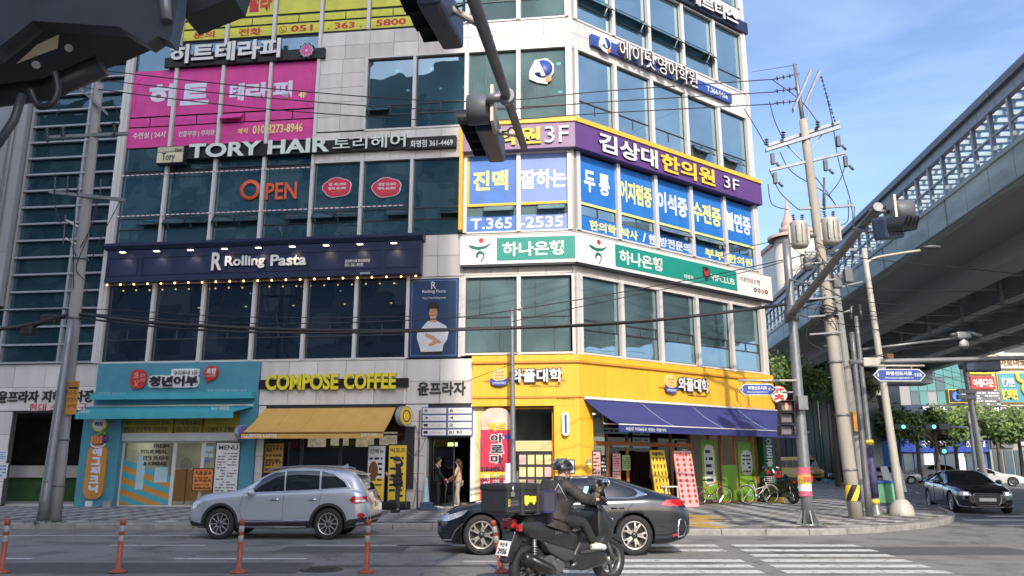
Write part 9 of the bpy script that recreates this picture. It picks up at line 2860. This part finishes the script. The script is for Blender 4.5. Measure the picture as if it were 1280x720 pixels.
mb=MB();mb.bbox(-.31,.29,-.27,.27,.28,.37,.03);tb.part('lid',mb,M_BOX)
for xx in(-.06,.2):
 mb=MB();mb.box(xx-.025,xx+.025,-.275,.275,.0,.375);tb.part('strap',mb,M_DKC)
mb=MB();mb.cyl((-.22,-.275,.26),(-.22,-.28,.35),.016);mb.bbox(-.25,-.19,-.285,-.26,.22,.28,.006);tb.part('buckle',mb,M_CHROME)
mb=MB()
for k in range(24):mb.box(-.29+k*.023,-.278+k*.023,-.264,-.26,.05,.056)
tb.part('stitching',mb,C_GREY)
mb=MB();ring(mb,-.275,-.25,.11,.19,-.26,.006,.004);mb.box(-.02,.05,-.266,-.261,.13,.23);mb.box(.055,.17,-.266,-.261,.15,.22);mb.prism(circ(.01,.13,.022,12),-.268,-.261,'y');mb.prism(circ(.13,.14,.022,12),-.268,-.261,'y');tb.part('yellow_emblem',mb,C_LETY)
mb=MB();text(mb,'NATIONAL',-.24,-.12,.15,.175,-.261,.003,.02);text(mb,'GEOGRAPHIC',-.24,-.10,.115,.14,-.261,.003,.02);tb.part('lettering',mb,C_GREY,fix=False)
tp_=T('pouch','small blue purple pouch hung between rider and delivery box','pouch',loc=SM@Vector((.06,-.30,.98)),rz=hdg)
mb=MB();mb.bbox(-.11,.09,-.06,.05,.0,.26,.02);tp_.part('pouch_body',mb,mat('pouch_purple_grey',(.055,.048,.07),.7,bump=.3))
mb=MB();ring(mb,-.115,.095,.0,.265,-.062,.012,.006);tp_.part('blue_piping',mb,col('dull_blue_piping',52,58,110))
def rj(x,y,z):return(-y,x,z)
J=dict(pel=rj(.40,0,.90),chest=rj(.48,0,1.20),neck=rj(.57,0,1.36),head=rj(.635,0,1.47),look=(0.15,1,-.1),lsh=rj(.48,.19,1.32),lel=rj(.68,.28,1.12),lwr=rj(.93,.33,1.11),rsh=rj(.48,-.19,1.32),rel=rj(.69,-.29,1.13),rwr=rj(.93,-.33,1.11),lhip=rj(.42,.10,.86),lkn=rj(.82,.17,.84),lan=rj(.98,.20,.53),ltoe=rj(1.08,.21,.49),rhip=rj(.42,-.10,.86),rkn=rj(.80,-.20,.82),ran=rj(.95,-.24,.54),rtoe=rj(1.06,-.25,.49),lhd=(0,1,.1),rhd=(0,1,.1),lfd=(0,.2,-1),rfd=(0,.2,-1))
t,b,P=person('delivery rider in dark brown jacket, black helmet and gloves riding the scooter',J,(M_BRNC,M_BLKC,M_SHOEW,M_HAIRB),rear,hdg-pi/2,'helmet',bulk=1.7,skirtw=1.5)
hd=P['head']
mb=MB();bm=bmesh.new();bmesh.ops.create_uvsphere(bm,u_segments=28,v_segments=18,radius=.128)
bmesh.ops.delete(bm,geom=[v for v in bm.verts if v.co.z<-.035-.3*max(0,-v.co.y)*.2],context='VERTS')
for v in bm.verts:v.co.y*=1.15;v.co.x*=.95
mb.frombm(bm,0,Matrix.Translation(hd+Vector((0,-.005,.045))),True);he=t.part('helmet',mb,mat('gloss_black_helmet',(.015,.015,.016),.2,coat=.6),parent=b)
mb=MB()
for k in range(7):
 a=-.9+1.8*k/6
 mb.tube([hd+Vector((.122*sin(a)*.9,-.140*cos(q)*cos(a*.6),.045+.126*sin(q)))for q in(.35,.7,1.05,1.4)],.010,5)
t.part('helmet_vents',mb,M_GALVD,parent=he)
mb=MB();mb.tube([hd+Vector((.105,.01,.02)),hd+Vector((.085,.04,-.08)),hd+Vector((0,.06,-.115)),hd+Vector((-.085,.04,-.08)),hd+Vector((-.105,.01,.02))],.007,5);t.part('chin_strap',mb,M_BLKC,parent=he)
mb=MB();mb.tube([P['neck']+Vector((0,-.01,-.04)),P['neck']+Vector((0,.0,.05))],[.085,.075],14);t.part('collar',mb,M_BRNC,parent=b)
for s_ in 'lr':
 w=P[s_+'wr']
 skinpart(t,'glove',[[(a,c,(r_[0]+.016,r_[1]+.018)if isinstance(r_,tuple)else r_+.010)for a,c,r_ in ch]for ch in fingers(s_,w,(0,1,.1),(0,.2,-1),(1,0,0)if s_=='l' else(-1,0,0))],s_+'p',M_BLKC,parent=b,sub=1)
mb=MB();c0=Vector(rj(.33,-.14,1.2))
tri_=[Vector(rj(.36,-.19,1.32)),Vector(rj(.27,-.14,1.13)),Vector(rj(.47,-.24,1.12))]
mb.tube(tri_,.010,5,closed=True);mb.tube([Vector(rj(.44,-.175,1.20)),Vector(rj(.47,-.19,1.10))],[.03,.035],8);t.part('reflective_triangle',mb,C_POSTW,parent=b)
mb=MB();q_=at_z(1036,604,0);mb.tube([at_y(1030,599,q_.y),at_y(1037,601,q_.y),(at_y(1042,616,q_.y).x,q_.y,.02)],.06,6);mb.tube([at_y(1030,599,q_.y),(at_y(1034,612,q_.y).x,q_.y,.02)],.06,6)
solo('bicycle_rack',mb,C_TEALA,'thin turquoise bar rack standing near the yellow minibus','rack',loc=tuple(q_),frame=WORLD)
p=at_z(992,630,PAVE_Z)
t=T('parked_scooter','dark motor scooter parked behind the mast pole with the pasted poster','scooter',loc=p,rz=radians(115));scooter(t)
# bicycles
def bicycle(label,p,rz,mframe,road=True,basket=False):
 t=T('bicycle',label,'bicycle',loc=p,rz=rz)
 R_=.335
 for x in(0,1.0):
  mb=MB();mb.tube([(x+R_*cos(a),0,R_+R_*sin(a))for a in[2*pi*k/32 for k in range(32)]],.014 if road else.02,6,closed=True);o=t.part('wheel',mb,M_TYRE)
  mb=MB();mb.tube([(x+(R_-.02)*cos(a),0,R_+(R_-.02)*sin(a))for a in[2*pi*k/32 for k in range(32)]],.009,5,closed=True);t.part('rim',mb,M_CHROME,parent=o)
  mb=MB()
  for k in range(20):
   a=2*pi*k/20;mb.tube([(x+.02*cos(a+.5),(.02 if k%2 else-.02),R_+.02*sin(a+.5)),(x+(R_-.02)*cos(a),0,R_+(R_-.02)*sin(a))],.0018,3,smooth=False)
  t.part('spokes',mb,M_CHROME,parent=o)
 bb=(.43,0,.28);st=(.30,0,.80);hd_=(.84,0,.82 if road else.78);hl=(.87,0,.68 if road else.62)
 for a,b_,r in((bb,(.31,0,.72),.016),(bb,hl,.019),((.32,0,.70),hd_,.016)if road else((.36,0,.52),(.85,0,.66),.019),((0,0,R_),bb,.010),((0,0,R_),(.32,0,.68),.009),(hd_,hl,.02),(hl,(.94,0,.52),.014),((.94,0,.52),(1.0,0,R_),.012)):
  mb=MB();mb.tube([a,b_],r,8);t.part('frame_tube',mb,mframe)
 mb=MB();mb.tube([(.31,0,.72),(.285,0,.86 if road else.82)],.013,6);t.part('seat_post',mb,M_CHROME)
 mb=MB();mb.sphere((.27,0,.88 if road else.84),.12,12,sc=(1.05,.5,.22));t.part('saddle',mb,M_BLKC)
 if road:
  for sy in(-1,1):mb=MB();mb.tube(catmull([(.83,0,.90),(.85,sy*.2,.90),(.96,sy*.21,.90),(.98,sy*.21,.82),(.90,sy*.21,.76)],4),.012,6);t.part('handlebar',mb,M_BLKC)
 else:
  mb=MB();mb.tube([(.78,0,.78),(.80,0,.96)],.014,6);t.part('stem',mb,M_CHROME)
  mb=MB();mb.tube(catmull([(.68,-.28,1.0),(.80,-.12,.98),(.80,.12,.98),(.68,.28,1.0)],4),.012,6);t.part('handlebar',mb,M_BLKC)
 mb=MB();mb.lathe([(.06,-.005),(.09,-.005),(.09,.005),(.06,.005)],18,M=Matrix.Translation((bb[0],-.05,bb[2]))@Matrix.Rotation(pi/2,4,'X'));mb.cyl((bb[0],-.06,bb[2]),(bb[0]+.12,-.07,bb[2]-.12),.009);mb.cyl((bb[0],.06,bb[2]),(bb[0]-.12,.07,bb[2]+.12),.009);mb.box(bb[0]+.08,bb[0]+.16,-.13,-.07,bb[2]-.14,bb[2]-.12);mb.box(bb[0]-.16,bb[0]-.08,.07,.13,bb[2]+.12,bb[2]+.14);t.part('crankset',mb,M_CHROME)
 if basket:
  mb=MB()
  for z in(.78,.86,.94,1.0):
   mb.tube([(.90,-.14,z),(1.12,-.14,z),(1.12,.14,z),(.90,.14,z)],.005,4,closed=True,smooth=False)
  for x_,y_ in((.90,-.14),(1.01,-.14),(1.12,-.14),(1.12,0),(1.12,.14),(1.01,.14),(.9,.14)):mb.tube([(x_,y_,.78),(x_,y_,1.0)],.005,4)
  t.part('basket',mb,M_ALU)
  for x in(0,1.0):
   mb=MB();mb.tube([(x+(R_+.035)*cos(a),0,R_+(R_+.035)*sin(a))for a in[radians(q)for q in range(20,175,15)]],.014,5);t.part('mudguard',mb,M_ALU)
 return t
p=at_z(868,631,PAVE_Z)
bicycle('red road bicycle with drop handlebars leaning before the green flower shop panel',at_z(874,631,PAVE_Z),radians(12),carpaint('red_bike_paint',(.50,.03,.03),.1,.3),True)
bicycle('white city bicycle with wire basket standing at the right end of the flower shop',at_z(934,630,PAVE_Z),radians(14),carpaint('white_bike_paint',(.6,.6,.58),.1,.3),False,True)
